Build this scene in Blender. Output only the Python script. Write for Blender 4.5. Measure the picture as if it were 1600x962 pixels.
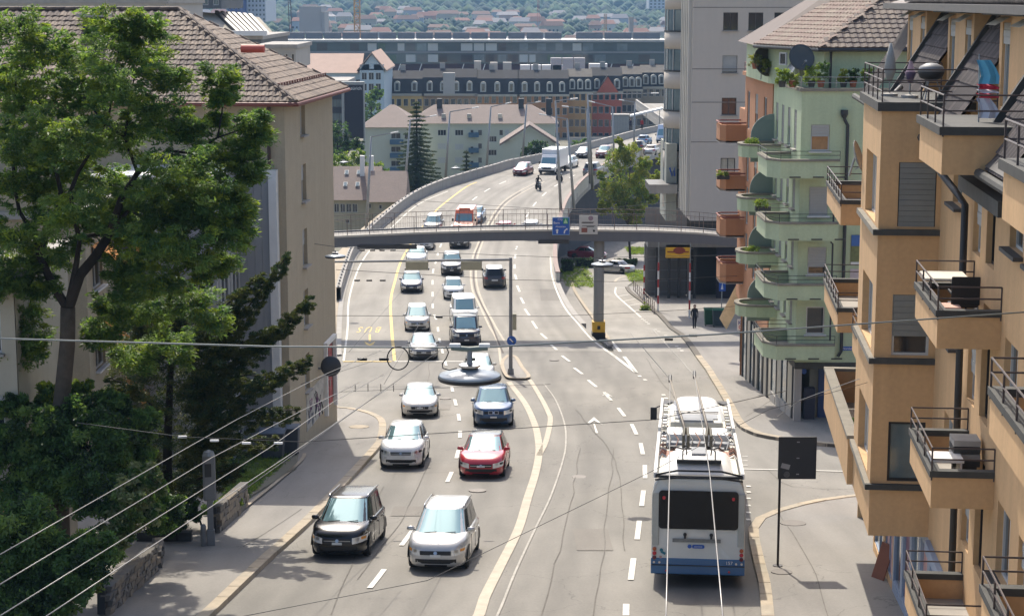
import bpy, bmesh, math, random
from mathutils import Vector, Matrix
random.seed(7)
SC = bpy.context.scene
for _o in list(bpy.data.objects):
    bpy.data.objects.remove(_o, do_unlink=True)
COL = SC.collection
PI = math.pi
R = math.radians

# ------------------------------------------------------------------ camera, world, sun
F_PX = 2900.0
PITCH = math.atan(481.0 / F_PX)
CZ = 40.0
CT, ST = math.cos(PITCH), math.sin(PITCH)
cam_d = bpy.data.cameras.new("camera")
cam = bpy.data.objects.new("camera", cam_d)
COL.objects.link(cam)
cam.location = (0, 0, CZ)
cam.rotation_euler = (PI / 2 - PITCH, 0, 0)
cam_d.sensor_width = 36.0
cam_d.lens = 36.0 * F_PX / 1600.0
cam_d.clip_start = 0.5
cam_d.clip_end = 12000
SC.camera = cam

SUN_EL = R(50)
SUN_AZ = R(-9)            # measured from +Y towards +X
wld = bpy.data.worlds.new("World")
SC.world = wld
wld.use_nodes = True
nt = wld.node_tree
nt.nodes.clear()
sky = nt.nodes.new("ShaderNodeTexSky")
sky.sky_type = 'NISHITA'
sky.sun_disc = False
sky.sun_elevation = SUN_EL
sky.sun_rotation = SUN_AZ
sky.air_density = 0.85
sky.dust_density = 3.0
sky.ozone_density = 0.6
bg = nt.nodes.new("ShaderNodeBackground")
bg.inputs[1].default_value = 0.15
wo = nt.nodes.new("ShaderNodeOutputWorld")
nt.links.new(sky.outputs[0], bg.inputs[0])
nt.links.new(bg.outputs[0], wo.inputs[0])
sl = bpy.data.lights.new("sun", 'SUN')
sl.energy = 3.1
sl.angle = R(0.5)
sl.color = (1.0, 0.93, 0.81)
sun = bpy.data.objects.new("sun", sl)
COL.objects.link(sun)
sdir = Vector((math.sin(SUN_AZ) * math.cos(SUN_EL), math.cos(SUN_AZ) * math.cos(SUN_EL), math.sin(SUN_EL)))
sun.rotation_euler = (-sdir).to_track_quat('-Z', 'Y').to_euler()
sun.location = (0, 0, 120)
SC.view_settings.view_transform = 'Standard'
SC.view_settings.look = 'None'
SC.view_settings.exposure = 0.76
SC.view_settings.gamma = 1.0

# ------------------------------------------------------------------ photo measurements -> places
def ray(u, v, D):
    a = (u - 800.0) / F_PX * D
    b = -(v - 481.0) / F_PX * D
    return Vector((a, D * CT + b * ST, CZ - D * ST + b * CT))
def W(u, v, y):
    """point seen at (u, v) lying at distance y"""
    D = y / (CT - (v - 481.0) / F_PX * ST)
    return ray(u, v, D)
def zat(v, y): return W(800, v, y).z
def plane_knots(lst):
    out = []
    for D, v in lst:
        p = ray(800, v, D)
        out.append((p.y, p.z))
    return out
NEAR = [(D, 285 + 32400.0 / D) for D in (18, 30, 50, 70, 90, 105)]
MAIN = plane_knots(NEAR + [(113, 565), (119, 546), (125, 529.5), (131, 512), (137, 493), (143, 474.5), (149, 456), (155, 437.5),
                           (161, 420), (176, 388), (190, 352), (205, 314), (223, 275), (240, 255), (256, 243), (300, 222), (420, 165)])
SIDE = plane_knots(NEAR + [(113, 565), (119, 547.5), (125, 534), (131, 524), (141, 514), (160, 484), (180, 456), (200, 426),
                           (230, 385), (300, 330), (400, 268), (9000, 12)])
def lerp_tab(tab, y):
    if y <= tab[0][0]:
        (a, b), (c, d) = tab[0], tab[1]
        return b + (d - b) * (y - a) / (c - a)
    for (a, b), (c, d) in zip(tab, tab[1:]):
        if y <= c:
            return b + (d - b) * (y - a) / (c - a)
    return tab[-1][1]
def zm(y): return lerp_tab(MAIN, y)
def zs(y): return lerp_tab(SIDE, y)
def G(u, v, h=0.0, prof=None):
    prof = prof or zm
    D = 12.0
    while D < 900:
        p = ray(u, v, D)
        if p.z < prof(p.y) + h: break
        D += 1.0
    lo, hi = D - 1.0, D
    for _ in range(30):
        m = (lo + hi) / 2
        p = ray(u, v, m)
        if p.z < prof(p.y) + h: hi = m
        else: lo = m
    return ray(u, v, hi)
def S(u, v, h=0.0): return G(u, v, h, zs)

# ------------------------------------------------------------------ materials
MATS = {}
def mat(name, col, rough=0.8, metal=0.0, var=0.12, scale=3.0, bump=0.0, spec=0.5, streak=0.0, coat=0.0, emit=None, emit_s=1.0, fine=0.0, alpha=None, ior=None):
    if name in MATS: return MATS[name]
    m = bpy.data.materials.new(name)
    m.use_nodes = True
    n = m.node_tree.nodes; l = m.node_tree.links
    b = n["Principled BSDF"]
    b.inputs["Roughness"].default_value = rough
    b.inputs["Metallic"].default_value = metal
    b.inputs["Specular IOR Level"].default_value = spec
    if ior: b.inputs["IOR"].default_value = ior
    if coat:
        b.inputs["Coat Weight"].default_value = coat
        b.inputs["Coat Roughness"].default_value = 0.04
    c4 = (col[0], col[1], col[2], 1)
    b.inputs["Base Color"].default_value = c4
    if emit:
        b.inputs["Emission Color"].default_value = (*emit, 1)
        b.inputs["Emission Strength"].default_value = emit_s
    if var or bump:
        tc = n.new("ShaderNodeTexCoord")
        ns = n.new("ShaderNodeTexNoise"); ns.inputs["Scale"].default_value = scale; ns.inputs["Detail"].default_value = 5
        ns.inputs["Roughness"].default_value = 0.65
        l.new(tc.outputs["Object"], ns.inputs["Vector"])
        fac = ns.outputs["Fac"]
        if streak:
            mp = n.new("ShaderNodeMapping"); mp.inputs["Scale"].default_value = (2.2, 2.2, 0.12)
            n2 = n.new("ShaderNodeTexNoise"); n2.inputs["Scale"].default_value = 1.3; n2.inputs["Detail"].default_value = 4
            l.new(tc.outputs["Object"], mp.inputs["Vector"]); l.new(mp.outputs[0], n2.inputs["Vector"])
            mx = n.new("ShaderNodeMix"); mx.data_type = 'FLOAT'; mx.inputs[0].default_value = streak
            l.new(fac, mx.inputs[2]); l.new(n2.outputs["Fac"], mx.inputs[3])
            fac = mx.outputs[0]
        if fine:
            n3 = n.new("ShaderNodeTexNoise"); n3.inputs["Scale"].default_value = scale * 9; n3.inputs["Detail"].default_value = 3
            l.new(tc.outputs["Object"], n3.inputs["Vector"])
            mx = n.new("ShaderNodeMix"); mx.data_type = 'FLOAT'; mx.inputs[0].default_value = fine
            l.new(fac, mx.inputs[2]); l.new(n3.outputs["Fac"], mx.inputs[3])
            fac = mx.outputs[0]
        mr = n.new("ShaderNodeMapRange")
        mr.inputs["From Min"].default_value = 0.25; mr.inputs["From Max"].default_value = 0.75
        mr.inputs["To Min"].default_value = 1 - var; mr.inputs["To Max"].default_value = 1 + var
        l.new(fac, mr.inputs["Value"])
        if var:
            vm = n.new("ShaderNodeVectorMath"); vm.operation = 'SCALE'
            vm.inputs[0].default_value = col[:3]
            l.new(mr.outputs[0], vm.inputs["Scale"])
            l.new(vm.outputs[0], b.inputs["Base Color"])
        if bump:
            bp = n.new("ShaderNodeBump"); bp.inputs["Strength"].default_value = bump; bp.inputs["Distance"].default_value = 0.03
            l.new(ns.outputs["Fac"], bp.inputs["Height"]); l.new(bp.outputs[0], b.inputs["Normal"])
    MATS[name] = m
    return m

# ------------------------------------------------------------------ mesh builder
class MB:
    def __init__(s): s.v = []; s.f = []; s.mi = []; s.mats = []
    def _m(s, m):
        if m is None: return 0
        if m not in s.mats: s.mats.append(m)
        return s.mats.index(m)
    def add(s, vs, fs, m=None):
        b = len(s.v); k = s._m(m)
        s.v += [tuple(p) for p in vs]
        for f in fs: s.f.append(tuple(b + i for i in f)); s.mi.append(k)
    def box(s, x0, x1, y0, y1, z0, z1, m=None):
        s.add([(x0,y0,z0),(x1,y0,z0),(x1,y1,z0),(x0,y1,z0),(x0,y0,z1),(x1,y0,z1),(x1,y1,z1),(x0,y1,z1)],
              [(0,3,2,1),(4,5,6,7),(0,1,5,4),(1,2,6,5),(2,3,7,6),(3,0,4,7)], m)
    def obox(s, c, ax, ay, az, m=None):
        """box with centre c and half-axis vectors"""
        c = Vector(c); ax = Vector(ax); ay = Vector(ay); az = Vector(az)
        vs = [c + i*ax + j*ay + k*az for k in (-1,1) for j in (-1,1) for i in (-1,1)]
        s.add(vs, [(0,2,3,1),(4,5,7,6),(0,1,5,4),(1,3,7,5),(3,2,6,7),(2,0,4,6)], m)
    def bar(s, p, q, w, h=None, m=None, up=(0,0,1)):
        p = Vector(p); q = Vector(q); h = h or w
        d = (q - p)
        if d.length < 1e-6: return
        dn = d.normalized(); u = Vector(up)
        if abs(dn.dot(u)) > 0.95: u = Vector((0,1,0))
        sx = dn.cross(u).normalized(); sz = sx.cross(dn)
        s.obox((p+q)/2, d/2, sx*w/2, sz*h/2, m)
    def prism(s, pts, z0, z1, m=None):
        n = len(pts)
        zf0 = z0 if callable(z0) else (lambda x, y: z0)
        zf1 = z1 if callable(z1) else (lambda x, y: z1)
        vs = [(x,y,zf0(x,y)) for x,y in pts] + [(x,y,zf1(x,y)) for x,y in pts]
        fs = [tuple(range(n-1,-1,-1)), tuple(range(n,2*n))] + [(i,(i+1)%n,n+(i+1)%n,n+i) for i in range(n)]
        s.add(vs, fs, m)
    def cyl(s, p, q, r0, r1=None, n=8, m=None, caps=True):
        p = Vector(p); q = Vector(q); r1 = r0 if r1 is None else r1
        d = (q-p).normalized(); u = Vector((0,0,1)) if abs(d.z) < 0.95 else Vector((1,0,0))
        a = d.cross(u).normalized(); b = d.cross(a)
        vs = []
        for c, r in ((p,r0),(q,r1)):
            for i in range(n):
                t = 2*PI*i/n; vs.append(c + a*math.cos(t)*r + b*math.sin(t)*r)
        fs = [(i,(i+1)%n,n+(i+1)%n,n+i) for i in range(n)]
        if caps: fs += [tuple(range(n-1,-1,-1)), tuple(range(n,2*n))]
        s.add(vs, fs, m)
    def tube(s, pts, r, n=6, m=None):
        """tube along points; r a number or list"""
        pts = [Vector(p) for p in pts]; N = len(pts)
        rs = r if isinstance(r, (list, tuple)) else [r]*N
        vs = []; pa = None
        for i, p in enumerate(pts):
            d = (pts[min(i+1,N-1)] - pts[max(i-1,0)]).normalized()
            if pa is None:
                u = Vector((0,0,1)) if abs(d.z) < 0.9 else Vector((1,0,0))
                pa = d.cross(u).normalized()
            else:
                pa = (pa - d*pa.dot(d)).normalized()
            b = d.cross(pa)
            for k in range(n):
                t = 2*PI*k/n; vs.append(p + (pa*math.cos(t) + b*math.sin(t))*rs[i])
        fs = []
        for i in range(N-1):
            for k in range(n):
                fs.append((i*n+k, i*n+(k+1)%n, (i+1)*n+(k+1)%n, (i+1)*n+k))
        fs += [tuple(range(n-1,-1,-1)), tuple(range((N-1)*n, N*n))]
        s.add(vs, fs, m)
    def grid(s, fn, nu, nv, m=None, flip=False):
        vs = [fn(i/nu, j/nv) for j in range(nv+1) for i in range(nu+1)]
        fs = []
        for j in range(nv):
            for i in range(nu):
                a = j*(nu+1)+i
                q = (a,a+1,a+nu+2,a+nu+1)
                fs.append(q[::-1] if flip else q)
        s.add(vs, fs, m)
    def lathe(s, prof, c=(0,0,0), n=16, m=None):
        vs = []; c = Vector(c)
        for r, z in prof:
            for k in range(n):
                t = 2*PI*k/n; vs.append((c.x + r*math.cos(t), c.y + r*math.sin(t), c.z + z))
        fs = []
        for i in range(len(prof)-1):
            for k in range(n):
                fs.append((i*n+k, i*n+(k+1)%n, (i+1)*n+(k+1)%n, (i+1)*n+k))
        fs += [tuple(range(n-1,-1,-1)), tuple(range((len(prof)-1)*n, len(prof)*n))]
        s.add(vs, fs, m)
    def mesh(s, name, smooth=False):
        me = bpy.data.meshes.new(name)
        me.from_pydata(s.v, [], s.f)
        for m in s.mats: me.materials.append(m)
        if len(s.mats) > 1:
            me.polygons.foreach_set("material_index", s.mi)
        if smooth:
            me.polygons.foreach_set("use_smooth", [True]*len(me.polygons))
        me.update()
        return me
    def build(s, name, m=None, parent=None, smooth=False, loc=None, rotz=0, bevel=0):
        if m is not None and not s.mats: s.mats = [m]
        o = bpy.data.objects.new(name, s.mesh(name, smooth))
        COL.objects.link(o)
        if parent: o.parent = parent
        if loc is not None: o.location = loc
        if rotz: o.rotation_euler = (0,0,rotz)
        if bevel:
            b = o.modifiers.new("bevel", 'BEVEL'); b.width = bevel; b.segments = 2; b.limit_method = 'ANGLE'
        return o
def tag(o, label=None, cat=None, group=None, kind=None):
    if label: o['label'] = label
    if cat: o['category'] = cat
    if group: o['group'] = group
    if kind: o['kind'] = kind
    return o
def thing(name, label, cat, loc=(0,0,0), rotz=0, group=None):
    o = bpy.data.objects.new(name, None); COL.objects.link(o)
    o.empty_display_size = 0.3
    o.location = loc; o.rotation_euler = (0,0,rotz)
    return tag(o, label, cat, group)
def place(me, name, parent, loc=(0,0,0), rot=(0,0,0), scale=None):
    o = bpy.data.objects.new(name, me); COL.objects.link(o)
    o.parent = parent; o.location = loc; o.rotation_euler = rot
    if scale: o.scale = scale
    return o
def copy_tree(o, parent=None, loc=None, rotz=None, label=None):
    c = o.copy(); COL.objects.link(c)
    if parent: c.parent = parent
    if loc is not None: c.location = loc
    if rotz is not None: c.rotation_euler = (0,0,rotz)
    if label: c['label'] = label
    for ch in list(o.children): copy_tree(ch, c)
    return c
def text_part(txt, size, name, m, parent, loc, rot, extrude=0.004, align='CENTER'):
    cu = bpy.data.curves.new(name, 'FONT')
    cu.body = txt; cu.size = size; cu.extrude = extrude; cu.align_x = align; cu.align_y = 'CENTER'
    cu.resolution_u = 3
    t = bpy.data.objects.new("tmp_text", cu); COL.objects.link(t)
    bpy.context.view_layer.update()
    dg = bpy.context.evaluated_depsgraph_get()
    me = bpy.data.meshes.new_from_object(t.evaluated_get(dg))
    bpy.data.objects.remove(t, do_unlink=True)
    me.materials.clear(); me.materials.append(m)
    o = bpy.data.objects.new(name, me); COL.objects.link(o)
    if parent: o.parent = parent
    o.location = loc; o.rotation_euler = rot
    return o

def catmull(pts, step=1.0):
    pts = [Vector(p) for p in pts]
    if len(pts) < 3: 
        out = [pts[0]]; n = max(1, int((pts[1]-pts[0]).length/step))
        return [pts[0].lerp(pts[1], i/n) for i in range(n+1)]
    P = [2*pts[0]-pts[1]] + pts + [2*pts[-1]-pts[-2]]
    out = []
    for i in range(1, len(P)-2):
        n = max(1, int((P[i+1]-P[i]).length/step))
        for k in range(n):
            t = k/n
            a, b, c, d = P[i-1], P[i], P[i+1], P[i+2]
            out.append(0.5*((2*b)+(c-a)*t+(2*a-5*b+4*c-d)*t*t+(3*b-a-3*c+d)*t*t*t))
    out.append(pts[-1])
    return out
def drape_strip(L, Rr, y0, y1, dz, prof, thick=0.0, step=1.0, skirt=0.0):
    """sheet between the lines x=L(y) and x=Rr(y) that follows the ground"""
    mb = MB(); ys = []
    y = y0
    while y < y1: ys.append(y); y += step
    ys.append(y1)
    vs = []; nx = 1
    for y in ys:
        xl, xr = L(y), Rr(y); z = prof(y) + dz
        vs += [(xl,y,z),(xr,y,z)]
        if skirt: vs += [(xl,y,z-skirt),(xr,y,z-skirt)]
    k = 4 if skirt else 2
    fs = []
    for i in range(len(ys)-1):
        a = i*k; b = (i+1)*k
        fs.append((a,a+1,b+1,b))
        if skirt:
            fs.append((a+2,a,b,b+2)); fs.append((a+1,a+3,b+3,b+1))
    if skirt:
        fs.append((0,2,3,1)); e=(len(ys)-1)*k; fs.append((e+1,e+3,e+2,e))
    mb.add(vs, fs)
    return mb
def xline(pts):
    pts = sorted([(p[1], p[0]) for p in pts])
    return lambda y: lerp_tab(pts, y) if y > pts[0][0] else pts[0][1] + (pts[1][1]-pts[0][1])/(max(pts[1][0]-pts[0][0],.01))*(y-pts[0][0])
def ribbon(mb, pts, w, dz, prof, step=1.0, smooth=True):
    P = catmull(pts, step) if smooth else [Vector(p) for p in pts]
    vs = []
    for i, p in enumerate(P):
        d = P[min(i+1,len(P)-1)] - P[max(i-1,0)]; d.z = 0; d.normalize()
        n = Vector((d.y, -d.x, 0))
        for s_ in (-1, 1):
            q = p + n*s_*w/2
            vs.append((q.x, q.y, prof(q.y)+dz))
    mb.add(vs, [(2*i,2*i+1,2*i+3,2*i+2) for i in range(len(P)-1)])
def wall_panel(mb, O, U, w, z0, z1, holes, depth, m=None, jamb=None):
    """wall rectangle from O along unit U, outward normal N = U x Z rotated; holes = (x0,x1,z0,z1)"""
    U = Vector(U).normalized(); N = Vector((U.y, -U.x, 0)); O = Vector(O)
    xs = sorted(set([0, w] + [h[0] for h in holes] + [h[1] for h in holes]))
    zz = sorted(set([z0, z1] + [h[2] for h in holes] + [h[3] for h in holes]))
    P = lambda x, z, d=0: O + U*x - N*d + Vector((0,0,z))
    for a, b in zip(xs, xs[1:]):
        if b - a < 1e-5: continue
        # merge vertically free cells
        run = None
        for c, d in zip(zz, zz[1:]):
            mx, mz = (a+b)/2, (c+d)/2
            inside = any(h[0] < mx < h[1] and h[2] < mz < h[3] for h in holes)
            if not inside:
                mb.add([P(a,c),P(b,c),P(b,d),P(a,d)], [(0,1,2,3)], m)
    for h in holes:
        a, b, c, d = h
        q = [(a,c),(b,c),(b,d),(a,d)]
        for i in range(4):
            p0, p1 = q[i], q[(i+1)%4]
            mb.add([P(*p0),P(*p0,depth),P(*p1,depth),P(*p1)], [(0,1,2,3)], jamb or m)
# ------------------------------------------------------------------ ground, roads, pavements, markings
def asphalt(name, col, tyre=True):
    m = mat(name, col, 0.85, var=0.0)
    n = m.node_tree.nodes; l = m.node_tree.links; b = n["Principled BSDF"]
    tc = n.new("ShaderNodeTexCoord")
    big = n.new("ShaderNodeTexNoise"); big.inputs["Scale"].default_value = 0.16; big.inputs["Detail"].default_value = 6
    mp = n.new("ShaderNodeMapping"); mp.inputs["Scale"].default_value = (1.0, 0.12, 1.0); mp.inputs["Rotation"].default_value = (0,0,R(3))
    st = n.new("ShaderNodeTexNoise"); st.inputs["Scale"].default_value = 0.9; st.inputs["Detail"].default_value = 4
    fi = n.new("ShaderNodeTexNoise"); fi.inputs["Scale"].default_value = 14; fi.inputs["Detail"].default_value = 4
    vo = n.new("ShaderNodeTexVoronoi"); vo.feature = 'DISTANCE_TO_EDGE'; vo.inputs["Scale"].default_value = 0.13
    wv = n.new("ShaderNodeTexNoise"); wv.inputs["Scale"].default_value = 0.8; wv.inputs["Detail"].default_value = 5
    for t in (big, fi, wv): l.new(tc.outputs["Object"], t.inputs["Vector"])
    l.new(tc.outputs["Object"], mp.inputs["Vector"]); l.new(mp.outputs[0], st.inputs["Vector"])
    wm = n.new("ShaderNodeVectorMath"); wm.operation = 'MULTIPLY_ADD'; wm.inputs[1].default_value = (2.5,2.5,2.5)
    l.new(wv.outputs["Color"], wm.inputs[0]); l.new(tc.outputs["Object"], wm.inputs[2]); l.new(wm.outputs[0], vo.inputs["Vector"])
    def mth(op, a, bb):
        x = n.new("ShaderNodeMath"); x.operation = op
        for i, q in enumerate((a, bb)):
            if isinstance(q, (int,float)): x.inputs[i].default_value = q
            else: l.new(q, x.inputs[i])
        return x.outputs[0]
    s = mth('ADD', mth('MULTIPLY', mth('SUBTRACT', big.outputs["Fac"], .5), .55), mth('MULTIPLY', mth('SUBTRACT', st.outputs["Fac"], .5), .75))
    s = mth('ADD', s, mth('MULTIPLY', mth('SUBTRACT', fi.outputs["Fac"], .5), .35))
    s = mth('ADD', s, 1.0)
    cr = mth('SUBTRACT', 1.0, mth('MULTIPLY', mth('LESS_THAN', vo.outputs["Distance"], 0.0022), 0.3))
    s = mth('MULTIPLY', s, cr)
    if tyre:
        at = n.new("ShaderNodeAttribute"); at.attribute_name = "wear"
        w_ = mth('MULTIPLY', at.outputs["Fac"], mth('ADD', mth('MULTIPLY', st.outputs["Fac"], .45), .05))
        s = mth('MULTIPLY', s, mth('SUBTRACT', 1.0, w_))
    vm = n.new("ShaderNodeVectorMath"); vm.operation = 'SCALE'; vm.inputs[0].default_value = col
    l.new(s, vm.inputs["Scale"]); l.new(vm.outputs[0], b.inputs["Base Color"])
    bp = n.new("ShaderNodeBump"); bp.inputs["Strength"].default_value = 0.25; bp.inputs["Distance"].default_value = 0.01
    l.new(fi.outputs["Fac"], bp.inputs["Height"]); l.new(bp.outputs[0], b.inputs["Normal"])
    return m
M_ASPH = asphalt("asphalt", (0.2, 0.187, 0.162))
M_ASPH2 = asphalt("asphalt_dust_glare", (0.25, 0.232, 0.2))  # asphalt lightened for dust, haze and low-angle glare farther off
M_PAVE = asphalt("pavement_asphalt", (0.225, 0.21, 0.188), False)
M_KERB = mat("kerb_stone", (0.36, 0.30, 0.22), 0.85, var=0.18, scale=2.5)
M_WHITE = mat("road_paint_white", (0.58, 0.56, 0.5), 0.7, var=0.22, scale=3)
M_CREAM = mat("road_paint_cream", (0.38, 0.33, 0.25), 0.7, var=0.2, scale=2)
M_YEL = mat("road_paint_yellow", (0.62, 0.44, 0.13), 0.7, var=0.25, scale=2)
M_CONC = mat("concrete", (0.34, 0.32, 0.29), 0.9, var=0.18, scale=0.8, streak=0.5, bump=0.15)
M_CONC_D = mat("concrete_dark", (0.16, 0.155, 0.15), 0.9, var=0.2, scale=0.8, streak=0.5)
M_EARTH = mat("earth", (0.16, 0.15, 0.11), 0.95, var=0.35, scale=0.15)
M_METAL = mat("galvanised_steel", (0.3, 0.31, 0.31), 0.5, 0.6, var=0.1, scale=2)
M_GREYPAINT = mat("grey_paint", (0.2, 0.205, 0.21), 0.55, var=0.08)
M_DARK = mat("dark_metal", (0.03, 0.032, 0.035), 0.5, var=0.1)
M_RED = mat("red_paint", (0.35, 0.02, 0.02), 0.45, var=0.05)
M_BLUE_SIGN = mat("blue_sign", (0.015, 0.09, 0.38), 0.4, var=0.06)
M_WHITE_P = mat("white_paint", (0.7, 0.69, 0.66), 0.5, var=0.05)
M_YEL_P = mat("yellow_paint", (0.62, 0.36, 0.03), 0.5, var=0.15, scale=3)

# terrain: one sheet to the horizon
tmb = MB()
ys = [-60, 0, 15, 30] + [45 + 2.5*i for i in range(48)] + [170,180,190,200,215,230,260,300,350,400,500,700,1000,1600,2500,4200,7000]
xs = [-3500,-1500,-700,-300,-150,-80,-50,-35,-20,-8,0,8,20,35,50,80,150,300,700,1500,3500]
vs = [(x, y, zs(y) - 0.06) for y in ys for x in xs]
nx = len(xs)
tmb.add(vs, [(j*nx+i, j*nx+i+1, (j+1)*nx+i+1, (j+1)*nx+i) for j in range(len(ys)-1) for i in range(nx-1)])
tag(tmb.build("ground", M_EARTH), kind='structure')

# near roadway: full width, pavements stand on it
Y_SPLIT = G(800, 549).y
def cx(v): return lambda y: v
_lk = xline([G(u,v) for u,v in ((200,1092),(338,958),(425,874),(487,817),(535,766),(590,705),(603,668),(610,600),(612,514),(610.5,471),(617,440),(630,401.5),(648,371),(677,334),(698,315),(729,292),(775,272),(840,258),(930,240))])
_ll = xline([G(u,v) for u,v in ((520,990),(595,897),(685,775),(716,705),(719,677),(711,627),(700,582),(686,528),(677,487),(676,433),(683,404),(700,362),(725,325),(760,298),(800,279),(850,262),(930,243))])
_lm = xline([G(u,v) for u,v in ((700,1030),(757,934),(810,827),(836,742),(842,710),(835,662),(815,620),(793,560),(767,507),(748,452),(741,405),(755,370),(773,336),(790,315),(814,299),(848,283),(930,262))])
_lr = xline([G(u,v) for u,v in ((978,962),(990,872.6),(1005.5,766.6),(1007.5,727),(1001,692.7),(976,650),(932,605),(897,575),(860,538),(831,502),(812,456),(804,420),(808,385),(822,340),(848,306),(885,281),(950,256))])
_le = xline([G(u,v) for u,v in ((1193,1010),(1186,917),(1165,800),(1150,720),(1110,660),(1000,600),(923,521),(884.5,477),(864,428),(863,401),(875,339),(904,293),(947,262))])
def wear_at(x, y):
    t = 0.0; E = (_lk(y), _ll(y), _lm(y), _lr(y), _le(y))
    for a, b in zip(E, E[1:]):
        c = (a+b)/2; d = x-c
        if abs(d) > 2.2: continue
        t = max(t, math.exp(-(d/.42)**2), .6*math.exp(-((abs(d)-.95)/.22)**2))
    return t
def road_grid(L, Rr, y0, y1, dz, prof, step=2.0, dx=0.45):
    ys = []; y = y0
    while y < y1: ys.append(y); y += step
    ys.append(y1)
    n = int(max(Rr(y)-L(y) for y in (y0, (y0+y1)/2, y1))/dx); mb = MB(); vs = []; wr = []
    for y in ys:
        a, b = L(y), Rr(y); z = prof(y)+dz
        for i in range(n+1):
            x = a+(b-a)*i/n; vs.append((x,y,z)); wr.append(wear_at(x,y))
    mb.add(vs, [(j*(n+1)+i, j*(n+1)+i+1, (j+1)*(n+1)+i+1, (j+1)*(n+1)+i) for j in range(len(ys)-1) for i in range(n)])
    mb.wear = wr; return mb
def set_wear(o, mb):
    at = o.data.attributes.new("wear", 'FLOAT', 'POINT'); at.data.foreach_set("value", mb.wear); return o
Y_A = G(800,1100).y
o = drape_strip(cx(-45), cx(45), -5, Y_A, 0.0, zm, step=2).build("road", M_ASPH); tag(o, kind='structure')
o = drape_strip(cx(-45), cx(-14), Y_A, Y_SPLIT, 0.0, zm, step=2).build("road", M_ASPH); tag(o, kind='structure')
o = drape_strip(cx(14), cx(45), Y_A, Y_SPLIT, 0.0, zm, step=2).build("road", M_ASPH); tag(o, kind='structure')
_mb = road_grid(cx(-14), cx(14), Y_A, Y_SPLIT, 0.0, zm); o = set_wear(_mb.build("road", M_ASPH), _mb); tag(o, kind='structure')

# viaduct and main road beyond
EDGE_L = [G(u,v) for u,v in ((531,556),(529,547),(533,476),(548,421),(557,400),(574,380),(593,360),(615,341),(643,319.5),(677,301.6),(715,288),(763,274),(799,263),(839,255),(876,245.5),(905,238),(935,230),(965,222),(1005,211),(1050,202))]
EDGE_R = [G(u,v) for u,v in ((960,557),(940,540),(923,521),(903.6,501),(884.5,477),(871,450),(864,428),(863,401),(866,372),(875,339),(885,317),(904,293),(923,276.5),(947,262),(985,247),(1020,236),(1056,228),(1110,218),(1170,208))]
XL = xline(catmull(EDGE_L, 3)); XR = xline(catmull(EDGE_R, 3))
Y_END = 430.0
_mb = road_grid(XL, XR, Y_SPLIT, Y_END, 0.012, zm); o = set_wear(_mb.build("viaduct_road", M_ASPH2), _mb); tag(o, kind='structure')
y_v = G(800, 505).y
o = drape_strip(lambda y: XL(y)-0.45, lambda y: XR(y)+0.4, y_v, Y_END, 0.0, zm, skirt=1.1, step=2).build("viaduct_deck", M_CONC)
tag(o, kind='structure')
# left parapet wall with railing blocks (solid concrete upstand)
mb = MB()
yy = G(700, 470).y; prev = None
ylist = []
while yy < Y_END: ylist.append(yy); yy += 3
for a, b in zip(ylist, ylist[1:]):
    for (x0, x1, lo, hi) in ((-0.42, -0.08, -0.02, 0.95), (-0.46, -0.04, 0.95, 1.08)):
        mb.add([(XL(a)+x0,a,zm(a)+lo),(XL(a)+x1,a,zm(a)+lo),(XL(a)+x1,a,zm(a)+hi),(XL(a)+x0,a,zm(a)+hi),
                (XL(b)+x0,b,zm(b)+lo),(XL(b)+x1,b,zm(b)+lo),(XL(b)+x1,b,zm(b)+hi),(XL(b)+x0,b,zm(b)+hi)],
               [(1,5,6,2),(0,3,7,4),(2,6,7,3)])
lw = mb.build("parapet_wall", M_CONC); tag(lw, "long pale concrete parapet wall curving along left edge of the viaduct", "wall")
pm = MB(); pm.box(-0.07,0.07,-0.11,0.11,0,0.16); pme = pm.mesh("parapet_post"); pme.materials.append(M_CONC)
yy = ylist[0]; k = 0
while yy < 300 and k < 90:
    place(pme, "parapet_post", lw, (XL(yy)-0.25, yy, zm(yy)+1.07)); yy += 1.6; k += 1
# low kerb before parapet, left of the bus lane
mb = MB()
ribbon(mb, [p for p in EDGE_L[:8]], 0.35, 0.10, zm)
o = mb.build("left_kerb", M_CONC); tag(o, kind='structure')
mb = MB(); pts = EDGE_L[:9]
ribbon(mb, [p+Vector((-1.1,0,0)) for p in pts], 1.8, 0.03, zm); o = mb.build("left_verge", M_KERB); tag(o, kind='structure')
# thin pipe rail left side
# right parapet: white outer wall, brown strip on top
mb = MB()
y0 = G(863,440).y; ylist = []
yy = y0
while yy < Y_END: ylist.append(yy); yy += 3
for a, b in zip(ylist, ylist[1:]):
    x0, x1, lo, hi = 0.1, 0.4, -0.6, 0.75
    mb.add([(XR(a)+x0,a,zm(a)+lo),(XR(a)+x1,a,zm(a)+lo),(XR(a)+x1,a,zm(a)+hi),(XR(a)+x0,a,zm(a)+hi),
            (XR(b)+x0,b,zm(b)+lo),(XR(b)+x1,b,zm(b)+lo),(XR(b)+x1,b,zm(b)+hi),(XR(b)+x0,b,zm(b)+hi)],
           [(1,5,6,2),(0,3,7,4),(2,6,7,3),(0,1,2,3)])
rw = mb.build("parapet_wall", mat("pale_concrete",(0.5,0.48,0.42),0.85,var=0.12,scale=0.6,streak=0.4)); tag(rw, "pale concrete parapet wall with brown coping along right edge of the viaduct", "wall")
mb = MB()
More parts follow.
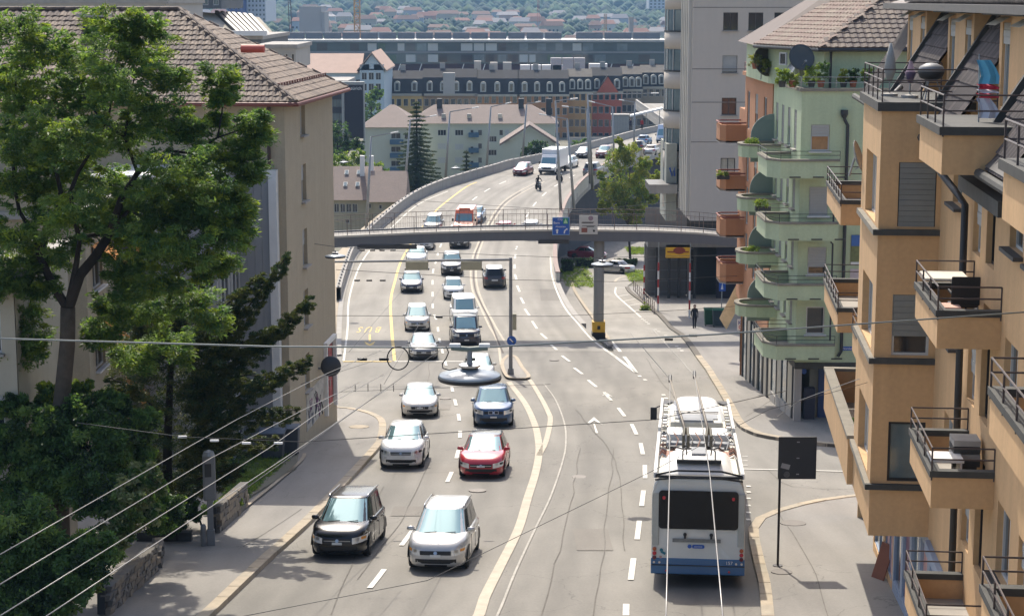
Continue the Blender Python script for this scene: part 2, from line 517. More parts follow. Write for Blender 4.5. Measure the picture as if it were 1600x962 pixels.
for a, b in zip(ylist, ylist[1:]):
    x0, x1, lo, hi = 0.06, 0.44, 0.75, 0.83
    mb.add([(XR(a)+x0,a,zm(a)+lo),(XR(a)+x1,a,zm(a)+lo),(XR(a)+x1,a,zm(a)+hi),(XR(a)+x0,a,zm(a)+hi),
            (XR(b)+x0,b,zm(b)+lo),(XR(b)+x1,b,zm(b)+lo),(XR(b)+x1,b,zm(b)+hi),(XR(b)+x0,b,zm(b)+hi)],
           [(1,5,6,2),(0,3,7,4),(2,6,7,3),(0,1,2,3)])
mb.build("coping", mat("brown_coping",(0.14,0.07,0.05),0.6,var=0.15), rw)
# viaduct piers
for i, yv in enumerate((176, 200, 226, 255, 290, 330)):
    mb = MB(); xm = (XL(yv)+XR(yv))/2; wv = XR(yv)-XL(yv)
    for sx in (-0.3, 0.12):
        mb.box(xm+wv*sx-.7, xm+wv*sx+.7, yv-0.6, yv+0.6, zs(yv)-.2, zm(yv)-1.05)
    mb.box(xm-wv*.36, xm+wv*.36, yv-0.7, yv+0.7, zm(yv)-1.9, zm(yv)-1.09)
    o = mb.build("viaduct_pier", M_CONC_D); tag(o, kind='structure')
# dark walls added to stand for the shadow under the viaduct
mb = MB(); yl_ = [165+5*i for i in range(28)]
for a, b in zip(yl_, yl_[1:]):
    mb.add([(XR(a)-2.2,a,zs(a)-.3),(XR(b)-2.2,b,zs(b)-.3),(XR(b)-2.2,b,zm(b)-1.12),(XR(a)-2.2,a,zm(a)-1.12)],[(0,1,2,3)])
tag(mb.build("underpass_shade_wall", mat("underpass_shadow",(0.05,0.052,0.06),.9,var=.3,scale=.5)), kind='structure')
# retaining wall where the main road leaves the sinking side road
mb = MB(); ylist = [y_v + i*(y0+25-y_v)/20 for i in range(21)]
for a, b in zip(ylist, ylist[1:]):
    mb.add([(XR(a)+.35,a,zs(a)-.3),(XR(b)+.35,b,zs(b)-.3),(XR(b)+.35,b,zm(b)-.02),(XR(a)+.35,a,zm(a)-.02)], [(0,1,2,3)])
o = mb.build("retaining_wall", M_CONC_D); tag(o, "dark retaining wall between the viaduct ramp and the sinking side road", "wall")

# side road on the right (sinks below the viaduct)
SL = [S(u,v) for u,v in ((963,557),(940,520),(915,487),(898,461),(892,440),(893,431),(908,424),(915,415),(918,404),(920,392))]
SR = [S(u,v) for u,v in ((1085,554),(1059,521),(1023,489),(985,459),(978,449),(990,440),(1020,428),(1040,415),(1050,400),(1060,388))]
o = drape_strip(xline(SL), xline(SR), Y_SPLIT-0.01, S(915,415).y, 0.02, zs, step=2).build("side_road", M_ASPH2); tag(o, kind='structure')
yp = S(980, 432).y
mb = drape_strip(lambda y: 4.5, lambda y: 40.0, S(980,432).y, 260, 0.01, zs, step=4)
o = mb.build("parking_ground", M_PAVE); tag(o, kind='structure')
# traffic island / gore paving between the two roads
gore = drape_strip(lambda y: XR(y)+0.42, lambda y: xline(SL)(y), G(949,540).y, S(893,431).y, 0.10, zs, step=1.5, skirt=0.14)
o = gore.build("gore_island", M_PAVE); tag(o, kind='structure')
mb = MB(); ribbon(mb, [S(u,v) for u,v in ((955,541),(930,503),(901,461),(892,437),(900,428),(914,420))], 0.28, 0.14, zs); 
o = mb.build("gore_kerb", M_KERB); tag(o, kind='structure')

# pavements
KL1 = [G(u,v) for u,v in ((60,1260),(200,1092),(338,958),(425,874),(487,817),(535,766),(590,705),(600,690),(603,668),(596,655),(570,645),(532,639),(440,636.5),(300,634.5))]
f1 = xline(catmull(KL1, 0.6))
o = drape_strip(cx(-45), lambda y: f1(y)-0.02, 22, KL1[-1].y, 0.12, zm, step=0.5, skirt=0.2).build("left_pavement", M_PAVE); tag(o, kind='structure')
def kerb(name, pts, w, off):
    P = catmull(pts, 0.6)
    mb = MB(); vs = []
    for i, p in enumerate(P):
        d = P[min(i+1,len(P)-1)] - P[max(i-1,0)]; d.z = 0; d.normalize()
        n = Vector((d.y, -d.x, 0))
        for a, h in ((off, -0.1), (off, 0.135), (off+w, 0.135), (off+w, -0.1)):
            q = p + n*a; vs.append((q.x, q.y, zs(q.y)+h))
    fs = []
    for i in range(len(P)-1):
        for k in range(3): fs.append((i*4+k, i*4+k+1, (i+1)*4+k+1, (i+1)*4+k))
    mb.add(vs, fs); fs2 = [tuple(reversed(f)) for f in mb.f] if w < 0 else mb.f
    mb.f = fs2
    o = mb.build(name, M_TAR_D); tag(o, kind='structure')
    cnt = 0
    for i0 in range(0, len(P)-6, 2):
        seg = P[i0:i0+3]; p0, p2 = seg[0], seg[-1]
        if p0.y > 112: break
        d = (p2-p0); d.z = 0; L_ = d.length; d.normalize(); n = Vector((d.y,-d.x,0)); q0 = p0+d*.012; q1 = p2-d*.012; vs = []
        for q in (q0, q1):
            for a, h in ((off+(-.004 if w>0 else .004), -.1), (off+(-.004 if w>0 else .004), .143+.004*(cnt%3)), (off+w, .143+.004*(cnt%3)), (off+w, -.1)):
                r_ = q+n*a; vs.append((r_.x-p0.x, r_.y-p0.y, zs(r_.y)+h-p0.z))
        k = MB(); fs_ = [(0,1,5,4),(1,2,6,5),(2,3,7,6),(0,3,2,1),(4,5,6,7)]
        if w < 0: fs_ = [tuple(reversed(f)) for f in fs_]
        k.add(vs, fs_, [M_KERB, M_KERB2, M_KERB3][cnt%7%3]); k.build("kerb_stone", None, o, loc=p0); cnt += 1
    return o
M_TAR_D = mat("kerb_bed",(0.12,0.105,0.085),.9,var=.2)
M_KERB2 = mat("kerb_stone_b",(0.33,0.285,0.215),.85,var=.2,scale=2.5)
M_KERB3 = mat("kerb_stone_c",(0.38,0.315,0.225),.85,var=.2,scale=2.5)
kerb("left_kerb", KL1, -0.32, 0.01)
KR1 = [G(u,v) for u,v in ((1205,1250),(1193,1010),(1190,962),(1186,917),(1176,874),(1170,840),(1172,824),(1182,814),(1210,802),(1246,792),(1297,782),(1349,777),(1450,771),(1600,766))]
f2 = xline(catmull(KR1, 0.6))
o = drape_strip(lambda y: f2(y)+0.02, cx(45), 22, KR1[-1].y, 0.12, zm, step=0.5, skirt=0.2).build("right_pavement", M_PAVE); tag(o, kind='structure')
kerb("right_kerb", KR1, 0.32, -0.01)
KR2 = [S(u,v) for u,v in ((1700,708),(1450,703),(1317,699),(1270,695),(1198,685),(1170,677),(1150,663),(1131,628),(1107,587),(1085,556),(1059,523),(1023,489),(985,460),(977,450))]
f3 = xline(catmull(KR2, 0.6))
o = drape_strip(lambda y: f3(y)+0.02, cx(45), KR2[0].y+.01, S(977,449).y, 0.12, zs, step=0.5, skirt=0.2).build("far_right_pavement", M_PAVE); tag(o, kind='structure')
kerb("far_right_kerb", KR2, 0.38, -0.01)
o = drape_strip(cx(-45), lambda y: XL(y)-2.0, G(800,585).y, G(800,380).y, 0.02, zs, step=2).build("far_left_pavement", M_PAVE); tag(o, kind='structure')

# markings
def mark(name, m, segs, w, prof=zm, fn=G, dz=0.026):
    mb = MB()
    for s_ in segs: ribbon(mb, [fn(u,v) for u,v in s_], w, dz, prof)
    o = mb.build(name, m); tag(o, kind='structure'); return o
mark("bus_lane_line", M_YEL, [[(616.5,564),(612,514),(610.5,471),(617,440),(630,401.5),(648,371),(677,334),(698,315),(729,292),(745,285)]], 0.2)
mark("white_edge_line", M_WHITE, [[(537,564),(543,514),(545,471),(555,433),(572,399),(590,378),(620,348),(655,319),(700,299)]], 0.13)
mark("yellow_stop_line", M_YEL, [[(536,565),(612,565)]], 0.3)
mark("stop_line", M_WHITE, [[(616,565),(726,565)]], 0.35)
LANE = [(520,990),(547,957),(595,897),(632,846),(685,775),(704,742),(716,705),(719,677),(717,652),(711,627),(706,606),(700,582),(693,556),(686,528),(683,504),(677,487),(676,471),(676,433),(678,418),(683,404),(686,390),(700,362),(725,325),(760,298),(800,279),(850,262)]
def dashes(pts, on, off, w, start, prof=zm, fn=G, end=1e9):
    P = catmull([fn(u,v) for u,v in pts], 0.25)
    mb = MB(); s = start; seg = []; prev = None
    for p in P:
        if prev is not None: s += (p-prev).length
        prev = p
        if (s % (on+off)) < on and s >= 0: seg.append(p)
        else:
            if len(seg) > 2: ribbon(mb, [seg[0], seg[len(seg)//2], seg[-1]], w, 0.026, prof, step=0.8)
            seg = []
    return mb
mb = dashes(LANE, 3, 3, 0.16, 5.0)
mb = dashes([(547+16,957-20)]+LANE[2:], 2.7, 3.3, 0.16, 4.6); o = mb.build("lane_dashes", M_WHITE); tag(o, kind='structure')
segs = [((978,962),(978.5,944)),((985.5,906.3),(990,872.6)),((995.5,843),(999,814)),((1002.5,791),(1005.5,766.6)),((1008,747.5),(1007.5,727)),((1004.5,710),(1001,692.7)),((994.5,679),(987,663)),((976,650.6),(966,637.5)),
        ((955,626),(944,613)),((932,605),(919,594)),((910,584.6),(897,575)),((890,565),(878,556)),((870,547),(860,538)),((854.5,529.6),(845,521)),((839,513.5),(831.5,502)),((827,493),(820,483)),((818.5,474.5),(813.5,465)),((812,456),(808,446.5)),((807,437),(804.5,429)),((804,420),(804,413.5)),((804.5,404),(805.5,398)),((806,390),(808,385))]
mark("lane_dashes", M_WHITE, [list(s_) for s_ in segs], 0.17)
mb = dashes([(822,340),(829,328),(838,316),(848,306),(861,295),(885,281),(915,268),(950,256)], 3, 4, 0.16, 0); o = mb.build("lane_dashes", M_WHITE); tag(o, kind='structure')
mark("median_line", M_CREAM, [[(700,1030),(749,960),(757,934),(782,884),(810,827),(825,777),(836,742),(842,710),(841,687),(835,662),(820,630),(795,597)]], 0.30)
mark("median_line", M_CREAM, [[(842,712),(853,690),(860,657),(857,645),(847,625),(830,597),(820,585)]], 0.24)
mark("thin_line", mat("worn_paint",(0.33,0.31,0.27),.8,var=.35,scale=1.5), [[(740,1030),(777,962),(805,894),(835,829),(860,777),(878,725),(884,695),(882,662),(868,625),(850,600)]], 0.07)
mark("median_line", M_CREAM, [[(783,570),(777,533),(763,507),(748.6,475.6),(738,452),(735.6,420),(741,395),(752,370),(770,336),(787,315),(811,299),(845,282)]], 0.15)
mark("median_line", M_CREAM, [[(800,560),(796,545),(772.5,507),(755.7,475.6),(745.7,447),(744,420),(748,395),(758,370),(776,338),(793,317),(817,301),(851,284)]], 0.15)
mark("rail_line", mat("dark_joint",(0.08,0.06,0.05),0.8), [[(786,552),(768,507),(752,475),(742,450),(740,420),(744,395),(755,370),(773,337),(790,316),(814,300)]], 0.12, dz=0.03)
mark("edge_line", M_WHITE, [[(963,559),(927.6,533),(905,508),(884,483),(870,455),(862,428),(860,401)]], 0.13)
mark("gore_line", M_WHITE, [[(994.5,583),(963,559),(945,546)]], 0.22)
mark("gore_line", M_WHITE, [[(994.5,583),(973,554.5),(949,528)]], 0.22, zs, S)
mb = dashes([(998,587),(1012,596),(1023,604),(1034,614),(1044,627),(1050,640)], 0.6, 0.9, 0.2, 0); o = mb.build("give_way_dots", M_WHITE); tag(o, kind='structure')
mark("side_line", M_WHITE, [[(962,449),(963,461),(987,483),(1001.6,496)]], 0.16, zs, S)
mark("side_line", M_WHITE, [[(962,449),(982,450)]], 0.16, zs, S)
mark("hatch_lines", M_WHITE, [[(965,463),(984,460)],[(972,471),(993,467)],[(981,478),(1003,474)],[(990,486),(1013,482)]], 0.13, zs, S)
mb = dashes([(1003,498),(1018,510),(1042,526),(1054,538),(1068,551)], 0.6, 0.9, 0.22, 0, zs, S); o = mb.build("side_dots", M_WHITE); tag(o, kind='structure')
mark("side_curve_line", M_CREAM, [[(960,441),(966,435),(980,431)]], 0.25, zs, S)
mark("cross_line", M_WHITE, [[(1162,733),(1250,735),(1337,737)]], 0.16)
mark("ladder_marks", M_WHITE, [[(1166,v),(1173,v)] for v in (760,769,779,790,801,812)], 0.28)
mark("ladder_marks", M_WHITE, [[(1160,v),(1168,v)] for v in (713,720,727)], 0.1)
# straight-ahead arrow on the right-hand lane
def ground_poly(mb, pts, dz=0.026, fn=G):
    P = [fn(u,v) for u,v in pts]
    mb.add([(p.x,p.y,fn.__call__ and zm(p.y)+dz) for p in P], [tuple(range(len(P)))])
mb = MB()
ground_poly(mb, [(934.5,677),(929,662),(927,662),(931,677)])
ground_poly(mb, [(918,661),(928,652),(942,664),(936,661.5),(928.5,657),(922,661.5)])
ground_poly(mb, [(956,626),(951,619),(948.5,619),(952,626)])
ground_poly(mb, [(940,619),(947,613.5),(957,620),(951,618.3),(947,616.5)])
o = mb.build("lane_arrow", M_WHITE); tag(o, kind='structure')
# BUS lettering and arrow, painted for drivers coming towards us
p0 = G(577, 515); 
t = text_part("B U S", 1.0, "bus_lettering", M_YEL, None, (p0.x, p0.y, zm(p0.y)+0.03), (0, 0, PI), 0.001)
t.scale = (0.72, 4.2, 1); t.rotation_euler = (-math.atan((zm(p0.y+2)-zm(p0.y-2))/4), 0, PI); tag(t, kind='structure')
mb = MB()
ground_poly(mb, [(576.2,522.5),(579.2,522.5),(579.6,534),(576.2,534)])
ground_poly(mb, [(569.5,533.5),(577.8,538),(586,533.5),(583.5,538.5),(577.8,540.5),(572,538.5)])
o = mb.build("bus_arrow", M_YEL); tag(o, kind='structure')
# traffic island with post
mb = MB()
isl = [G(u,v) for u,v in ((795,557),(806,561),(816,577),(826,590),(820,594),(797,593.5),(789,586),(785,575),(786,566))]
mb.prism([(p.x,p.y) for p in isl], lambda x,y: zm(y)-.1, lambda x,y: zm(y)+0.13)
o = mb.build("traffic_island", M_PAVE); tag(o, kind='structure')
mb = MB(); ribbon(mb, isl+[isl[0]], 0.22, 0.15, zm, step=.4); o = mb.build("island_kerb", M_KERB); tag(o, kind='structure')
# manhole covers
for k,(u,v,w_) in enumerate(((746,767,.32),(1239,823,.42),(696,623,.3),(1221,900,.3),(866,563,.3),(561,671,.45))):
    p = G(u,v); mb = MB(); h = 0.128 if u in (1239,1221,561) else 0.02
    mb.cyl((p.x,p.y,zm(p.y)+h-.05),(p.x,p.y+.004,zm(p.y)+h+.02), w_, w_, 20)
    o = mb.build("manhole_cover", mat("cast_iron",(0.13,0.115,0.1),0.6,0.3) if k!=5 else M_KERB)
    tag(o, ["round iron manhole cover on the road in front of the red hatchback","round manhole cover on right pavement behind the tall dark sign","small manhole cover beside the lane dashes near the blue car","small cover on pavement at the foot of the dark sign","small iron cover on the open road right of the island","pale round cover on the left pavement by the corner"][k], "manhole cover")
# tar-filled joints and repair patches, a few mm thick
M_TAR = mat("tar_seam",(0.14,0.13,0.112),1.0,var=.3,scale=2)
M_PATCH = asphalt("asphalt_patch", (0.165,0.15,0.128), False)
for k_, pts_ in enumerate([[(640,690),(665,620),(672,560)],[(905,700),(890,800),(862,900),(840,990)],[(535,606),(620,604),(720,607),(850,602)],[(1165,655),(1240,606)],[(1150,632),(1205,617)],[(620,740),(700,738),(780,742)],[(900,640),(960,720),(975,860)],[(640,450),(760,455),(860,452)],[(1010,560),(1070,640),(1110,700)],[(560,905),(640,790),(672,720)],[(1215,800),(1262,880),(1300,990)],[(1200,735),(1240,760),(1345,765)],[(470,800),(380,860)],[(600,760),(520,960)],[(960,700),(930,962)]]):
    mb = MB(); h_ = .127 if k_ in (3,4,10,12) else .0175
    pp = catmull([G(u,v) for u,v in pts_], 2.0); pp = [p+Vector((random.uniform(-.06,.06),0,0)) for p in pp]
    ribbon(mb, pp, 0.03, h_, zm, 1.0); tag(mb.build("tar_seam", M_TAR), kind='structure')
for k_, (u,v,w_,l_) in enumerate(((930,860,1.1,3.5),(640,806,1.3,1.8),(860,470,1.5,6),(690,640,.8,2.2))):
    p = G(u,v); mb = MB(); ribbon(mb,[p,p+Vector((0,l_,0))],w_,.0165,zm,1.0); tag(mb.build("road_patch", M_PATCH), kind='structure')
for k_,(u,v) in enumerate(((648,692),(905,745),(1030,700),(800,410),(1100,590))):
    p = G(u,v); mb = MB(); mb.cyl((p.x,p.y,zm(p.y)-.03),(p.x,p.y,zm(p.y)+.02),.28,.28,16); tag(mb.build("manhole_cover", MATS["cast_iron"]), ["small iron cover in the left lane between the white crossover and the red hatchback","small iron cover in the empty lane left of the arrow","small iron cover just ahead of the bus, by the lane dashes","small iron cover on the far lane under the footbridge","small iron cover close to the cream kerb before the green house"][k_], "manhole cover")
# ------------------------------------------------------------------ vehicles
def paint(name, col, rough=0.28, metal=0.0, coat=0.8):
    return mat(name, col, rough, metal, var=0.04, scale=1.5, coat=coat)
P_BLACK = paint("car_paint_black", (0.004,0.004,0.005),.25,0,.45)
P_SILVER = paint("car_paint_silver", (0.5,0.49,0.47), 0.35, 0.35)
P_WHITE = paint("car_paint_white", (0.72,0.71,0.68))
P_RED = paint("car_paint_red", (0.42,0.012,0.025))
P_BLUE = paint("car_paint_blue", (0.025,0.07,0.16), 0.3, 0.3)
P_GREY = paint("car_paint_grey", (0.16,0.165,0.17), 0.3, 0.4)
P_DARK = paint("car_paint_dark", (0.02,0.022,0.028), 0.3)
P_NAVY = paint("car_paint_navy", (0.012,0.016,0.04))
P_ORANGE = paint("car_paint_orange", (0.75,0.13,0.035))
P_LBLUE = paint("car_paint_light_blue", (0.25,0.38,0.52))
P_MAROON = paint("car_paint_maroon", (0.2,0.012,0.03))
M_GLASS = mat("car_glass_sky_teal", (0.2,0.34,0.36), 0.07, 0.45, var=0, spec=1.0, coat=0.6)  # teal base colour paints in the sky reflected by the windscreens
M_GLASS_D = mat("car_side_glass", (0.008,0.01,0.011), 0.08, 0.0, var=0, spec=0.6)
M_TYRE = mat("tyre_rubber", (0.012,0.012,0.012), 0.9, var=0.1)
M_RIM = mat("alloy_rim", (0.32,0.32,0.33), 0.35, 0.7, var=0)
M_TRIM = mat("black_trim", (0.012,0.012,0.013), 0.5, var=0)
M_LAMP = mat("headlight_glass", (0.75,0.75,0.72), 0.12, 0.2, var=0, coat=1.0)
M_AMBER = mat("amber_lens", (0.7,0.3,0.06), 0.2, var=0)
M_TAIL = mat("tail_lens", (0.35,0.01,0.012), 0.2, var=0, coat=0.5)
M_CHROME = mat("chrome", (0.5,0.5,0.5), 0.28, 1.0, var=0)
M_PLATE = mat("number_plate", (0.66,0.66,0.62), 0.4, var=0.03)
def super_y(xf, n):  return (max(0.0, 1-abs(xf)**n))**(1.0/n)
SPECS = {
 # L, W, H, belt, hood nose z, cowl y(frac from front), roof start, roof end, tail glass end(frac), kind
 'mpv':   dict(L=4.40,W=1.79,H=1.62,belt=0.99,nose=0.74,cowl=0.20,r0=0.42,r1=0.93,tail=0.985,tb=1.0),
 'hatch': dict(L=4.25,W=1.80,H=1.46,belt=0.94,nose=0.68,cowl=0.24,r0=0.46,r1=0.86,tail=0.98,tb=0.96),
 'sedan': dict(L=4.60,W=1.80,H=1.42,belt=0.90,nose=0.66,cowl=0.27,r0=0.45,r1=0.70,tail=0.84,tb=0.92),
 'suv':   dict(L=4.65,W=1.89,H=1.66,belt=1.04,nose=0.86,cowl=0.26,r0=0.42,r1=0.90,tail=0.98,tb=1.02),
 'cross': dict(L=4.14,W=1.77,H=1.57,belt=1.04,nose=0.80,cowl=0.24,r0=0.44,r1=0.84,tail=0.97,tb=1.05),
 'van':   dict(L=5.00,W=1.93,H=1.93,belt=1.15,nose=0.98,cowl=0.17,r0=0.31,r1=0.96,tail=0.99,tb=1.1),
 'small': dict(L=3.60,W=1.63,H=1.48,belt=0.95,nose=0.78,cowl=0.24,r0=0.42,r1=0.84,tail=0.97,tb=0.95),
}
_wheel = {}
def wheel_meshes(r):
    if r in _wheel: return _wheel[r]
    t = MB(); t.lathe([(r*.66,-.10),(r*.93,-.11),(r,-.07),(r,.07),(r*.93,.11),(r*.66,.10)], n=20, m=M_TYRE)
    a = MB(); a.lathe([(0.03,.085),(r*.16,.095),(r*.2,.07),(r*.62,.075),(r*.68,.1),(r*.66,.05)], n=20, m=M_RIM)
    for k in range(5):
        an = 2*PI*k/5; c = Vector((math.cos(an), math.sin(an), 0))*r*.42
        a.obox(c+Vector((0,0,.085)), Vector((math.cos(an),math.sin(an),0))*r*.2, Vector((-math.sin(an),math.cos(an),0))*r*.07, (0,0,.012), M_RIM)
        an += PI/5; c = Vector((math.cos(an), math.sin(an), 0))*r*.42
        a.obox(c+Vector((0,0,.079)), Vector((math.cos(an),math.sin(an),0))*r*.15, Vector((-math.sin(an),math.cos(an),0))*r*.09, (0,0,.003), M_TRIM)
    _wheel[r] = (t.mesh("tyre", True), a.mesh("rim"))
    return _wheel[r]
def make_car(kind, pm, label, group, detail=2, roof_m=None, grille='bar', glass=None, lit=False, extras=()):
    """car pointing along local -Y, origin on the ground under its middle"""
    s = SPECS[kind]; L, Wd, H = s['L'], s['W'], s['H']; hw = Wd/2; hl = L/2; NX = 4.6 if kind != 'van' else 6
    name = 'van' if kind == 'van' else 'car'
    root = thing(name, label, 'van' if kind == 'van' else 'car', group=group)
    cowl_y = -hl + s['cowl']*L
    tail_y = -hl + s['tail']*L
    def topz(y):
        # height of the lower body's top surface
        if y < cowl_y:
            t = (y+hl)/(cowl_y+hl); t = max(0,min(1,t))
            return s['nose'] + (s['belt']-s['nose'])*(1-(1-t)**2.1)
        if s['tail'] > 0.9: return s['belt']
        t = max(0, (y-(-hl+0.78*L))/(0.22*L))
        return s['belt'] + 0.04 - 0.05*t*t
    nr = 40 if detail > 1 else 24
    levels = [(0.17,.93,.955,NX),(0.28,.985,.99,NX),(0.45,1.0,1.0,NX),(0.60,1.0,1.0,NX),(None,.985,.985,NX,-.10),(None,.96,.955,NX,-.035),(None,.90,.90,NX-.8,.0),(None,.6,.62,2.6,.018),(None,.25,.3,2.2,.022)]
    vs = []
    for lv in levels:
        z0, fw, fl, n = lv[0], lv[1], lv[2], lv[3]
        for k in range(nr):
            a = 2*PI*k/nr; c, q = math.cos(a), math.sin(a)
            x = math.copysign(abs(c)**(2/n), c)*hw*fw; y = math.copysign(abs(q)**(2/n), q)*hl*fl
            tz = topz(y)
            if z0 is not None:
                z = min(z0, tz-.14)
            else: z = tz + lv[4]
            vs.append((x,y,z))
    fs = []; NL = len(levels)
    for j in range(NL-1):
        for k in range(nr): fs.append((j*nr+k, j*nr+(k+1)%nr, (j+1)*nr+(k+1)%nr, (j+1)*nr+k))
    fs.append(tuple(range((NL-1)*nr, NL*nr))); fs.append(tuple(range(nr-1,-1,-1)))
    mb = MB(); mb.add(vs, fs, pm)
    mb.build("body", None, root, smooth=True)
    # surface lookup of the body's skin
    def skinW(z):
        for (a, fa, la), (b_, fb, lb) in zip([(.2,.90,.965),(.3,.975,.992),(.45,1,1),(.6,1,1)], [(.3,.975,.992),(.45,1,1),(.6,1,1),(9,.99,.99)]):
            if z <= b_:
                t = (z-a)/(b_-a) if b_ < 9 else min(1,(z-.6)/.35)
                return fa+(fb-fa)*t, la+(lb-la)*t
        return .985,.985
    def patch(nm, x0, x1, z0, z1, m, front=True, off=0.012, zf=None, parent=None, seg=6, taper=0):
        g = MB(); sg = -1 if front else 1
        def fn(i, j):
            zz = z0+(z1-z0)*j
            x = x0+(x1-x0)*i
            x *= (1 - taper*j)
            if zf: zz += zf(x)
            fw, fl = skinW(zz)
            y = sg*(hl*fl*super_y(min(.999,abs(x)/(hw*fw)), NX)+off)
            return (x, y, zz)
        g.grid(fn, seg, 3, m, flip=not front)
        o = g.build(nm, None, parent or root, smooth=True)
        return o
    # greenhouse
    ny = 5.0
    yb0, yb1 = cowl_y - 0.04, tail_y
    yt0, yt1 = -hl + s['r0']*L, -hl + s['r1']*L
    wb, wt = hw*0.90, hw*0.70 if kind != 'van' else hw*.82
    zb, zt = s['belt']-0.03, H-0.07
    def cab(xf, side, t, off=0.0):
        """side: 'f','r' param xf in -1..1 across; 'l','R' xf in -1..1 along"""
        te = t**0.92
        w_ = wb+(wt-wb)*te; y0_ = yb0+(yt0-yb0)*t; y1_ = yb1+(yt1-yb1)*t
        yc = (y0_+y1_)/2; ln = (y1_-y0_)/2; z = zb+(zt-zb)*t
        if side == 'f': return Vector((xf*w_, yc-ln*super_y(xf,ny)-off, z+off*.6))
        if side == 'r': return Vector((xf*w_, yc+ln*super_y(xf,ny)+off, z+off*.4))
        x = w_*super_y(xf,ny)+off
        return Vector((x if side=='l' else -x, yc+xf*ln, z+off*.3))
    mb = MB(); nt_ = 5; vs = []
    for j in range(nt_+1):
        t = j/nt_
        te = t**0.92
        w_ = wb+(wt-wb)*te; y0_ = yb0+(yt0-yb0)*t; y1_ = yb1+(yt1-yb1)*t
        yc = (y0_+y1_)/2; ln = (y1_-y0_)/2; z = zb+(zt-zb)*t
        for k in range(nr):
            a = 2*PI*k/nr; c, q = math.cos(a), math.sin(a)
            vs.append((math.copysign(abs(c)**(2/ny),c)*w_, yc+math.copysign(abs(q)**(2/ny),q)*ln, z))
    fs = []
    for j in range(nt_):
        for k in range(nr): fs.append((j*nr+k, j*nr+(k+1)%nr, (j+1)*nr+(k+1)%nr, (j+1)*nr+k))
    mb.add(vs, fs, pm); mb.build("pillars", None, root, smooth=True)
    # roof
    mb = MB(); vs = []; rings = [(1,0),(0.97,.022),(.86,.045),(.6,.064),(.25,.07)]
    yc = (yt0+yt1)/2; ln = (yt1-yt0)/2
    for f, dz in rings:
        for k in range(nr):
            a = 2*PI*k/nr; c, q = math.cos(a), math.sin(a)
            vs.append((math.copysign(abs(c)**(2/ny),c)*wt*f, yc+math.copysign(abs(q)**(2/ny),q)*ln*f, zt+dz))
    fs = []
    for j in range(len(rings)-1):
        for k in range(nr): fs.append((j*nr+k, j*nr+(k+1)%nr, (j+1)*nr+(k+1)%nr, (j+1)*nr+k))
    fs.append(tuple(range((len(rings)-1)*nr, len(rings)*nr)))
    mb.add(vs, fs, roof_m or pm); mb.build("roof", None, root, smooth=True)
    gl = glass or M_GLASS
    g = MB(); g.grid(lambda i,j: cab(-.90+1.80*i,'f',.05+.91*j,.010), 10, 4, gl); g.build("windscreen", None, root, smooth=True)
    g = MB(); g.grid(lambda i,j: cab(-.84+1.68*i,'r',.12+.78*j,.010), 8, 3, M_GLASS_D, flip=True); g.build("rear_window", None, root, smooth=True)
    if detail > 0:
        spans = [(-.80,-.10),(-.04,.52),(.58,.86)] if s['tail'] > .9 else [(-.78,-.06),(0.0,.62)]
        for sd in ('l','R'):
            for a, b_ in spans:
                g = MB(); g.grid(lambda i,j: cab(a+(b_-a)*i,sd,.10+.80*j,.008), 4, 2, M_GLASS_D, flip=(sd=='R')); g.build("side_window", None, root, smooth=True)
    # front end
    nz = s['nose']
    hl_m = M_LAMP
    for sx in (-1, 1):
        h = patch("headlight", sx*hw*.50, sx*hw*.965, nz-.25, nz-.07, hl_m, zf=lambda x: .16*(abs(x)/hw-.55), seg=8)
        if detail > 1:
            patch("reflector", sx*hw*.60, sx*hw*.72, nz-.15, nz-.07, M_CHROME, off=.018, parent=h, seg=3)
            patch("indicator", sx*hw*.78, sx*hw*.90, nz-.13, nz-.05, M_AMBER if pm in (P_BLACK,P_SILVER) else M_TRIM, off=.018, parent=h, seg=3)
    gw = .44 if grille != 'wide' else .50
    gr = patch("grille", -hw*gw, hw*gw, nz-.22, nz-.10, M_TRIM, taper=-.05)
    if grille == 'bar':
        patch("grille_bar", -hw*gw, hw*gw, nz-.175, nz-.155, M_CHROME, off=.018, parent=gr)
    if grille == 'kidney':
        for sx in (-1,1):
            patch("grille_frame", sx*hw*.03, sx*hw*.24, nz-.23, nz-.08, M_CHROME, off=.016, parent=gr, seg=3)
            patch("grille_insert", sx*hw*.05, sx*hw*.22, nz-.215, nz-.095, M_TRIM, off=.02, parent=gr, seg=3)
    patch("bumper_lip", -hw*.93, hw*.93, .175, .235, M_TRIM, off=.008)
    patch("bumper_intake", -hw*.66, hw*.66, .27, .40 if kind!='suv' else .46, M_TRIM)
    if detail > 0:
        g = MB(); g.cyl((0,-hl*1.0-.02,nz-.16),(0,-hl-.035,nz-.155),.055,.05,12,M_CHROME); g.build("badge", None, root)
        g = MB(); g.obox((0,-hl-.03,.50),(.15,0,0),(0,.008,0),(0,0,.035),M_PLATE); g.build("number_plate", None, root)
        g = MB(); g.obox((0,hl+.02,.72 if s['tail']>.9 else .62),(.25,0,0),(0,.008,0),(0,0,.055),M_PLATE); g.build("number_plate", None, root)
    for sx in (-1, 1):
        patch("tail_light", sx*hw*.60, sx*hw*.93, s['belt']-.26, s['belt']-.08, M_TAIL, front=False)
    patch("rear_bumper", -hw*.75, hw*.75, .24, .36, M_TRIM, front=False)
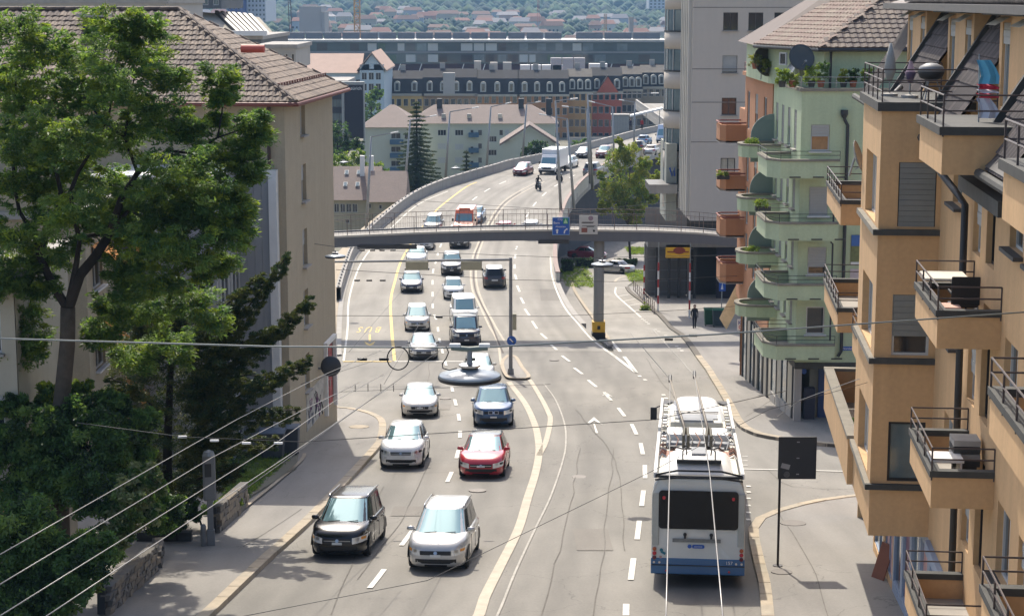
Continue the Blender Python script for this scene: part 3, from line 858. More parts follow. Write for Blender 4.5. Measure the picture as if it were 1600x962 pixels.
    # mirrors
    for sx in (-1, 1):
        g = MB(); c = cab(-.80,'l',.12); cx_ = c.x*sx
        g.lathe([(0.02,-.065),(.085,-.05),(.105,0),(.085,.055),(.02,.07)], (0,0,0), 10, pm)
        o = g.build("wing_mirror", None, root, smooth=True)
        o.location = (cx_+sx*.17, c.y-.02, c.z+.02); o.scale = (1.15,.6,1)
        g = MB(); g.bar((cx_-sx*.03,c.y,c.z-.04),(cx_+sx*.12,c.y-.01,c.z-.01),.05,.03,M_TRIM); g.build("mirror_arm", None, root)
    # wheels with dark arches
    r = .33 if kind not in ('suv','van','cross') else .36
    tm, rm = wheel_meshes(r)
    for sy in (-1, 1):
        yw = sy*hl*(.61 if kind!='van' else .66) + (.02 if sy<0 else -.04)
        for sx in (-1, 1):
            fw = super_y(abs(yw)/hl, NX)
            xw = sx*(hw*fw-.125)
            g = MB(); 
            n_ = 14; prof_ = []
            for k in range(n_+1):
                a = PI*k/n_; prof_.append((math.cos(a)*(r+.045), math.sin(a)*(r+.045)+r))
            vs = [(sx*(hw*fw+.006), yw+p, max(.2,z)) for p,z in prof_]
            g.add(vs, [tuple(range(len(vs)))], M_TRIM); g.build("wheel_arch", None, root)
            wr = bpy.data.objects.new("wheel", tm); COL.objects.link(wr); wr.parent = root
            wr.location = (xw, yw, r); wr.rotation_euler = (0, sx*PI/2, 0)
            if detail > 0: place(rm, "rim", wr)
    for e in extras:
        if e == 'rails':
            for sx in (-1,1):
                g = MB(); g.tube([(sx*wt*.93,yt0+.12,zt+.02),(sx*wt*.95,yt0+.3,zt+.075),(sx*wt*.95,yt1-.3,zt+.075),(sx*wt*.93,yt1-.1,zt+.02)], .02, 6, M_CHROME if pm is not P_WHITE else M_TRIM); g.build("roof_rail", None, root, smooth=True)
        if e == 'glassroof':
            g = MB(); g.grid(lambda i,j: ((-.75+1.5*i)*wt, yt0+.1+(yt1-yt0)*.62*j, zt+.048+.03*(1-abs(2*i-1)**2)), 6, 4, M_GLASS_D); g.build("sunroof", None, root, smooth=True)
        if e == 'fogs':
            for sx in (-1,1): patch("fog_light", sx*hw*.62, sx*hw*.74, .42, .52, M_LAMP, off=.02, seg=2)
    if detail > 1:
        # door shut lines and handles, bonnet seam, wipers
        for sx in (-1,1):
            for yy in (-hl*.36, hl*.06, hl*.48):
                g = MB(); fw = super_y(abs(yy)/hl, NX); g.bar((sx*(hw*fw+.003),yy,.35),(sx*(hw*fw*.985+.003),yy,s['belt']-.1),.012,.006,M_TRIM)
                g.build("door_gap", None, root)
        for sx in (-1,1):
            for yy in (-hl*.02, hl*.40):
                fw = super_y(abs(yy)/hl, NX); g = MB(); g.obox((sx*(hw*fw+.02),yy,s['belt']-.17),(.015,0,0),(0,.09,0),(0,0,.018),pm); g.build("door_handle", None, root)
        for sx in (-.55,.15):
            p0_ = cab(sx,'f',.05,.02); p1_ = cab(sx+.45,'f',.10,.02)
            g = MB(); g.bar(p0_,p1_,.018,.012,M_TRIM); g.build("wiper", None, root)
    return root

def heading(line, y):
    """direction of a lane line at distance y, as the rotation of a car that drives towards the camera"""
    P = line; best = min(range(len(P)-1), key=lambda i: abs((P[i].y+P[i+1].y)/2-y))
    a, b = P[max(0,best-3)], P[min(len(P)-1,best+4)]
    d = (a-b) if a.y < b.y else (b-a)      # towards the camera
    return math.atan2(d.x, -d.y)
LANE_P = catmull([G(u,v) for u,v in LANE], 1.0)
MED_P = catmull([G(u,v) for u,v in ((660,1100),(749,960),(782,884),(825,777),(842,710),(835,662),(815,615),(790,557),(763,507),(745,455),(742,395),(755,365),(773,337),(790,316),(830,287),(870,268),(920,252),(980,236))], 1.0)
def tilt(o, y, prof=zm):
    g_ = (prof(y+2)-prof(y-2))/4
    return g_
def put_car(root, u, v, line=None, away=False, rz=None, fn=G, prof=zm, front=True, kind='hatch'):
    """(u, v): where the nearest end of the car meets the road"""
    p = fn(u, v)
    h = heading(line or LANE_P, p.y) if rz is None else rz
    L = SPECS[kind]['L'] if kind in SPECS else kind
    d = Vector((math.sin(h), -math.cos(h), 0))
    c = Vector((p.x, p.y, 0)) - d*(L/2-.25)
    z0_, z1_ = prof(c.y+1.3), prof(c.y-1.3)
    slope = math.atan((z0_-z1_)/2.6)
    root.location = (c.x, c.y, (z0_+z1_)/2 + 0.015)
    rot = Matrix.Rotation(h + (PI if away else 0), 4, 'Z')
    pitch = Matrix.Rotation(slope*(math.cos(h)), 4, 'X')
    root.rotation_euler = (pitch @ rot).to_euler()
    return root
GL, GR_ = "cars driving up the ramp towards the camera", "cars driving away towards the viaduct"
cars = [
 ('mpv', P_BLACK, "black people carrier with silver roof rails, nearest the left kerb", 529, 873, LANE_P, 2, dict(extras=('rails',))),
 ('mpv', P_SILVER, "silver people carrier nearest the camera, beside the black one", 682, 893, LANE_P, 2, dict(extras=('rails',),grille='wide')),
 ('cross', P_WHITE, "small white crossover behind the black people carrier", 627, 733, LANE_P, 2, dict(grille='bar',extras=('fogs',))),
 ('hatch', P_RED, "bright red hatchback with dark roof in the lane beside the median line", 752, 748, MED_P, 2, dict(grille='bar',roof_m=P_DARK)),
 ('sedan', P_SILVER, "pale silver saloon with twin grille, ahead of the blue car", 656, 653, LANE_P, 2, dict(grille='kidney',)),
 ('suv', P_BLUE, "metallic blue sport utility car behind the red hatchback", 771, 668, MED_P, 2, dict(grille='kidney',)),
 ('hatch', P_SILVER, "light silver car half hidden behind the round hanging lamp", 749, 600, MED_P, 1, {}),
 ('sedan', P_GREY, "grey saloon waiting at the white stop line", 662, 563, LANE_P, 2, dict(grille='bar')),
 ('van', P_NAVY, "dark blue van with big grille beside the traffic island", 729, 543, MED_P, 2, dict(grille='wide',glass=None)),
 ('mpv', P_SILVER, "silver compact car in the left lane behind the grey saloon", 652, 518, LANE_P, 2, {}),
 ('van', P_WHITE, "white van close behind the dark blue van", 727, 511, MED_P, 1, {}),
 ('small', P_WHITE, "small cream white rounded car below the signal gantry", 709, 468, MED_P, 2, dict(grille='none')),
 ('sedan', P_NAVY, "dark navy saloon beside the yellow bus lane line", 643, 458, LANE_P, 2, {}),
 ('suv', P_DARK, "dark car with pale bonnet right of the first signal box", 706, 431, MED_P, 1, dict()),
 ('sedan', P_WHITE, "white saloon just emerging from under the footbridge", 650, 415, LANE_P, 1, {}),
 ('suv', P_DARK, "dark car with white roof behind the footbridge railing", 675, 366, LANE_P, 1, dict(roof_m=P_WHITE)),
 ('suv', P_DARK, "dark car mostly hidden by the footbridge deck, in front of the orange van", 717, 389, MED_P, 1, {}),
 ('mpv', P_WHITE, "white car with only its roof showing above the footbridge deck", 663, 391, LANE_P, 1, {}),
 ('sedan', P_LBLUE, "pale blue car just behind the orange van", 740, 349, MED_P, 1, {}),
 ('hatch', P_MAROON, "dark red car on the viaduct left of the white lorry", 811, 275, MED_P, 1, {}),
 ('hatch', P_WHITE, "white car beside the white lorry on the viaduct", 882, 264, MED_P, 1, {}),
 ('hatch', P_DARK, "small dark car beyond the white lorry on the viaduct", 907, 248, MED_P, 1, {}),
 ('suv', P_MAROON, "dark red car farthest along the viaduct before the tree", 940, 248, MED_P, 1, {}),
]
for kind, pmn, lab, u, v, line, det, kw in cars:
    c = make_car(kind, pmn, lab, GL, det, **kw)
    put_car(c, u, v, line, kind=kind)
RIGHT_P = catmull([G(u,v) for u,v in ((960,640),(866,543),(824,488),(810,451),(804,416),(808,385),(822,340),(843,310),(880,283),(930,262),(990,244))], 1.0)
cars2 = [
 ('suv', P_DARK, "dark grey sport utility car driving away beside the gantry post", 773, 451, RIGHT_P, 2, dict(roof_m=P_SILVER)),
 ('hatch', P_RED, "red car half hidden behind the footbridge railing", 788, 372, RIGHT_P, 1, {}),
 ('suv', P_WHITE, "white car half hidden behind the footbridge railing", 829, 374, RIGHT_P, 1, {}),
 ('suv', P_GREY, "grey car driving away close to the brown parapet coping", 921, 277, RIGHT_P, 1, {}),
 ('hatch', P_DARK, "small dark car far along the viaduct beside the tree top", 995, 236, RIGHT_P, 1, {}),
 ('hatch', P_LBLUE, "small light blue car far along the viaduct", 1003, 226, RIGHT_P, 1, {}),
 ('sedan', P_SILVER, "silver car at the right end of the visible viaduct", 1014, 243, RIGHT_P, 1, {}),
]
for kind, pmn, lab, u, v, line, det, kw in cars2:
    c = make_car(kind, pmn, lab, GR_, det, **kw)
    put_car(c, u, v, line, away=True, kind=kind)
# parked cars on the lower level
c = make_car('sedan', P_SILVER, "silver saloon parked side-on below the footbridge", None, 2); put_car(c, 986, 428, rz=R(58), away=True, fn=S, prof=zs, kind='sedan')
c = make_car('sedan', P_MAROON, "dark red car parked behind the hedge and bridge pillar", None, 1); put_car(c, 945, 404, rz=R(82), fn=S, prof=zs, kind='sedan')

# orange van, white lorry, minibus ------------------------------------------------
def make_boxy(name, cat, label, L, Wd, H, pm, box_from=None, box_m=None, front_glass=(1.25,1.95), nose=0.75, stripe=None):
    root = thing(name, label, cat)
    hw = Wd/2; hl = L/2
    cabH = H if box_from is None else H*.78
    cab_end = hl if box_from is None else -hl+box_from
    pr = [(-hl,.32),(-hl-.02,.62),(-hl+.04,nose+.18),(-hl+nose,front_glass[0]),(-hl+nose+.5,front_glass[1]+.08),(-hl+nose+.8,cabH),(cab_end,cabH),(cab_end,.32)]
    mb = MB(); n = len(pr)
    vs = [(-hw,y,z) for y,z in pr]+[(hw,y,z) for y,z in pr]
    # taper upper points
    vs = [(x*(.90 if z > front_glass[0]+.2 else (.96 if z>1.0 else 1)),y,z) for x,y,z in vs]
    mb.add(vs, [tuple(range(n-1,-1,-1)), tuple(range(n,2*n))]+[(i,(i+1)%n,n+(i+1)%n,n+i) for i in range(n)], pm)
    mb.build("cab" if box_from else "body", None, root, bevel=.08)
    if box_from:
        mb = MB(); mb.box(-hw-.08,hw+.08,cab_end+.05,hl,.75,H, box_m or pm); mb.build("cargo_box", None, root, bevel=.04)
        mb = MB(); mb.box(-hw+.2,hw-.2,cab_end-.2,hl,.45,.74, M_TRIM); mb.build("chassis", None, root)
    z0_, z1_ = front_glass
    def fy(z): 
        t = (z-z0_)/(z1_+.08-z0_); return -hl+nose+.5*t
    mb = MB(); mb.add([(-hw*.84,fy(z0_+.04)-.02,z0_+.05),(hw*.84,fy(z0_+.04)-.02,z0_+.05),(hw*.78,fy(z1_)-.02,z1_+.02),(-hw*.78,fy(z1_)-.02,z1_+.02)], [(0,1,2,3)], M_GLASS)
    mb.build("windscreen", None, root)
    for sx in (-1,1):
        mb = MB(); ye = (-hl+nose+2.0) if box_from is None else cab_end-.1
        x_ = hw*.955
        mb.add([(sx*(x_+.01),-hl+nose+.25,z0_+.02),(sx*(x_+.01),ye,z0_+.02),(sx*(hw*.905+.012),ye,z1_),(sx*(hw*.905+.012),-hl+nose+.7,z1_)], [(0,1,2,3)], M_GLASS_D); mb.build("side_window", None, root)
        mb = MB(); mb.obox((sx*(hw+.14),-hl+nose+.3,z0_+.12),(.09,0,0),(0,.06,0),(0,0,.15),M_TRIM); mb.build("wing_mirror", None, root, bevel=.03)
        mb = MB(); mb.obox((sx*hw*.78,-hl-.015,.78),(hw*.15,0,0),(0,.03,0),(0,0,.09),M_LAMP); mb.build("headlight", None, root, bevel=.02)
    mb = MB(); mb.obox((0,-hl-.02,.74),(hw*.52,0,0),(0,.025,0),(0,0,.1),M_TRIM); mb.build("grille", None, root)
    mb = MB(); mb.obox((0,-hl-.02,.42),(hw*.95,0,0),(0,.04,0),(0,0,.12),M_TRIM); mb.build("bumper", None, root, bevel=.02)
    tm, rm = wheel_meshes(.36)
    for yw in (-hl+.9, hl-1.0):
        for sx in (-1,1):
            w_ = bpy.data.objects.new("wheel", tm); COL.objects.link(w_); w_.parent = root
            w_.location = (sx*(hw-.08), yw, .36); w_.rotation_euler = (0,sx*PI/2,0)
            place(rm, "rim", w_)
    return root
t = make_boxy('van','van',"orange van with beacon rack passing under the footbridge",5.0,1.98,2.35,P_ORANGE)
mb = MB(); mb.box(-.55,.55,-1.0,-.75,2.37,2.52,P_ORANGE); mb.build("beacon_bar", None, t, bevel=.02)
put_car(t, 724, 367, MED_P, kind=5.0)
t = make_boxy('lorry','lorry',"white box lorry driving up the viaduct",6.2,2.1,2.95,P_WHITE,box_from=1.9,box_m=paint("lorry_box_white",(0.74,0.76,0.78)))
put_car(t, 855, 273, MED_P, kind=6.2)
t = make_boxy('minibus','minibus',"blue and white minibus far along the viaduct",6.5,2.4,2.9,paint("bus_white",(0.6,0.65,0.74)),front_glass=(1.2,2.2),nose=.3)
put_car(t, 1037, 224, MED_P, kind=6.5)

# motorcyclists --------------------------------------------------------------
def skin_chain(pts, edges, radii, name, m, parent, sub=1):
    me = bpy.data.meshes.new(name); me.from_pydata([tuple(p) for p in pts], edges, [])
    o = bpy.data.objects.new(name, me); COL.objects.link(o); 
    sk = o.modifiers.new("skin", 'SKIN'); sk.use_smooth_shade = True
    sv = me.skin_vertices
    if not sv:
        me.skin_vertices  # noqa
    for i, r_ in enumerate(radii):
        me.skin_vertices[0].data[i].radius = (r_, r_) if not isinstance(r_, tuple) else r_
    me.skin_vertices[0].data[0].use_root = True
    sb = o.modifiers.new("sub", 'SUBSURF'); sb.levels = sub; sb.render_levels = sub
    me.materials.append(m)
    if parent: o.parent = parent
    return o

def make_person(name, label, cat, pose, top_m, leg_m, hair_m, loc, rotz=0, scale=1.0, group=None, helmet=None):
    """one continuous skinned body; pose = dict of joint positions (metres, facing -Y)"""
    root = thing(name, label, cat, loc, rotz, group)
    J = dict(pel=(0,0,.95), waist=(0,0,1.08), chest=(0,-.01,1.32), neck=(0,0,1.5), head=(0,-.02,1.62), top=(0,-.01,1.72),
             hl=(-.1,0,.9), kl=(-.11,-.02,.5), al=(-.11,.0,.09), tl=(-.12,-.16,.04), hr=(.1,0,.9), kr=(.11,-.02,.5), ar=(.11,.0,.09), tr=(.12,-.16,.04),
             sl=(-.18,0,1.42), el=(-.24,.03,1.13), wl=(-.23,-.08,.88), fl=(-.23,-.12,.79), sr=(.18,0,1.42), er=(.24,.03,1.13), wr=(.23,-.08,.88), fr=(.23,-.12,.79))
    J.update(pose)
    keys = list(J); idx = {k:i for i,k in enumerate(keys)}
    E = [('pel','waist'),('waist','chest'),('chest','neck'),('neck','head'),('head','top'),('pel','hl'),('hl','kl'),('kl','al'),('al','tl'),('pel','hr'),('hr','kr'),('kr','ar'),('ar','tr'),
         ('chest','sl'),('sl','el'),('el','wl'),('wl','fl'),('chest','sr'),('sr','er'),('er','wr'),('wr','fr')]
    RR = dict(pel=(.16,.12),waist=(.14,.10),chest=(.17,.12),neck=(.055,.055),head=(.085,.1),top=(.06,.07),hl=(.1,.1),kl=(.06,.06),al=(.04,.045),tl=(.04,.035),sl=(.065,.065),el=(.045,.045),wl=(.032,.032),fl=(.038,.025))
    for a in ('h','k','a','t','s','e','w','f'): RR[a+'r'] = RR[a+'l']
    skin_chain([J[k] for k in keys], [(idx[a],idx[b]) for a,b in E], [RR[k] for k in keys], "body", top_m, root, 1)
    h = Vector(J['head'])
    g = MB(); g.lathe([(.02,-.12),(.08,-.1),(.105,-.02),(.1,.06),(.06,.115),(.01,.13)], (0,0,0), 12, helmet or hair_m)
    o = g.build("helmet" if helmet else "hair", None, root, smooth=True); o.location = (h.x, h.y+(.0 if helmet else .025), h.z+.03)
    if not helmet:
        g = MB(); g.lathe([(.02,-.1),(.062,-.07),(.075,0),(.06,.06),(.02,.08)], (0,0,0), 10, mat("skin",(0.45,0.27,0.19),0.6)); o = g.build("face", None, root, smooth=True); o.location = (h.x, h.y-.045, h.z)
    for a in ('l','r'):
        g = MB(); g.tube([Vector(J['h'+a])+Vector((0,0,.02)),J['k'+a],J['a'+a]], [.105,.07,.055], 8, leg_m); g.build("trouser_leg", None, root, smooth=True)
        t_ = Vector(J['t'+a]); a_ = Vector(J['a'+a]); g = MB(); g.tube([a_+Vector((0,.04,-.03)), t_+Vector((0,-.02,0))],[.055,.045],8,M_TRIM); g.build("shoe", None, root, smooth=True)
    root.scale = (scale,)*3
    return root
M_CLOTH = mat("dark_cloth",(0.012,0.012,0.016),0.9,var=0.2,scale=6)
M_CLOTH2 = mat("dark_trousers",(0.015,0.015,0.02),0.9)
def make_motorcycle(label, riderlabel, loc, rz):
    root = thing("motorcycle", label, "motorcycle", loc, rz)
    for y in (-.7,.7):
        g = MB(); g.lathe([(.2,-.05),(.3,-.055),(.32,0),(.3,.055),(.2,.05)], n=16, m=M_TYRE); o = g.build("wheel", None, root, smooth=True); o.location=(0,y,.32); o.rotation_euler=(0,PI/2,0)
    g = MB(); g.tube([(0,-.35,.95),(0,-.2,.8),(0,.05,.72),(0,.3,.78)],[.1,.18,.16,.1],10,P_BLACK); g.build("tank", None, root, smooth=True)
    g = MB(); g.box(-.14,.14,-.25,.25,.25,.6,M_TRIM); g.build("engine", None, root, bevel=.04)
    g = MB(); g.tube([(0,.15,.82),(0,.5,.85),(0,.85,.92)],[.14,.14,.06],8,M_TRIM); g.build("seat", None, root, smooth=True)
    for sx in (-.1,.1):
        g = MB(); g.cyl((sx,-.7,.32),(sx,-.42,.95),.03,.03,6,M_METAL); g.build("fork", None, root)
    g = MB(); g.tube([(-.38,-.3,1.05),(0,-.42,1.0),(.38,-.3,1.05)],.02,6,M_TRIM); g.build("handlebar", None, root)
    g = MB(); g.lathe([(.02,-.05),(.09,-.03),(.1,.03),(.06,.05)],n=10,m=M_LAMP); o = g.build("headlight", None, root); o.location=(0,-.6,.92); o.rotation_euler=(PI/2,0,0)
    pose = dict(pel=(0,.25,.92),waist=(0,.2,1.05),chest=(0,.05,1.3),neck=(0,-.02,1.45),head=(0,-.06,1.58),top=(0,-.06,1.68),
      hl=(-.13,.18,.88),kl=(-.26,-.15,.72),al=(-.2,.1,.36),tl=(-.2,-.05,.3),hr=(.13,.18,.88),kr=(.26,-.15,.72),ar=(.2,.1,.36),tr=(.2,-.05,.3),
      sl=(-.2,.02,1.38),el=(-.33,-.12,1.15),wl=(-.35,-.28,1.06),fl=(-.33,-.36,1.05),sr=(.2,.02,1.38),er=(.33,-.12,1.15),wr=(.35,-.28,1.06),fr=(.33,-.36,1.05))
    make_person("person", riderlabel, "person", pose, M_CLOTH, M_CLOTH2, None, loc, rz, helmet=P_BLACK)
p = G(841,297); make_motorcycle("black motorcycle riding in front of the white lorry", "person in black with helmet riding in front of the lorry", (p.x,p.y,zm(p.y)), R(18))
p = G(874,283); make_motorcycle("black motorcycle beside the lorry, behind the leaning lamp post", "person in black with helmet riding beside the lorry", (p.x,p.y,zm(p.y)), R(20))
p = S(1085,515)
make_person("person", "person in dark coat walking on the pavement past the bins", "person",
   dict(kl=(-.1,-.12,.5),al=(-.1,-.16,.09),tl=(-.1,-.32,.05),kr=(.1,.05,.5),ar=(.1,.22,.13),tr=(.1,.1,.04),wl=(-.25,.05,.86),fl=(-.25,.08,.78)),
   M_CLOTH, M_CLOTH2, mat("brown_hair",(0.06,0.03,0.02),0.8), (p.x,p.y,zs(p.y)+.12), R(5), 1.02)
for k,(u,v,c,l) in enumerate(((1003,203,(0.3,0.02,0.02),"person in red standing at the far stop shelter"),(985,203,(0.03,0.03,0.05),"person in dark clothes at the far stop shelter"))):
    p = W(u,v,300); make_person("person", l, "person", {}, mat("coat%d"%k,c,0.9), M_CLOTH2, mat("brown_hair",(0,0,0)), (p.x,p.y,p.z), 0)
# ------------------------------------------------------------------ articulated trolleybus
def make_bus():
    bw, bb = paint("bus_body_white",(0.60,0.60,0.55),0.4), paint("bus_blue",(0.01,0.1,0.24),0.35)
    M_ROOF = mat("bus_roof_cream",(0.55,0.53,0.45),0.7,var=0.15,scale=2)
    M_HOOD = mat("roof_hood_white",(0.7,0.69,0.65),0.5,var=0.06,scale=1)
    M_GRY = mat("roof_grey",(0.25,0.26,0.27),0.7)
    M_RUST = mat("roof_brown",(0.3,0.16,0.11),0.8)
    M_BG = mat("bus_window",(0.005,0.006,0.008),0.12,var=0,spec=0.3)
    a, b = G(1090,920), G(1083,742)          # rear middle, then a point farther along the lane
    p0 = Vector((a.x, a.y, 0)); ang = math.atan2(6.95-a.x, 69-a.y)
    root = thing("trolleybus", "white and blue articulated trolleybus driving away in the right lane", "bus", (a.x, a.y+.1, zm(a.y)+.02), -ang)
    slope = math.atan((zm(a.y+9)-zm(a.y))/9)
    root.rotation_euler = (Matrix.Rotation(-ang,4,'Z') @ Matrix.Rotation(slope,4,'X')).to_euler()
    hw = 1.275; H = 3.02
    def section(y0, y1, rear):
        prof = [(-hw,.42),(-hw,2.55),(-hw+.06,2.85),(-hw+.2,H),(hw-.2,H),(hw-.06,2.85),(hw,2.55),(hw,.42)]
        mb = MB(); n = len(prof)
        vs = [(x, y0+(.10 if z > 2.7 and rear else 0), z) for x,z in prof]+[(x,y1,z) for x,z in prof]
        mb.add(vs, [tuple(range(n)), tuple(range(2*n-1,n-1,-1))]+[((i+1)%n,i,n+i,n+(i+1)%n) for i in range(n)], bw)
        return mb.build("body", None, root, bevel=.05)
    section(0, 8.6, True); section(9.5, 17.9, False)
    mb = MB()
    for k in range(9): mb.box(-1.17+.03*(k%2),1.17-.03*(k%2),8.6+.1*k,8.7+.1*k,.5,2.95-.03*(k%2),M_GRY)
    o = mb.build("bellows", None, root)
    for y0,y1 in ((-.012,8.62),(9.48,17.92)):
        mb = MB(); mb.box(-hw-.012,hw+.012,y0,y1,.36,.80,bb); mb.build("skirt_panel", None, root, bevel=.02)
    # side windows (few seen from here) 
    for sx in (-1,1):
        for k in range(5):
            for ys_ in (0.5+k*1.62, 9.8+k*1.62):
                mb = MB(); mb.box(sx*(hw-.01),sx*(hw+.008),ys_,ys_+1.45,1.35,2.45,M_BG) if sx>0 else mb.box(-hw-.008,-hw+.01,ys_,ys_+1.45,1.35,2.45,M_BG); mb.build("side_window", None, root)
    # rear face
    y = -.012
    def rr(x0,x1,z0,z1,r,m,nm,yy=y,par=None,th=.02):
        pts=[]
        for cxx,czz,a0 in ((x1-r,z1-r,0),(x0+r,z1-r,90),(x0+r,z0+r,180),(x1-r,z0+r,270)):
            for k in range(5):
                an=R(a0+90*k/4); pts.append((cxx+r*math.cos(an),czz+r*math.sin(an)))
        g=MB(); n=len(pts); vs=[(px,yy-th,pz) for px,pz in pts]+[(px,yy+.005,pz) for px,pz in pts]
        g.add(vs,[tuple(range(n-1,-1,-1))]+[(i,(i+1)%n,n+(i+1)%n,n+i) for i in range(n)],m); return g.build(nm,None,par or root)
    rw_ = rr(-1.09,1.09,1.62,2.68,.10,M_BG,"rear_window")
    for sx in (-1,1):
        rr(sx*.95-.04,sx*.95+.04,2.43,2.52,.03,mat("lamp_red",(0.5,.02,.03),.3,var=0),"high_lamp",yy=-.03,par=rw_)
    mb = MB(); mb.box(-.70,.62,-.04,-.03,1.255,1.355,mat("vent_grey",(0.2,0.2,0.18),.8,var=.3,scale=8)); mb.build("vent_strip", None, root)
    mb = MB(); mb.box(-1.275,1.275,-.05,-.012,.60,.618,M_TRIM); mb.build("bumper_seam", None, root)
    for sx in (-.36,.36):
        mb = MB(); mb.cyl((sx,-.012,1.47),(sx,-.05,1.47),.05,.05,12,M_TRIM); mb.build("hinge", None, root)
        mb = MB(); mb.box(sx-.03,sx+.03,-.05,-.012,1.36,1.44,M_TRIM); mb.build("latch", None, root)
    for sx in (-1,1):
        for z,m in ((1.05,mat("lamp_orange",(.45,.1,.02),.3,var=0)),(.93,mat("lamp_red",(0,0,0))),(.81,mat("lamp_dark_red",(.12,.01,.015),.3,var=0))):
            g = MB(); g.lathe([(.055,0),(.055,.02),(.04,.035),(.01,.04)],n=14,m=m); o=g.build("tail_light",None,root,smooth=False); o.location=(sx*1.19,-.012,z); o.rotation_euler=(PI/2,0,0)
        g = MB(); g.cyl((sx*1.2,-.012,.68),(sx*1.2,-.04,.68),.03,.03,10,M_CHROME); g.build("reflector",None,root)
        g = MB(); g.cyl((sx*1.05,-.012,.68),(sx*1.05,-.04,.68),.03,.03,10,M_CHROME); g.build("reflector",None,root)
        g = MB(); g.cyl((sx*.86,-.03,.46),(sx*.86,-.05,.46),.03,.03,10,mat("lamp_red",(0,0,0))); g.build("reflector",None,root)
        g = MB(); g.box(sx*1.17-.09,sx*1.17+.09,-.02,0.0,1.15,2.6,mat("bus_corner_grey",(0.42,0.42,0.37),.5)); g.build("corner_panel",None,root,bevel=.01)
    # round emblem and lozenge with small lettering
    mb = MB(); mb.cyl((-.23,-.012,1.14),(-.23,-.022,1.14),.055,.055,16,M_BLUE_SIGN); mb.build("emblem",None,root)
    lz = rr(-.16,.18,1.09,1.19,.045,M_BLUE_SIGN,"emblem_plate",th=.012)
    text_part("züri-linie",.062,"lettering",M_WHITE_P,lz,(.01,-.026,1.14),(PI/2,0,0),.002)
    text_part("157",.13,"lettering",M_WHITE_P,root,(.86,-.03,.70),(PI/2,0,0),.002)
    mb = MB(); mb.cyl((-1.0,-.012,1.02),(-1.0,-.02,1.02),.05,.05,10,mat("teal_sticker",(0.01,.15,.2),.5,var=0)); mb.obox((-.95,-.02,.95),(.06,0,-.035),(0,.004,0),(.015,0,.03),mat("teal_sticker",(0,0,0))); mb.build("sticker",None,root)
    mb = MB(); mb.obox((-1.02,-.02,.83),(.035,0,0),(0,.004,0),(0,0,.035),mat("pink_sticker",(.45,.25,.22),.5,var=0)); mb.build("sticker",None,root)
    # roof: tray, rails, hoods, cable harness, trolley bases and poles
    mb = MB(); mb.box(-1.1,1.1,.25,8.5,H+.004,H+.02,M_ROOF); mb.box(-1.1,1.1,9.6,17.7,H+.004,H+.02,M_ROOF); tag(mb.build("roof_deck",None,root),kind=None)
    for sx in (-1,1):
        for y0,y1 in ((.1,8.5),(9.6,17.85)):
            mb = MB(); mb.box(sx*1.20-.045,sx*1.20+.045,y0,y1,H-.02,H+.14,M_WHITE_P); mb.build("roof_side_rail",None,root,bevel=.01)
    mb = MB(); mb.tube([(-1.2,.12,H+.06),(-.6,.05,H+.2),(.6,.05,H+.2),(1.2,.12,H+.06)],.03,6,M_TRIM); mb.build("rear_rail",None,root)
    mb = MB(); mb.tube([(-1.2,.0,H-.06),(-.6,-.05,H+.02),(.6,-.05,H+.02),(1.2,.0,H-.06)],.025,6,M_TRIM); mb.build("rear_rail",None,root)
    mb = MB(); mb.box(-1.2,1.2,.05,.3,H+.0,H+.06,M_TRIM); mb.build("rear_beam",None,root)
    def hood(y0,y1,h,w0,w1,nm="roof_hood",m=None):
        g=MB()
        def fn(i,j):
            x=(-1+2*i); yy=y0+(y1-y0)*j; e=min(1,6*min(j,1-j)); ww=w0 if j<.5 else w1
            zz=H+.02+h*math.sqrt(max(0,1-abs(x)**4))*math.sqrt(max(0,1-(1-e)**2))
            return (x*ww,yy,zz)
        g.grid(fn,14,10,m or M_HOOD); return g.build(nm,None,root,smooth=True)
    h1 = hood(.55,3.6,.33,.95,.95)
    mb = MB(); mb.box(-.2,.2,1.9,3.2,H+.36,H+.42,M_GRY); mb.build("grille",None,h1)
    mb = MB(); mb.box(-.62,.62,.72,.86,H+.3,H+.4,M_TRIM); mb.build("grille",None,h1)
    for sx in (-.45,.45):
        mb = MB(); mb.tube([(sx,.8,H+.33),(sx,.9,H+.62),(sx*.8,1.2,H+.68),(sx*.75,1.35,H+.45)],.022,6,M_TRIM); mb.build("hoop",None,root,smooth=True)
    mb = MB(); mb.box(-1.05,1.05,3.75,4.9,H+.02,H+.05,M_RUST); mb.build("base_plate",None,root)
    mb = MB(); mb.box(-.95,.95,6.0,7.6,H+.02,H+.42,M_HOOD); mb.build("roof_box",None,root,bevel=.08)
    mb = MB(); mb.box(-.95,.95,5.45,5.98,H+.02,H+.22,M_GRY); mb.build("roof_box",None,root,bevel=.05)
    hood(12.3,16.6,.42,.98,.85)
    mb = MB(); mb.box(-.85,.85,9.8,12.0,H+.02,H+.3,M_ROOF); mb.build("roof_box",None,root,bevel=.06)
    mb = MB(); mb.box(-.7,.7,10.4,11.6,H+.305,H+.34,M_GRY); mb.build("grille",None,root)
    for sx in (-1,1):
        g = MB(); g.add([(sx*1.15,15.9,H+.03),(sx*.75,17.6,H+.03),(sx*1.15,17.6,H+.03)],[(0,1,2) if sx>0 else (0,2,1)],M_TRIM); g.add([(sx*1.15,15.9,H+.09),(sx*.75,17.6,H+.09),(sx*1.15,17.6,H+.09)],[(0,1,2) if sx>0 else (0,2,1)],M_TRIM); g.build("corner_cover",None,root)
    rnd = random.Random(3)
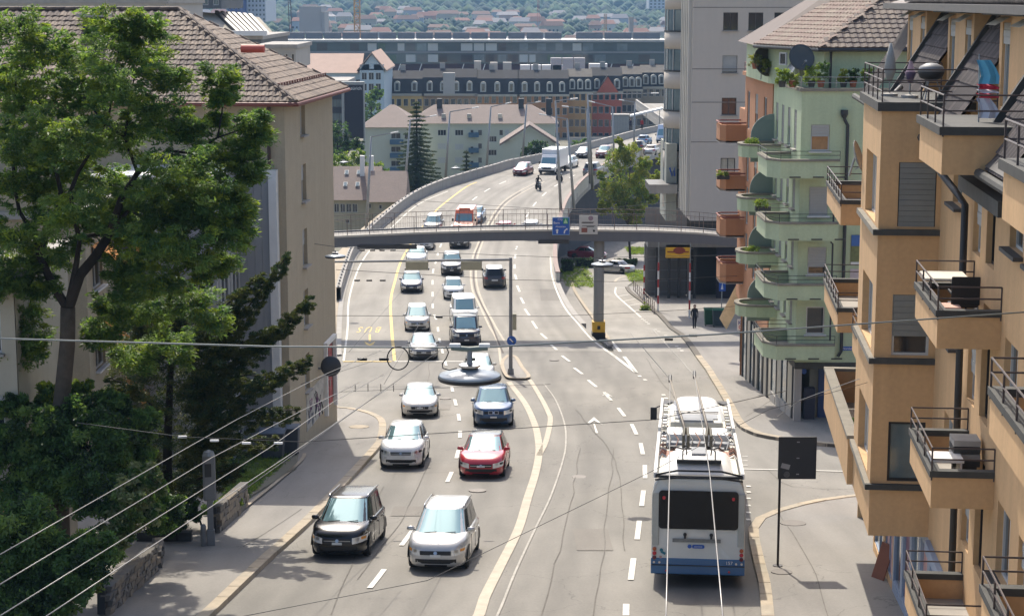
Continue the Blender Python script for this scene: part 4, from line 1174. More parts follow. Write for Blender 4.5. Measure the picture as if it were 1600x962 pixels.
    for sx in (-1,1):
        cb = MB()
        for k in range(22):
            yy = 3.4+k*.32
            if 8.5 < yy < 9.6: continue
            mm = rnd.choice([M_TRIM,M_GRY,M_HOOD,M_RUST])
            cb.tube([(sx*1.12,yy,H+.05),(sx*1.05,yy+.05,H+.12+.06*rnd.random()),(sx*.93,yy+.1*rnd.random(),H+.08)],.022+.012*rnd.random(),5,mm)
        for k in range(14):
            yy = 5+k*.8
            if 8.3 < yy < 9.6: continue
            cb.box(sx*1.04-.07,sx*1.04+.07,yy,yy+.3,H+.02,H+.12+.05*rnd.random(),rnd.choice([M_HOOD,M_ROOF,M_GRY]))
        tag(cb.build("cable_harness",None,root),kind='stuff')
    for (x0,x1,y0,y1,hh,mm) in ((-.85,-.35,5.05,5.4,.16,M_TRIM),(.2,.8,5.0,5.38,.12,M_GRY),(-.9,-.4,7.7,8.2,.2,M_GRY),(.3,.9,7.75,8.3,.15,M_ROOF),(-.25,.2,7.7,8.3,.1,M_TRIM),(-.8,-.2,12.02,12.28,.22,M_TRIM),(.1,.7,12.02,12.28,.18,M_GRY),(-.55,.55,9.85,10.2,.36,M_GRY)):
        mb = MB(); mb.box(x0,x1,y0,y1,H+.02,H+hh); mb.build("roof_fitting",mm,root,bevel=.015)
    for k in range(9):
        x0=-.9+k*.22; mb = MB(); mb.tube([(x0,5.0,H+.1),(x0+.1,5.5,H+.3),(x0-.05,6.0,H+.46)],.018,5,[M_TRIM,M_RUST,M_GRY][k%3]); mb.build("roof_cable",None,root)
    for k in range(6):
        mb = MB(); mb.box(-.75,.75,12.45+.0*k,12.47,H+.05+.05*k,H+.075+.05*k,M_TRIM); mb.build("louvre",None,root)
    # trolley bases
    heads = []
    inv = (Matrix.Translation(root.location) @ root.rotation_euler.to_matrix().to_4x4()).inverted()
    for sx,(uu,vv) in ((-1,(1047,592)),(1,(1085,586))):
        bx, by = sx*.34-.02, 4.6
        mb = MB(); mb.lathe([(.32,0),(.32,.08),(.25,.14),(.12,.16)],(bx,by,H+.05),16,M_HOOD); base = mb.build("pole_base",None,root)
        mb = MB()
        for q in (-.07,.07):
            mb.tube([(bx+q,by-.3,H+.15),(bx+q,by-.1,H+.55),(bx+q*.6,by+.25,H+.75)],.045,6,mat("olive_metal",(0.1,0.09,0.06),.6))
        mb.cyl((bx,by-.25,H+.2),(bx,by+.3,H+.25),.09,.07,8,M_TRIM); tag(mb.build("pole_spring",None,base))
        # pole runs back down the road direction of travel's rear -- seen leaning forward-up in the photograph
        top = inv @ W(uu, vv, 66.5)
        st_ = Vector((bx,by+.1,H+.62))
        mb = MB(); mb.tube([st_, st_.lerp(top,.5), top],[.05,.04,.028],8,mat("pole_tan",(0.2,0.17,0.13),.6)); mb.build("trolley_pole",None,root,smooth=True)
        mb = MB(); mb.tube([top-Vector((0,.3,.06)), top+Vector((0,.3,.1))],.06,6,M_TRIM); mb.build("collector_head",None,root)
        g = MB(); g.tube([(bx-.45*1,by-.05,H+.12),(bx-.3,by-.3,H+.25),(bx,by-.45,H+.2),(bx+.3,by-.3,H+.25),(bx+.42,by,H+.12)],.025,6,M_TRIM); g.build("cable_loop",None,root,smooth=True)
    # underside, wheels, mirrors
    mb = MB(); mb.box(-1.15,1.15,.2,8.4,.30,.42,M_TRIM); mb.box(-1.15,1.15,9.6,17.7,.30,.42,M_TRIM); mb.build("chassis",None,root)
    tm_, rm_ = wheel_meshes(.48)
    for yy in (3.2,11.2,15.3):
        for sx in (-1,1):
            w_ = bpy.data.objects.new("wheel",tm_); COL.objects.link(w_); w_.parent=root; w_.location=(sx*1.08,yy,.48); w_.rotation_euler=(0,sx*PI/2,0); w_.scale=(1,1,1.6); place(rm_,"rim",w_)
    for sx,zz in ((-1,H-.45),):
        mb = MB(); mb.obox((sx*1.52,17.9,zz),(.12,0,0),(0,.07,0),(0,0,.24),M_TRIM); mb.build("wing_mirror",None,root,bevel=.03)
        mb = MB(); mb.bar((sx*1.2,17.95,H-.15),(sx*1.5,17.95,zz+.2),.04,.04,M_TRIM); mb.build("mirror_arm",None,root)
    return root
make_bus()
# ------------------------------------------------------------------ footbridge
pb = G(935,524); YB = pb.y - 0.6
fb = thing("footbridge", "grey steel footbridge spanning the road on one concrete pillar", "footbridge", (pb.x, YB, zm(pb.y)))
def FB(u,v,y=YB): 
    p = W(u,v,y); return Vector((p.x-fb.location.x, p.y-fb.location.y, p.z-fb.location.z))
top = [FB(u,v) for u,v in ((450,371.5),(521,368.5),(652,362.6),(761,359.5),(861,358),(933,358.3),(1019,359.5),(1091,362.6),(1146,368),(1200,375))]
bot = [FB(u,v) for u,v in ((450,392),(521,387),(652,380.5),(761,376.5),(861,375.5),(933,377),(1019,378),(1091,380),(1146,385),(1200,391))]
xt = sorted((p.x,p.z) for p in top); xb = sorted((p.x,p.z) for p in bot)
X0, X1 = -14.6-fb.location.x, 17.0-fb.location.x
N = 40; xsb = [X0+(X1-X0)*i/N for i in range(N+1)]
zt_ = [lerp_tab(xt,x) for x in xsb]; zb_ = [lerp_tab(xb,x) for x in xsb]
def span(y0,y1,zlo,zhi,m,nm,par=fb):
    mb = MB(); vs = []
    for i,x in enumerate(xsb): vs += [(x,y0,zlo[i]),(x,y1,zlo[i]),(x,y1,zhi[i]),(x,y0,zhi[i])]
    fs = []
    for i in range(N):
        a=i*4; b=a+4
        for k in range(4): fs.append((a+k,b+k,b+(k+1)%4,a+(k+1)%4))
    fs += [(0,3,2,1),(N*4,N*4+1,N*4+2,N*4+3)]
    mb.add([v for v in vs],[tuple(reversed(f)) for f in fs],m); mb.v=[tuple(v) for v in vs]; return mb.build(nm,None,par)
M_BRF = mat("bridge_fascia",(0.11,.115,.125),0.6,var=0.12,scale=.8,streak=.5)
span(0,.18,[b+.0 for b in zb_],[t-.14 for t in zt_],M_BRF,"fascia")
span(-.06,.26,[t-.14 for t in zt_],[t for t in zt_],mat("bridge_kerb",(0.45,0.42,0.36),.8,var=.1),"edge_beam")
span(2.8,2.98,zb_,[t-.02 for t in zt_],M_BRF,"fascia")
span(.27,2.79,[t-.45 for t in zt_],[t-.12 for t in zt_],M_PAVE,"walkway")
span(.5,2.5,[b+.02 for b in zb_],[t-.46 for t in zt_],M_DARK,"box_girder")
for yr in (0.08,2.9):
    rl = MB(); 
    for zz,r_ in ((1.05,.02),(.62,.008)):
        rl.tube([(x,yr,zt_[i]+zz) for i,x in enumerate(xsb)],r_,6)
    rail = rl.build("handrail",mat("brown_rail",(0.16,0.12,0.1),.6),fb)
    pmb = MB(); pmb.box(-.022,.022,-.022,.022,-.1,1.05); pme_ = pmb.mesh("railing_post"); pme_.materials.append(MATS["brown_rail"])
    x = X0+.5
    while x < X1:
        place(pme_,"railing_post",fb,(x,yr,lerp_tab(list(zip(xsb,zt_)),x))); x += 1.5
    bl = MB(); x = X0+.2
    while x < X1:
        z = lerp_tab(list(zip(xsb,zt_)),x); bl.box(x-.005,x+.005,yr-.005,yr+.005,z,z+1.03); x += .3
    tag(bl.build("baluster",MATS["brown_rail"],fb),kind='stuff')
mb = MB(); zl = zs(pb.y)-.3-fb.location.z; zh = lerp_tab(list(zip(xsb,zb_)),0)
mb.lathe([(.36,zl),(.36,zl+1.0),(.35,zh)],(0,.6,0),20); mb.build("pillar",mat("pillar_concrete",(0.26,0.24,0.2),.85,var=.2,scale=1,streak=.7),fb,smooth=True)
mb = MB(); mb.box(-.44,.44,.14,1.05,.28,1.02); yb_ = mb.build("collision_guard",M_YEL_P,fb,bevel=.04)
mb = MB(); mb.box(-.46,.46,.12,1.07,zl,.26); mb.build("pillar_foot",M_TRIM,fb,bevel=.03)
mb = MB(); mb.box(-.1,.1,.115,.135,.5,.75); mb.build("emblem",M_TRIM,yb_)
# dark sign backs and lamp boxes slung under the bridge
for (u0,v0,u1,v1) in ((558,383,651,389.5),(841,375,889,381)):
    a = FB(u0,v0,YB-.15); b = FB(u1,v1,YB-.15); mb = MB(); mb.box(a.x,b.x,-.1,.25,b.z,a.z); mb.build("sign_housing",M_DARK,fb)
# signs on the bridge railing
def panel(nm,u0,v0,u1,v1,m,frame,y=YB-.18,th=.06):
    a = W(u0,v1,y); b = W(u1,v0,y)
    mb = MB(); mb.box(-(b.x-a.x)/2,(b.x-a.x)/2,0,th,0,b.z-a.z)
    return a,b,mb
def sign_board(label,u0,v0,u1,v1,m,y=YB-.2):
    a = W(u0,v1,y); b = W(u1,v0,y); w_=b.x-a.x; h_=b.z-a.z
    root = thing("road_sign",label,"sign",((a.x+b.x)/2,y,a.z))
    mb = MB(); mb.box(-w_/2,w_/2,0,.05,0,h_); mb.build("panel",m,root)
    return root,w_,h_
r_,w_,h_ = sign_board("blue direction sign with arrows on the footbridge railing",863,339.5,890,367,M_BLUE_SIGN)
mb = MB()
for x0,x1,z0,z1 in ((-w_/2,w_/2,0,.03),(-w_/2,w_/2,h_-.03,h_),(-w_/2,-w_/2+.03,.03,h_-.03),(w_/2-.03,w_/2,.03,h_-.03)): mb.box(x0,x1,-.012,-.001,z0,z1)
mb.build("frame",mat("sign_edge",(0.25,.4,.55),.4,var=0),r_)
mb = MB(); mb.box(w_*.12,w_*.42,-.012,-.001,h_*.62,h_*.97,mat("green_field",(0.02,.22,.14),.4,var=0)); mb.build("green_field",None,r_)
mb = MB(); mb.add([(w_*.15,-.02,h_*.66),(w_*.39,-.02,h_*.66),(w_*.27,-.02,h_*.94)],[(0,1,2)],mat("pale_green",(.4,.6,.35),.5,var=0)); mb.build("arrow_symbol",None,r_)
mb = MB(); mb.add([(-w_*.26,-.012,h_*.08),(-w_*.18,-.012,h_*.08),(-w_*.18,-.012,h_*.25),(-w_*.12,-.012,h_*.25),(-w_*.22,-.012,h_*.34),(-w_*.32,-.012,h_*.25),(-w_*.26,-.012,h_*.25)],[tuple(range(7))],M_WHITE_P); mb.build("arrow",None,r_)
mb = MB(); mb.add([(w_*.16,-.012,h_*.08),(w_*.23,-.012,h_*.08),(w_*.25,-.012,h_*.22),(w_*.34,-.012,h_*.30),(w_*.38,-.012,h_*.26),(w_*.38,-.012,h_*.37),(w_*.28,-.012,h_*.37),(w_*.31,-.012,h_*.34),(w_*.18,-.012,h_*.25)],[tuple(range(9))],M_WHITE_P); mb.build("arrow",None,r_)
text_part("City",.2,"lettering",M_WHITE_P,r_,(-w_*.05,-.01,h_*.88),(PI/2,0,0)); text_part("Bern",.22,"lettering",M_WHITE_P,r_,(-w_*.25,-.01,h_*.68),(PI/2,0,0)); text_part("Altstetten",.17,"lettering",M_WHITE_P,r_,(-w_*.02,-.01,h_*.47),(PI/2,0,0))
r_,w_,h_ = sign_board("pale grey information sign beside the blue sign on footbridge",905,336.5,934,366,mat("sign_pale",(0.48,.47,.43),.5,var=.05))
mb = MB(); mb.lathe([(.02,0),(.17,0),(.17,.012)],n=14,m=mat("sign_purple",(.25,.17,.2),.5,var=0)); o=mb.build("round_symbol",None,r_); o.location=(w_*.12,-.001,h_*.85); o.rotation_euler=(PI/2,0,0)
for z,x0,x1 in ((.64,-.35,.3),(.60,-.38,.25),(.44,-.35,.38),(.40,-.1,.3)):
    mb = MB(); mb.box(w_*x0,w_*x1,-.012,-.001,h_*z-.02,h_*z+.015,M_TRIM); mb.build("text_line",None,r_)
mb = MB(); mb.box(-w_*.38,-w_*.06,-.012,-.001,h_*.1,h_*.34,mat("sign_brown",(.22,.07,.05),.5,var=.2,scale=9)); mb.build("picture_field",None,r_)
mb = MB(); mb.cyl((w_*.3,-.001,h_*.18),(w_*.3,-.015,h_*.18),.08,.08,10,M_TRIM); mb.bar((w_*.2,-.01,h_*.3),(w_*.3,-.01,h_*.2),.05,.01,M_TRIM); mb.build("truck_symbol",None,r_)

# ------------------------------------------------------------------ signal gantry on the island
pg = G(798,588); YG = pg.y
gt = thing("signal_gantry","long grey steel gantry arm with two boxes over the left lanes","gantry",(pg.x,YG,zm(YG)+.13))
def GG(u,v,y=YG): return W(u,v,y)-gt.location
tp = GG(798,405)
mb = MB(); mb.cyl((0,0,0),(0,0,.35),.2,.16,12); mb.cyl((0,0,.3),(0,0,tp.z+.1),.11,.09,12); mb.build("pole",M_GREYPAINT,gt)
e = GG(523,409)
mb = MB(); mb.cyl((0.05,0,tp.z-.02),(e.x,0,e.z),.075,.06,10); mb.build("arm",M_GREYPAINT,gt)
M_OLIVE = mat("olive_box",(0.33,.31,.22),.6,var=.12,scale=2)
for u0,u1 in ((634,669),(720,753)):
    a = GG(u0,421.5); b = GG(u1,406); mb = MB(); mb.box(a.x,b.x,-.16,.22,a.z,b.z-.06,M_OLIVE); bx_=mb.build("signal_box",None,gt,bevel=.03)
    mb = MB(); mb.box(a.x-.06,b.x+.06,-.12,.28,a.z+.0,a.z+.09,M_DARK); mb.build("lower_frame",None,bx_)
a = GG(801,515); b = GG(807,490); mb = MB(); mb.box(a.x,b.x,-.1,.1,a.z,b.z,M_OLIVE); mb.build("side_box",None,gt,bevel=.02)
c = GG(799.5,532,YG-.2); mb = MB(); mb.lathe([(.02,0),(.27,0),(.27,.03),(.02,.03)],n=24); o = mb.build("keep_right_sign",M_BLUE_SIGN,gt); o.location=c; o.rotation_euler=(PI/2,0,0)
mb = MB(); mb.bar((-.12,.035,-.12) if False else (-.12,.12,.036),(.12,-.12,.036),.06,.012,M_WHITE_P); mb.add([(.15,-.15,.045),(.02,-.13,.045),(.13,-.02,.045)],[(0,1,2),(2,1,0)],M_WHITE_P); mb.build("white_arrow",None,o)

# ------------------------------------------------------------------ street lamps along the viaduct
LAMPS = [((572,362),(580,214),(612,208),"grey street lamp nearest the left building, arm pointing right"),
 ((631,306),(641,188),(673,182),"tall grey street lamp in front of the dark fir tree"),
 ((696,276),(703,175),(739,169),"tall grey street lamp just right of the fir tree"),
 ((760,262),(767,167),(791,162),"tall grey street lamp in front of the pale apartment block middle"),
 ((816,246),(823,163),(838,160),"grey street lamp beside the small gabled house"),
 ((877,338),(868,158),(893,155),"tall leaning lamp post behind the blue bridge sign"),
 ((897,322),(886,186),(852,180),"leaning lamp post on the brown parapet with arm pointing left"),
 ((926,292),(918,148),(1019,146),"tall lamp post with very long arm reaching right to the tower"),
 ((922,283),(917,171),(887,167),"lamp post with short left arm in front of the red brick house"),
 ((960,262),(957,167),(928,160),"thin lamp post beside the grey cabin, arm pointing left"),
 ((990,250),(992,160),(974,157),"thin lamp post farthest right, just before the tower")]
for bs,tps,arm,lab in LAMPS:
    p = G(*bs); t = W(tps[0],tps[1],p.y); a = W(arm[0],arm[1],p.y-1.0)
    root = thing("street_lamp",lab,"street lamp",(p.x,p.y,zm(p.y)),group="street lamps along the viaduct")
    L0 = root.location
    mb = MB(); mb.cyl((0,0,-.3),t-L0,.17,.09,8); mb.build("pole",M_METAL,root,smooth=True)
    mb = MB(); mb.cyl(t-L0,a-L0,.07,.05,6); mb.build("arm",M_METAL,root)
    mb = MB(); d = (a-t).normalized(); mb.obox(a-L0+d*.3,d*.45,Vector((0,.12,0)),Vector((0,0,.07)),M_WHITE_P); mb.build("lamp_head",None,root,bevel=.04)
# round lamps slung on cables
def disc_lamp(u,v,y,rad,label,drop=0.0,big=False,group=None):
    c = W(u,v,y); root = thing("hanging_lamp",label,"hanging lamp",c,group=group)
    mb = MB(); mb.lathe([(rad*.97,-.035*rad*2),(rad,0),(rad*.985,.02)],n=40,m=M_TRIM); mb.build("rim",None,root,smooth=True)
    mb = MB(); mb.lathe([(rad*.985,.02),(rad*.95,.045),(rad*.6,rad*.20),(rad*.3,rad*.27),(rad*.26,rad*.3)],n=40,m=mat("lamp_enamel",(0.26,.29,.31),.3,.35,var=.04)); mb.build("shade",None,root,smooth=True)
    mb = MB(); mb.lathe([(rad*.9,-.06*rad),(rad*.5,-.12*rad),(.01,-.14*rad)],n=30,m=M_WHITE_P); mb.build("diffuser",None,root,smooth=True)
    mb = MB(); mb.lathe([(rad*.26,rad*.27),(rad*.26,rad*.36),(rad*.2,rad*.4)],n=20,m=M_TRIM); mb.lathe([(rad*.34,rad*.36),(rad*.34,rad*.42),(rad*.1,rad*.44)],n=20,m=M_CHROME); mb.build("cap",None,root)
    mb = MB(); mb.cyl((0,0,rad*.38),(0,0,rad*(.95 if big else .6)),rad*.075,rad*.075,10,M_GREYPAINT); mb.build("stem",None,root)
    return root
LY = 23.0
lp = disc_lamp(734,590,LY,.405,"large round disc lamp hanging over the road near the camera",big=True)
def LL(u,v,y=LY): return W(u,v,y)-lp.location
mb = MB(); a=LL(705,543); b=LL(762,543); mb.tube([a,a.lerp(b,.5)+Vector((0,0,-.02)),b],.035,8,mat("bracket_green",(0.13,.16,.14),.6)); mb.build("bracket",None,lp)
mb = MB(); mb.cyl(LL(734,546),LL(734,576),.03,.04,8,M_GREYPAINT); mb.build("hanger_tube",None,lp)
for u in (711,757):
    mb = MB(); q = LL(u,542); mb.obox(q+Vector((0,0,.02)),(.07,0,0),(0,.03,0),(0,0,.025),M_WHITE_P); mb.build("clamp",None,lp,bevel=.01)
mb = MB(); mb.tube([LL(697,541),LL(701,550),LL(697,560),LL(691,568),LL(692,575),LL(702,578),LL(714,575)],.008,5,M_TRIM); mb.build("supply_cable",None,lp,smooth=True)
mb = MB()
ring=[]
for k in range(25):
    an=2*PI*k/24; ring.append(LL(622+17*math.cos(an),559.5+18*math.sin(an)))
mb.tube(ring,.009,6,M_TRIM); mb.build("cable_coil",None,lp,smooth=True)
disc_lamp(524,401,70.5,.40,"small round white lamp hanging beside the beige building corner",group="small hanging lamps")
disc_lamp(941,414,66,.41,"small round white lamp hanging in front of the bridge pillar",group="small hanging lamps")
disc_lamp(537,254,140,.35,"tiny white hanging lamp above the tiled house roof",group="small hanging lamps")
disc_lamp(712,263,140,.35,"tiny white hanging lamp left of the small fir",group="small hanging lamps")

# ------------------------------------------------------------------ cables and trolley wires
def wire(label,pts,r=.008,sag=0,m=None,name="cable",cat="cable",group=None,n=10):
    mb = MB(); P=[]
    for a,b in zip(pts,pts[1:]):
        for k in range(n):
            t=k/n; q=a.lerp(b,t); q=q+Vector((0,0,-sag*4*t*(1-t))); P.append(q)
    P.append(pts[-1]); c = P[0].copy(); mb.tube([q-c for q in P],r,5,m or M_GREYPAINT)
    o = mb.build(name,None,None,smooth=True,loc=c); return tag(o,label,cat,group)
wire("thick span cable crossing the whole street and carrying the disc lamp",[W(-20,528,23.5),W(420,541,23.2),W(700,543,LY),W(765,542,LY),W(1120,522,24),W(1620,486,26)],.012,m=mat("cable_light",(0.2,.22,.21),.5))
wt_ = [("first",[(-20,877),(370,655),(500,588),(600,545)]),("second",[(-30,930),(330,715),(470,642),(560,598)]),("third",[(-30,980),(420,700),(520,628),(600,584)]),("fourth",[(30,990),(460,705),(555,640),(620,598)])]
tl = {"first":"pale overhead trolley wire, uppermost of the four at lower left","second":"pale overhead trolley wire, second from the top at lower left","third":"pale overhead trolley wire, third from the top at lower left","fourth":"pale overhead trolley wire, lowest of the four at lower left"}
M_WIRE = mat("wire_bright",(0.3,.29,.27),.4,.3,var=0)
for k_,pts in wt_:
    P=[G(u,v,5.6) for u,v in pts]
    wire(tl[k_],P,.0085,m=M_WIRE,name="trolley_wire",cat="wire",n=3)
wire("overhead wire above left edge of the bus",[G(1040,990,5.7),G(1046,747,5.7),W(1047,592,66.5),G(985,520,5.6)],.011,m=M_WIRE,name="trolley_wire",cat="wire",n=3)
wire("overhead wire crossing the bus rear window from top left to bottom right",[G(1132,990,5.7),G(1109,739,5.7),W(1085,586,66.5),G(1020,515,5.6)],.011,m=M_WIRE,name="trolley_wire",cat="wire",n=3)
cr = [W(120,660,36),W(285,682,36),W(470,690,37),W(1025,655,40),W(1230,610,44)]
wire("span cable with insulators crossing the road in front of the two silver and white cars",cr,.008,m=M_DARK,n=4)
for u,v in ((285,682),(335,688),(385,692),(435,692)):
    mb = MB(); c = W(u,v,36.2); mb.obox((0,0,0),(.09,0,0),(0,.02,0),(0,0,.022),M_WHITE_P); tag(mb.build("insulator",None,None,loc=c,bevel=.01),"pale insulator on the lower left span cable, "+{285:"leftmost of four, left of the grey column",335:"second of four, above the grey column",385:"third of four, over the grass patch",435:"rightmost of four, before the containers"}[u],'insulator',"insulators on the span cable")
wire("thin cable from lower left road up to the bus wing mirror",[W(370,970,33),W(720,800,36),W(1000,760,42)] if False else [W(380,962,30),W(668,906,31),W(1020,735,36),W(1200,640,40),W(1400,585,44)],.006,m=M_DARK,n=4)
wire("cable from the orange facade to the pavement side",[W(1215,650,48),W(1250,625,47),W(1347,590,45),W(1500,560,42)],.008,m=M_WIRE,n=4)
wire("thin span cable passing behind the gantry",[W(380,365,76),W(520,385,80),W(640,393,90),W(900,403,100),W(1170,398,112)],.012,m=M_DARK,n=4)
wire("span cable below the footbridge across to the balconies",[W(525,421,82),W(800,437,90),W(960,440,96),W(1190,429,105)],.012,m=M_DARK,n=4)
wire("span cable between island and right facade at middle height",[W(525,493,80),W(870,494,90),W(1050,485,95),W(1270,470,100)],.012,m=M_DARK,n=4)
wire("cable across the viaduct behind the small signs",[W(645,313,150),W(900,330,150),W(1060,315,140)],.015,m=M_DARK,n=4)
for n_,(a,b,y0,y1) in enumerate((((470,600),(620,552),70,95),((360,780),(690,545),30,60),((545,550),(640,440),90,130),((600,600),(700,430),70,130))):
    wire(["thin overhead wire beside the beige building corner","thin overhead wire over the left pavement","thin overhead wire over the bus lane","thin overhead wire over the left lanes"][n_],[W(*a,y0),W(*b,y1)],.009,m=M_DARK,n=4)
for n_,(u,v) in enumerate(((555,606),(575,606),(595,606),(615,606))):
    mb = MB(); c = W(u,v,52); mb.cyl((0,0,-.1),(0,0,.12),.012,.012,6,M_DARK); tag(mb.build("wire_hanger",None,None,loc=c),"tiny vertical wire hanger above the left lanes, "+["leftmost","second from left","third from left","rightmost"][n_]+" of four","hanger","wire hangers")
wire("thin cable carrying the row of hangers above the left lanes",[W(530,612,52),W(620,608,52),W(860,600,54)],.006,m=M_DARK,n=4)
for n_,(u,v,y) in enumerate(((566,391,110),(582,391,110),(597,391,110),(614,391,110),(558,438,100),(577,438,100),(598,438,100),(566,561,60),(600,561,60),(735,561,60),(686,495,80),(1045,530,70),(1083,524,70))):
    mb = MB(); c = W(u,v,y); mb.obox((0,0,0),(.16,0,0),(0,.04,0),(0,0,.05),M_TRIM); tag(mb.build("wire_clip",None,None,loc=c,bevel=.02),"small dark clip on an overhead wire, "+["first from left below the footbridge","second from left below the footbridge","third from left below the footbridge","fourth from left below the footbridge","leftmost of three above the bus lane","middle of three above the bus lane","rightmost of three above the bus lane","left of the cable coil","inside the cable coil","beside the disc lamp stem","above the lane dashes by the blue van","left of two over the road near the pavement","right of two over the kerb near the pavement"][n_],"wire clip","clips on the overhead wires")

# ------------------------------------------------------------------ tall sign seen from behind
p = G(1215,890); root = thing("road_sign","large dark square sign seen from behind on a tall pole","sign",(p.x,p.y,zm(p.y)+.12))
zz = W(1215,681,p.y).z-root.location.z; zl = W(1215,747,p.y).z-root.location.z
mb = MB(); mb.cyl((0,0,0),(0,0,zz-.05),.035,.035,10); mb.cyl((0,0,0),(0,0,.03),.14,.14,12); mb.build("pole",mat("brown_pole",(0.03,.022,.02),.5),root)
mb = MB(); mb.box(-.07,1.02,-.09,-.04,zl,zz); mb.build("panel",mat("sign_back",(0.028,.03,.034),.45,var=.15,scale=3),root,bevel=.02)
for zq in (zl+.15,(zl+zz)/2,zz-.15):
    mb = MB(); mb.box(.45,.53,-.1,-.091,zq-.015,zq+.015,M_METAL); mb.build("bolt",None,root)
mb = MB(); mb.cyl((.18,-.092,zl+.14),(.18,-.1,zl+.14),.09,.09,14,mat("sticker_grey",(.1,.1,.1),.5,var=.4,scale=20)); mb.build("sticker",None,root)
mb = MB(); mb.obox((.14,-.094,zl+.38),(.12,0,-.03),(0,.003,0),(.02,0,.07),mat("sticker_pale",(.3,.3,.3),.5,var=.1)); mb.build("sticker",None,root)

# left pavement: tall grey column, small bollard, bins
p = G(330,857); root = thing("info_column","tall grey advertising column, wide head on a narrow foot","column",(p.x,p.y,zm(p.y)+.12),R(12))
H_ = W(331,705,p.y).z-root.location.z
mb = MB(); mb.prism([(-.12,-.09),(.12,-.09),(.12,.09),(-.12,.09)],0,.5); mb.prism([(-.09,-.07),(.09,-.07),(.09,.07),(-.09,.07)],.45,H_*.5); mb.build("foot",M_GREYPAINT,root,bevel=.02)
mb = MB(); mb.prism([(-.19,-.12),(.19,-.12),(.19,.12),(-.19,.12)],H_*.48,H_*.97); mb.build("head",M_GREYPAINT,root,bevel=.06)
mb = MB(); mb.box(-.14,.06,-.135,-.121,H_*.74,H_*.88,M_DARK); mb.build("screen",None,root)
mb = MB(); mb.lathe([(.19,H_*.96),(.15,H_*1.0),(.02,H_*1.02)],n=14,m=M_METAL); mb.build("cap",None,root)
p = G(322,857); mb = MB(); mb.lathe([(.085,0),(.085,.62),(.06,.68),(.01,.69)],n=14); tag(mb.build("bollard",M_GREYPAINT,None,loc=(p.x-.05,p.y-.1,zm(p.y)+.12)),"short grey bollard at the foot of the grey column","bollard")
def bin_(u,v,w_,d_,h_,m,lm,label,prof=zm,fn=G,rz=0):
    p = fn(u,v); root = thing("waste_bin",label,"waste bin",(p.x,p.y,prof(p.y)+.12),rz,"wheeled waste bins" if False else None)
    mb = MB(); b=.86; vs=[(-w_/2*b,-d_/2*b,.12),(w_/2*b,-d_/2*b,.12),(w_/2*b,d_/2*b,.12),(-w_/2*b,d_/2*b,.12),(-w_/2,-d_/2,h_),(w_/2,-d_/2,h_),(w_/2,d_/2,h_),(-w_/2,d_/2,h_)]
    mb.add(vs,[(0,3,2,1),(4,5,6,7),(0,1,5,4),(1,2,6,5),(2,3,7,6),(3,0,4,7)],m); mb.build("bin_body",None,root,bevel=.03)
    mb = MB(); mb.grid(lambda i,j:(-w_/2-.03+(w_+.06)*i,-d_/2-.05+(d_+.07)*j,h_+.02+.10*math.sin(PI*j)**.6),6,6,lm); mb.box(-w_/2-.03,w_/2+.03,-d_/2-.05,d_/2+.02,h_-.03,h_+.018,lm); mb.build("lid",None,root)
    for sx in (-1,1):
        for sy in (-1,1):
            mb = MB(); mb.cyl((sx*w_*.38-.03,sy*d_*.35,.08),(sx*w_*.38+.03,sy*d_*.35,.08),.08,.08,12,M_TYRE); mb.build("wheel",None,root)
    return root
bin_(427,722,.95,.8,1.15,mat("bin_grey",(0.07,.075,.085),.6),mat("bin_lid_blue",(0.12,.15,.19),.5),"dark grey wheeled container with bluish lid by the beige building")
bin_(452,716,.85,.75,1.2,mat("bin_grey",(0,0,0)),mat("bin_lid_blue",(0,0,0)),"dark grey wheeled container nearer the beige building corner")
bin_(1109,511,.9,.8,1.3,mat("bin_green",(0.02,.09,.045),.6),mat("bin_lid_green",(0.02,.12,.07),.5),"green wheeled container behind the walking person",zs,S)
bin_(1122,513,.9,.8,1.35,mat("bin_slate",(0.03,.05,.055),.6),mat("bin_lid_green",(0,0,0)),"slate grey wheeled container right of the green one",zs,S)
# blue pedestrian sign
p = S(1127,505); root = thing("road_sign","blue square pedestrian crossing sign on a thin pole near the bins","sign",(p.x,p.y,zs(p.y)+.12))
zt2 = W(1131,438,p.y).z-root.location.z
mb = MB(); mb.cyl((0,0,0),(0,0,zt2-.1),.04,.04,8); mb.build("pole",M_METAL,root)
mb = MB(); mb.box(-.24,.28,-.09,-.05,zt2-.85,zt2,M_BLUE_SIGN); mb.build("panel",None,root,bevel=.02)
mb = MB(); mb.add([(-.1,-.095,zt2-.7),(.1,-.095,zt2-.7),(.02,-.095,zt2-.15)],[(0,1,2)],M_WHITE_P); mb.build("white_symbol",None,root)
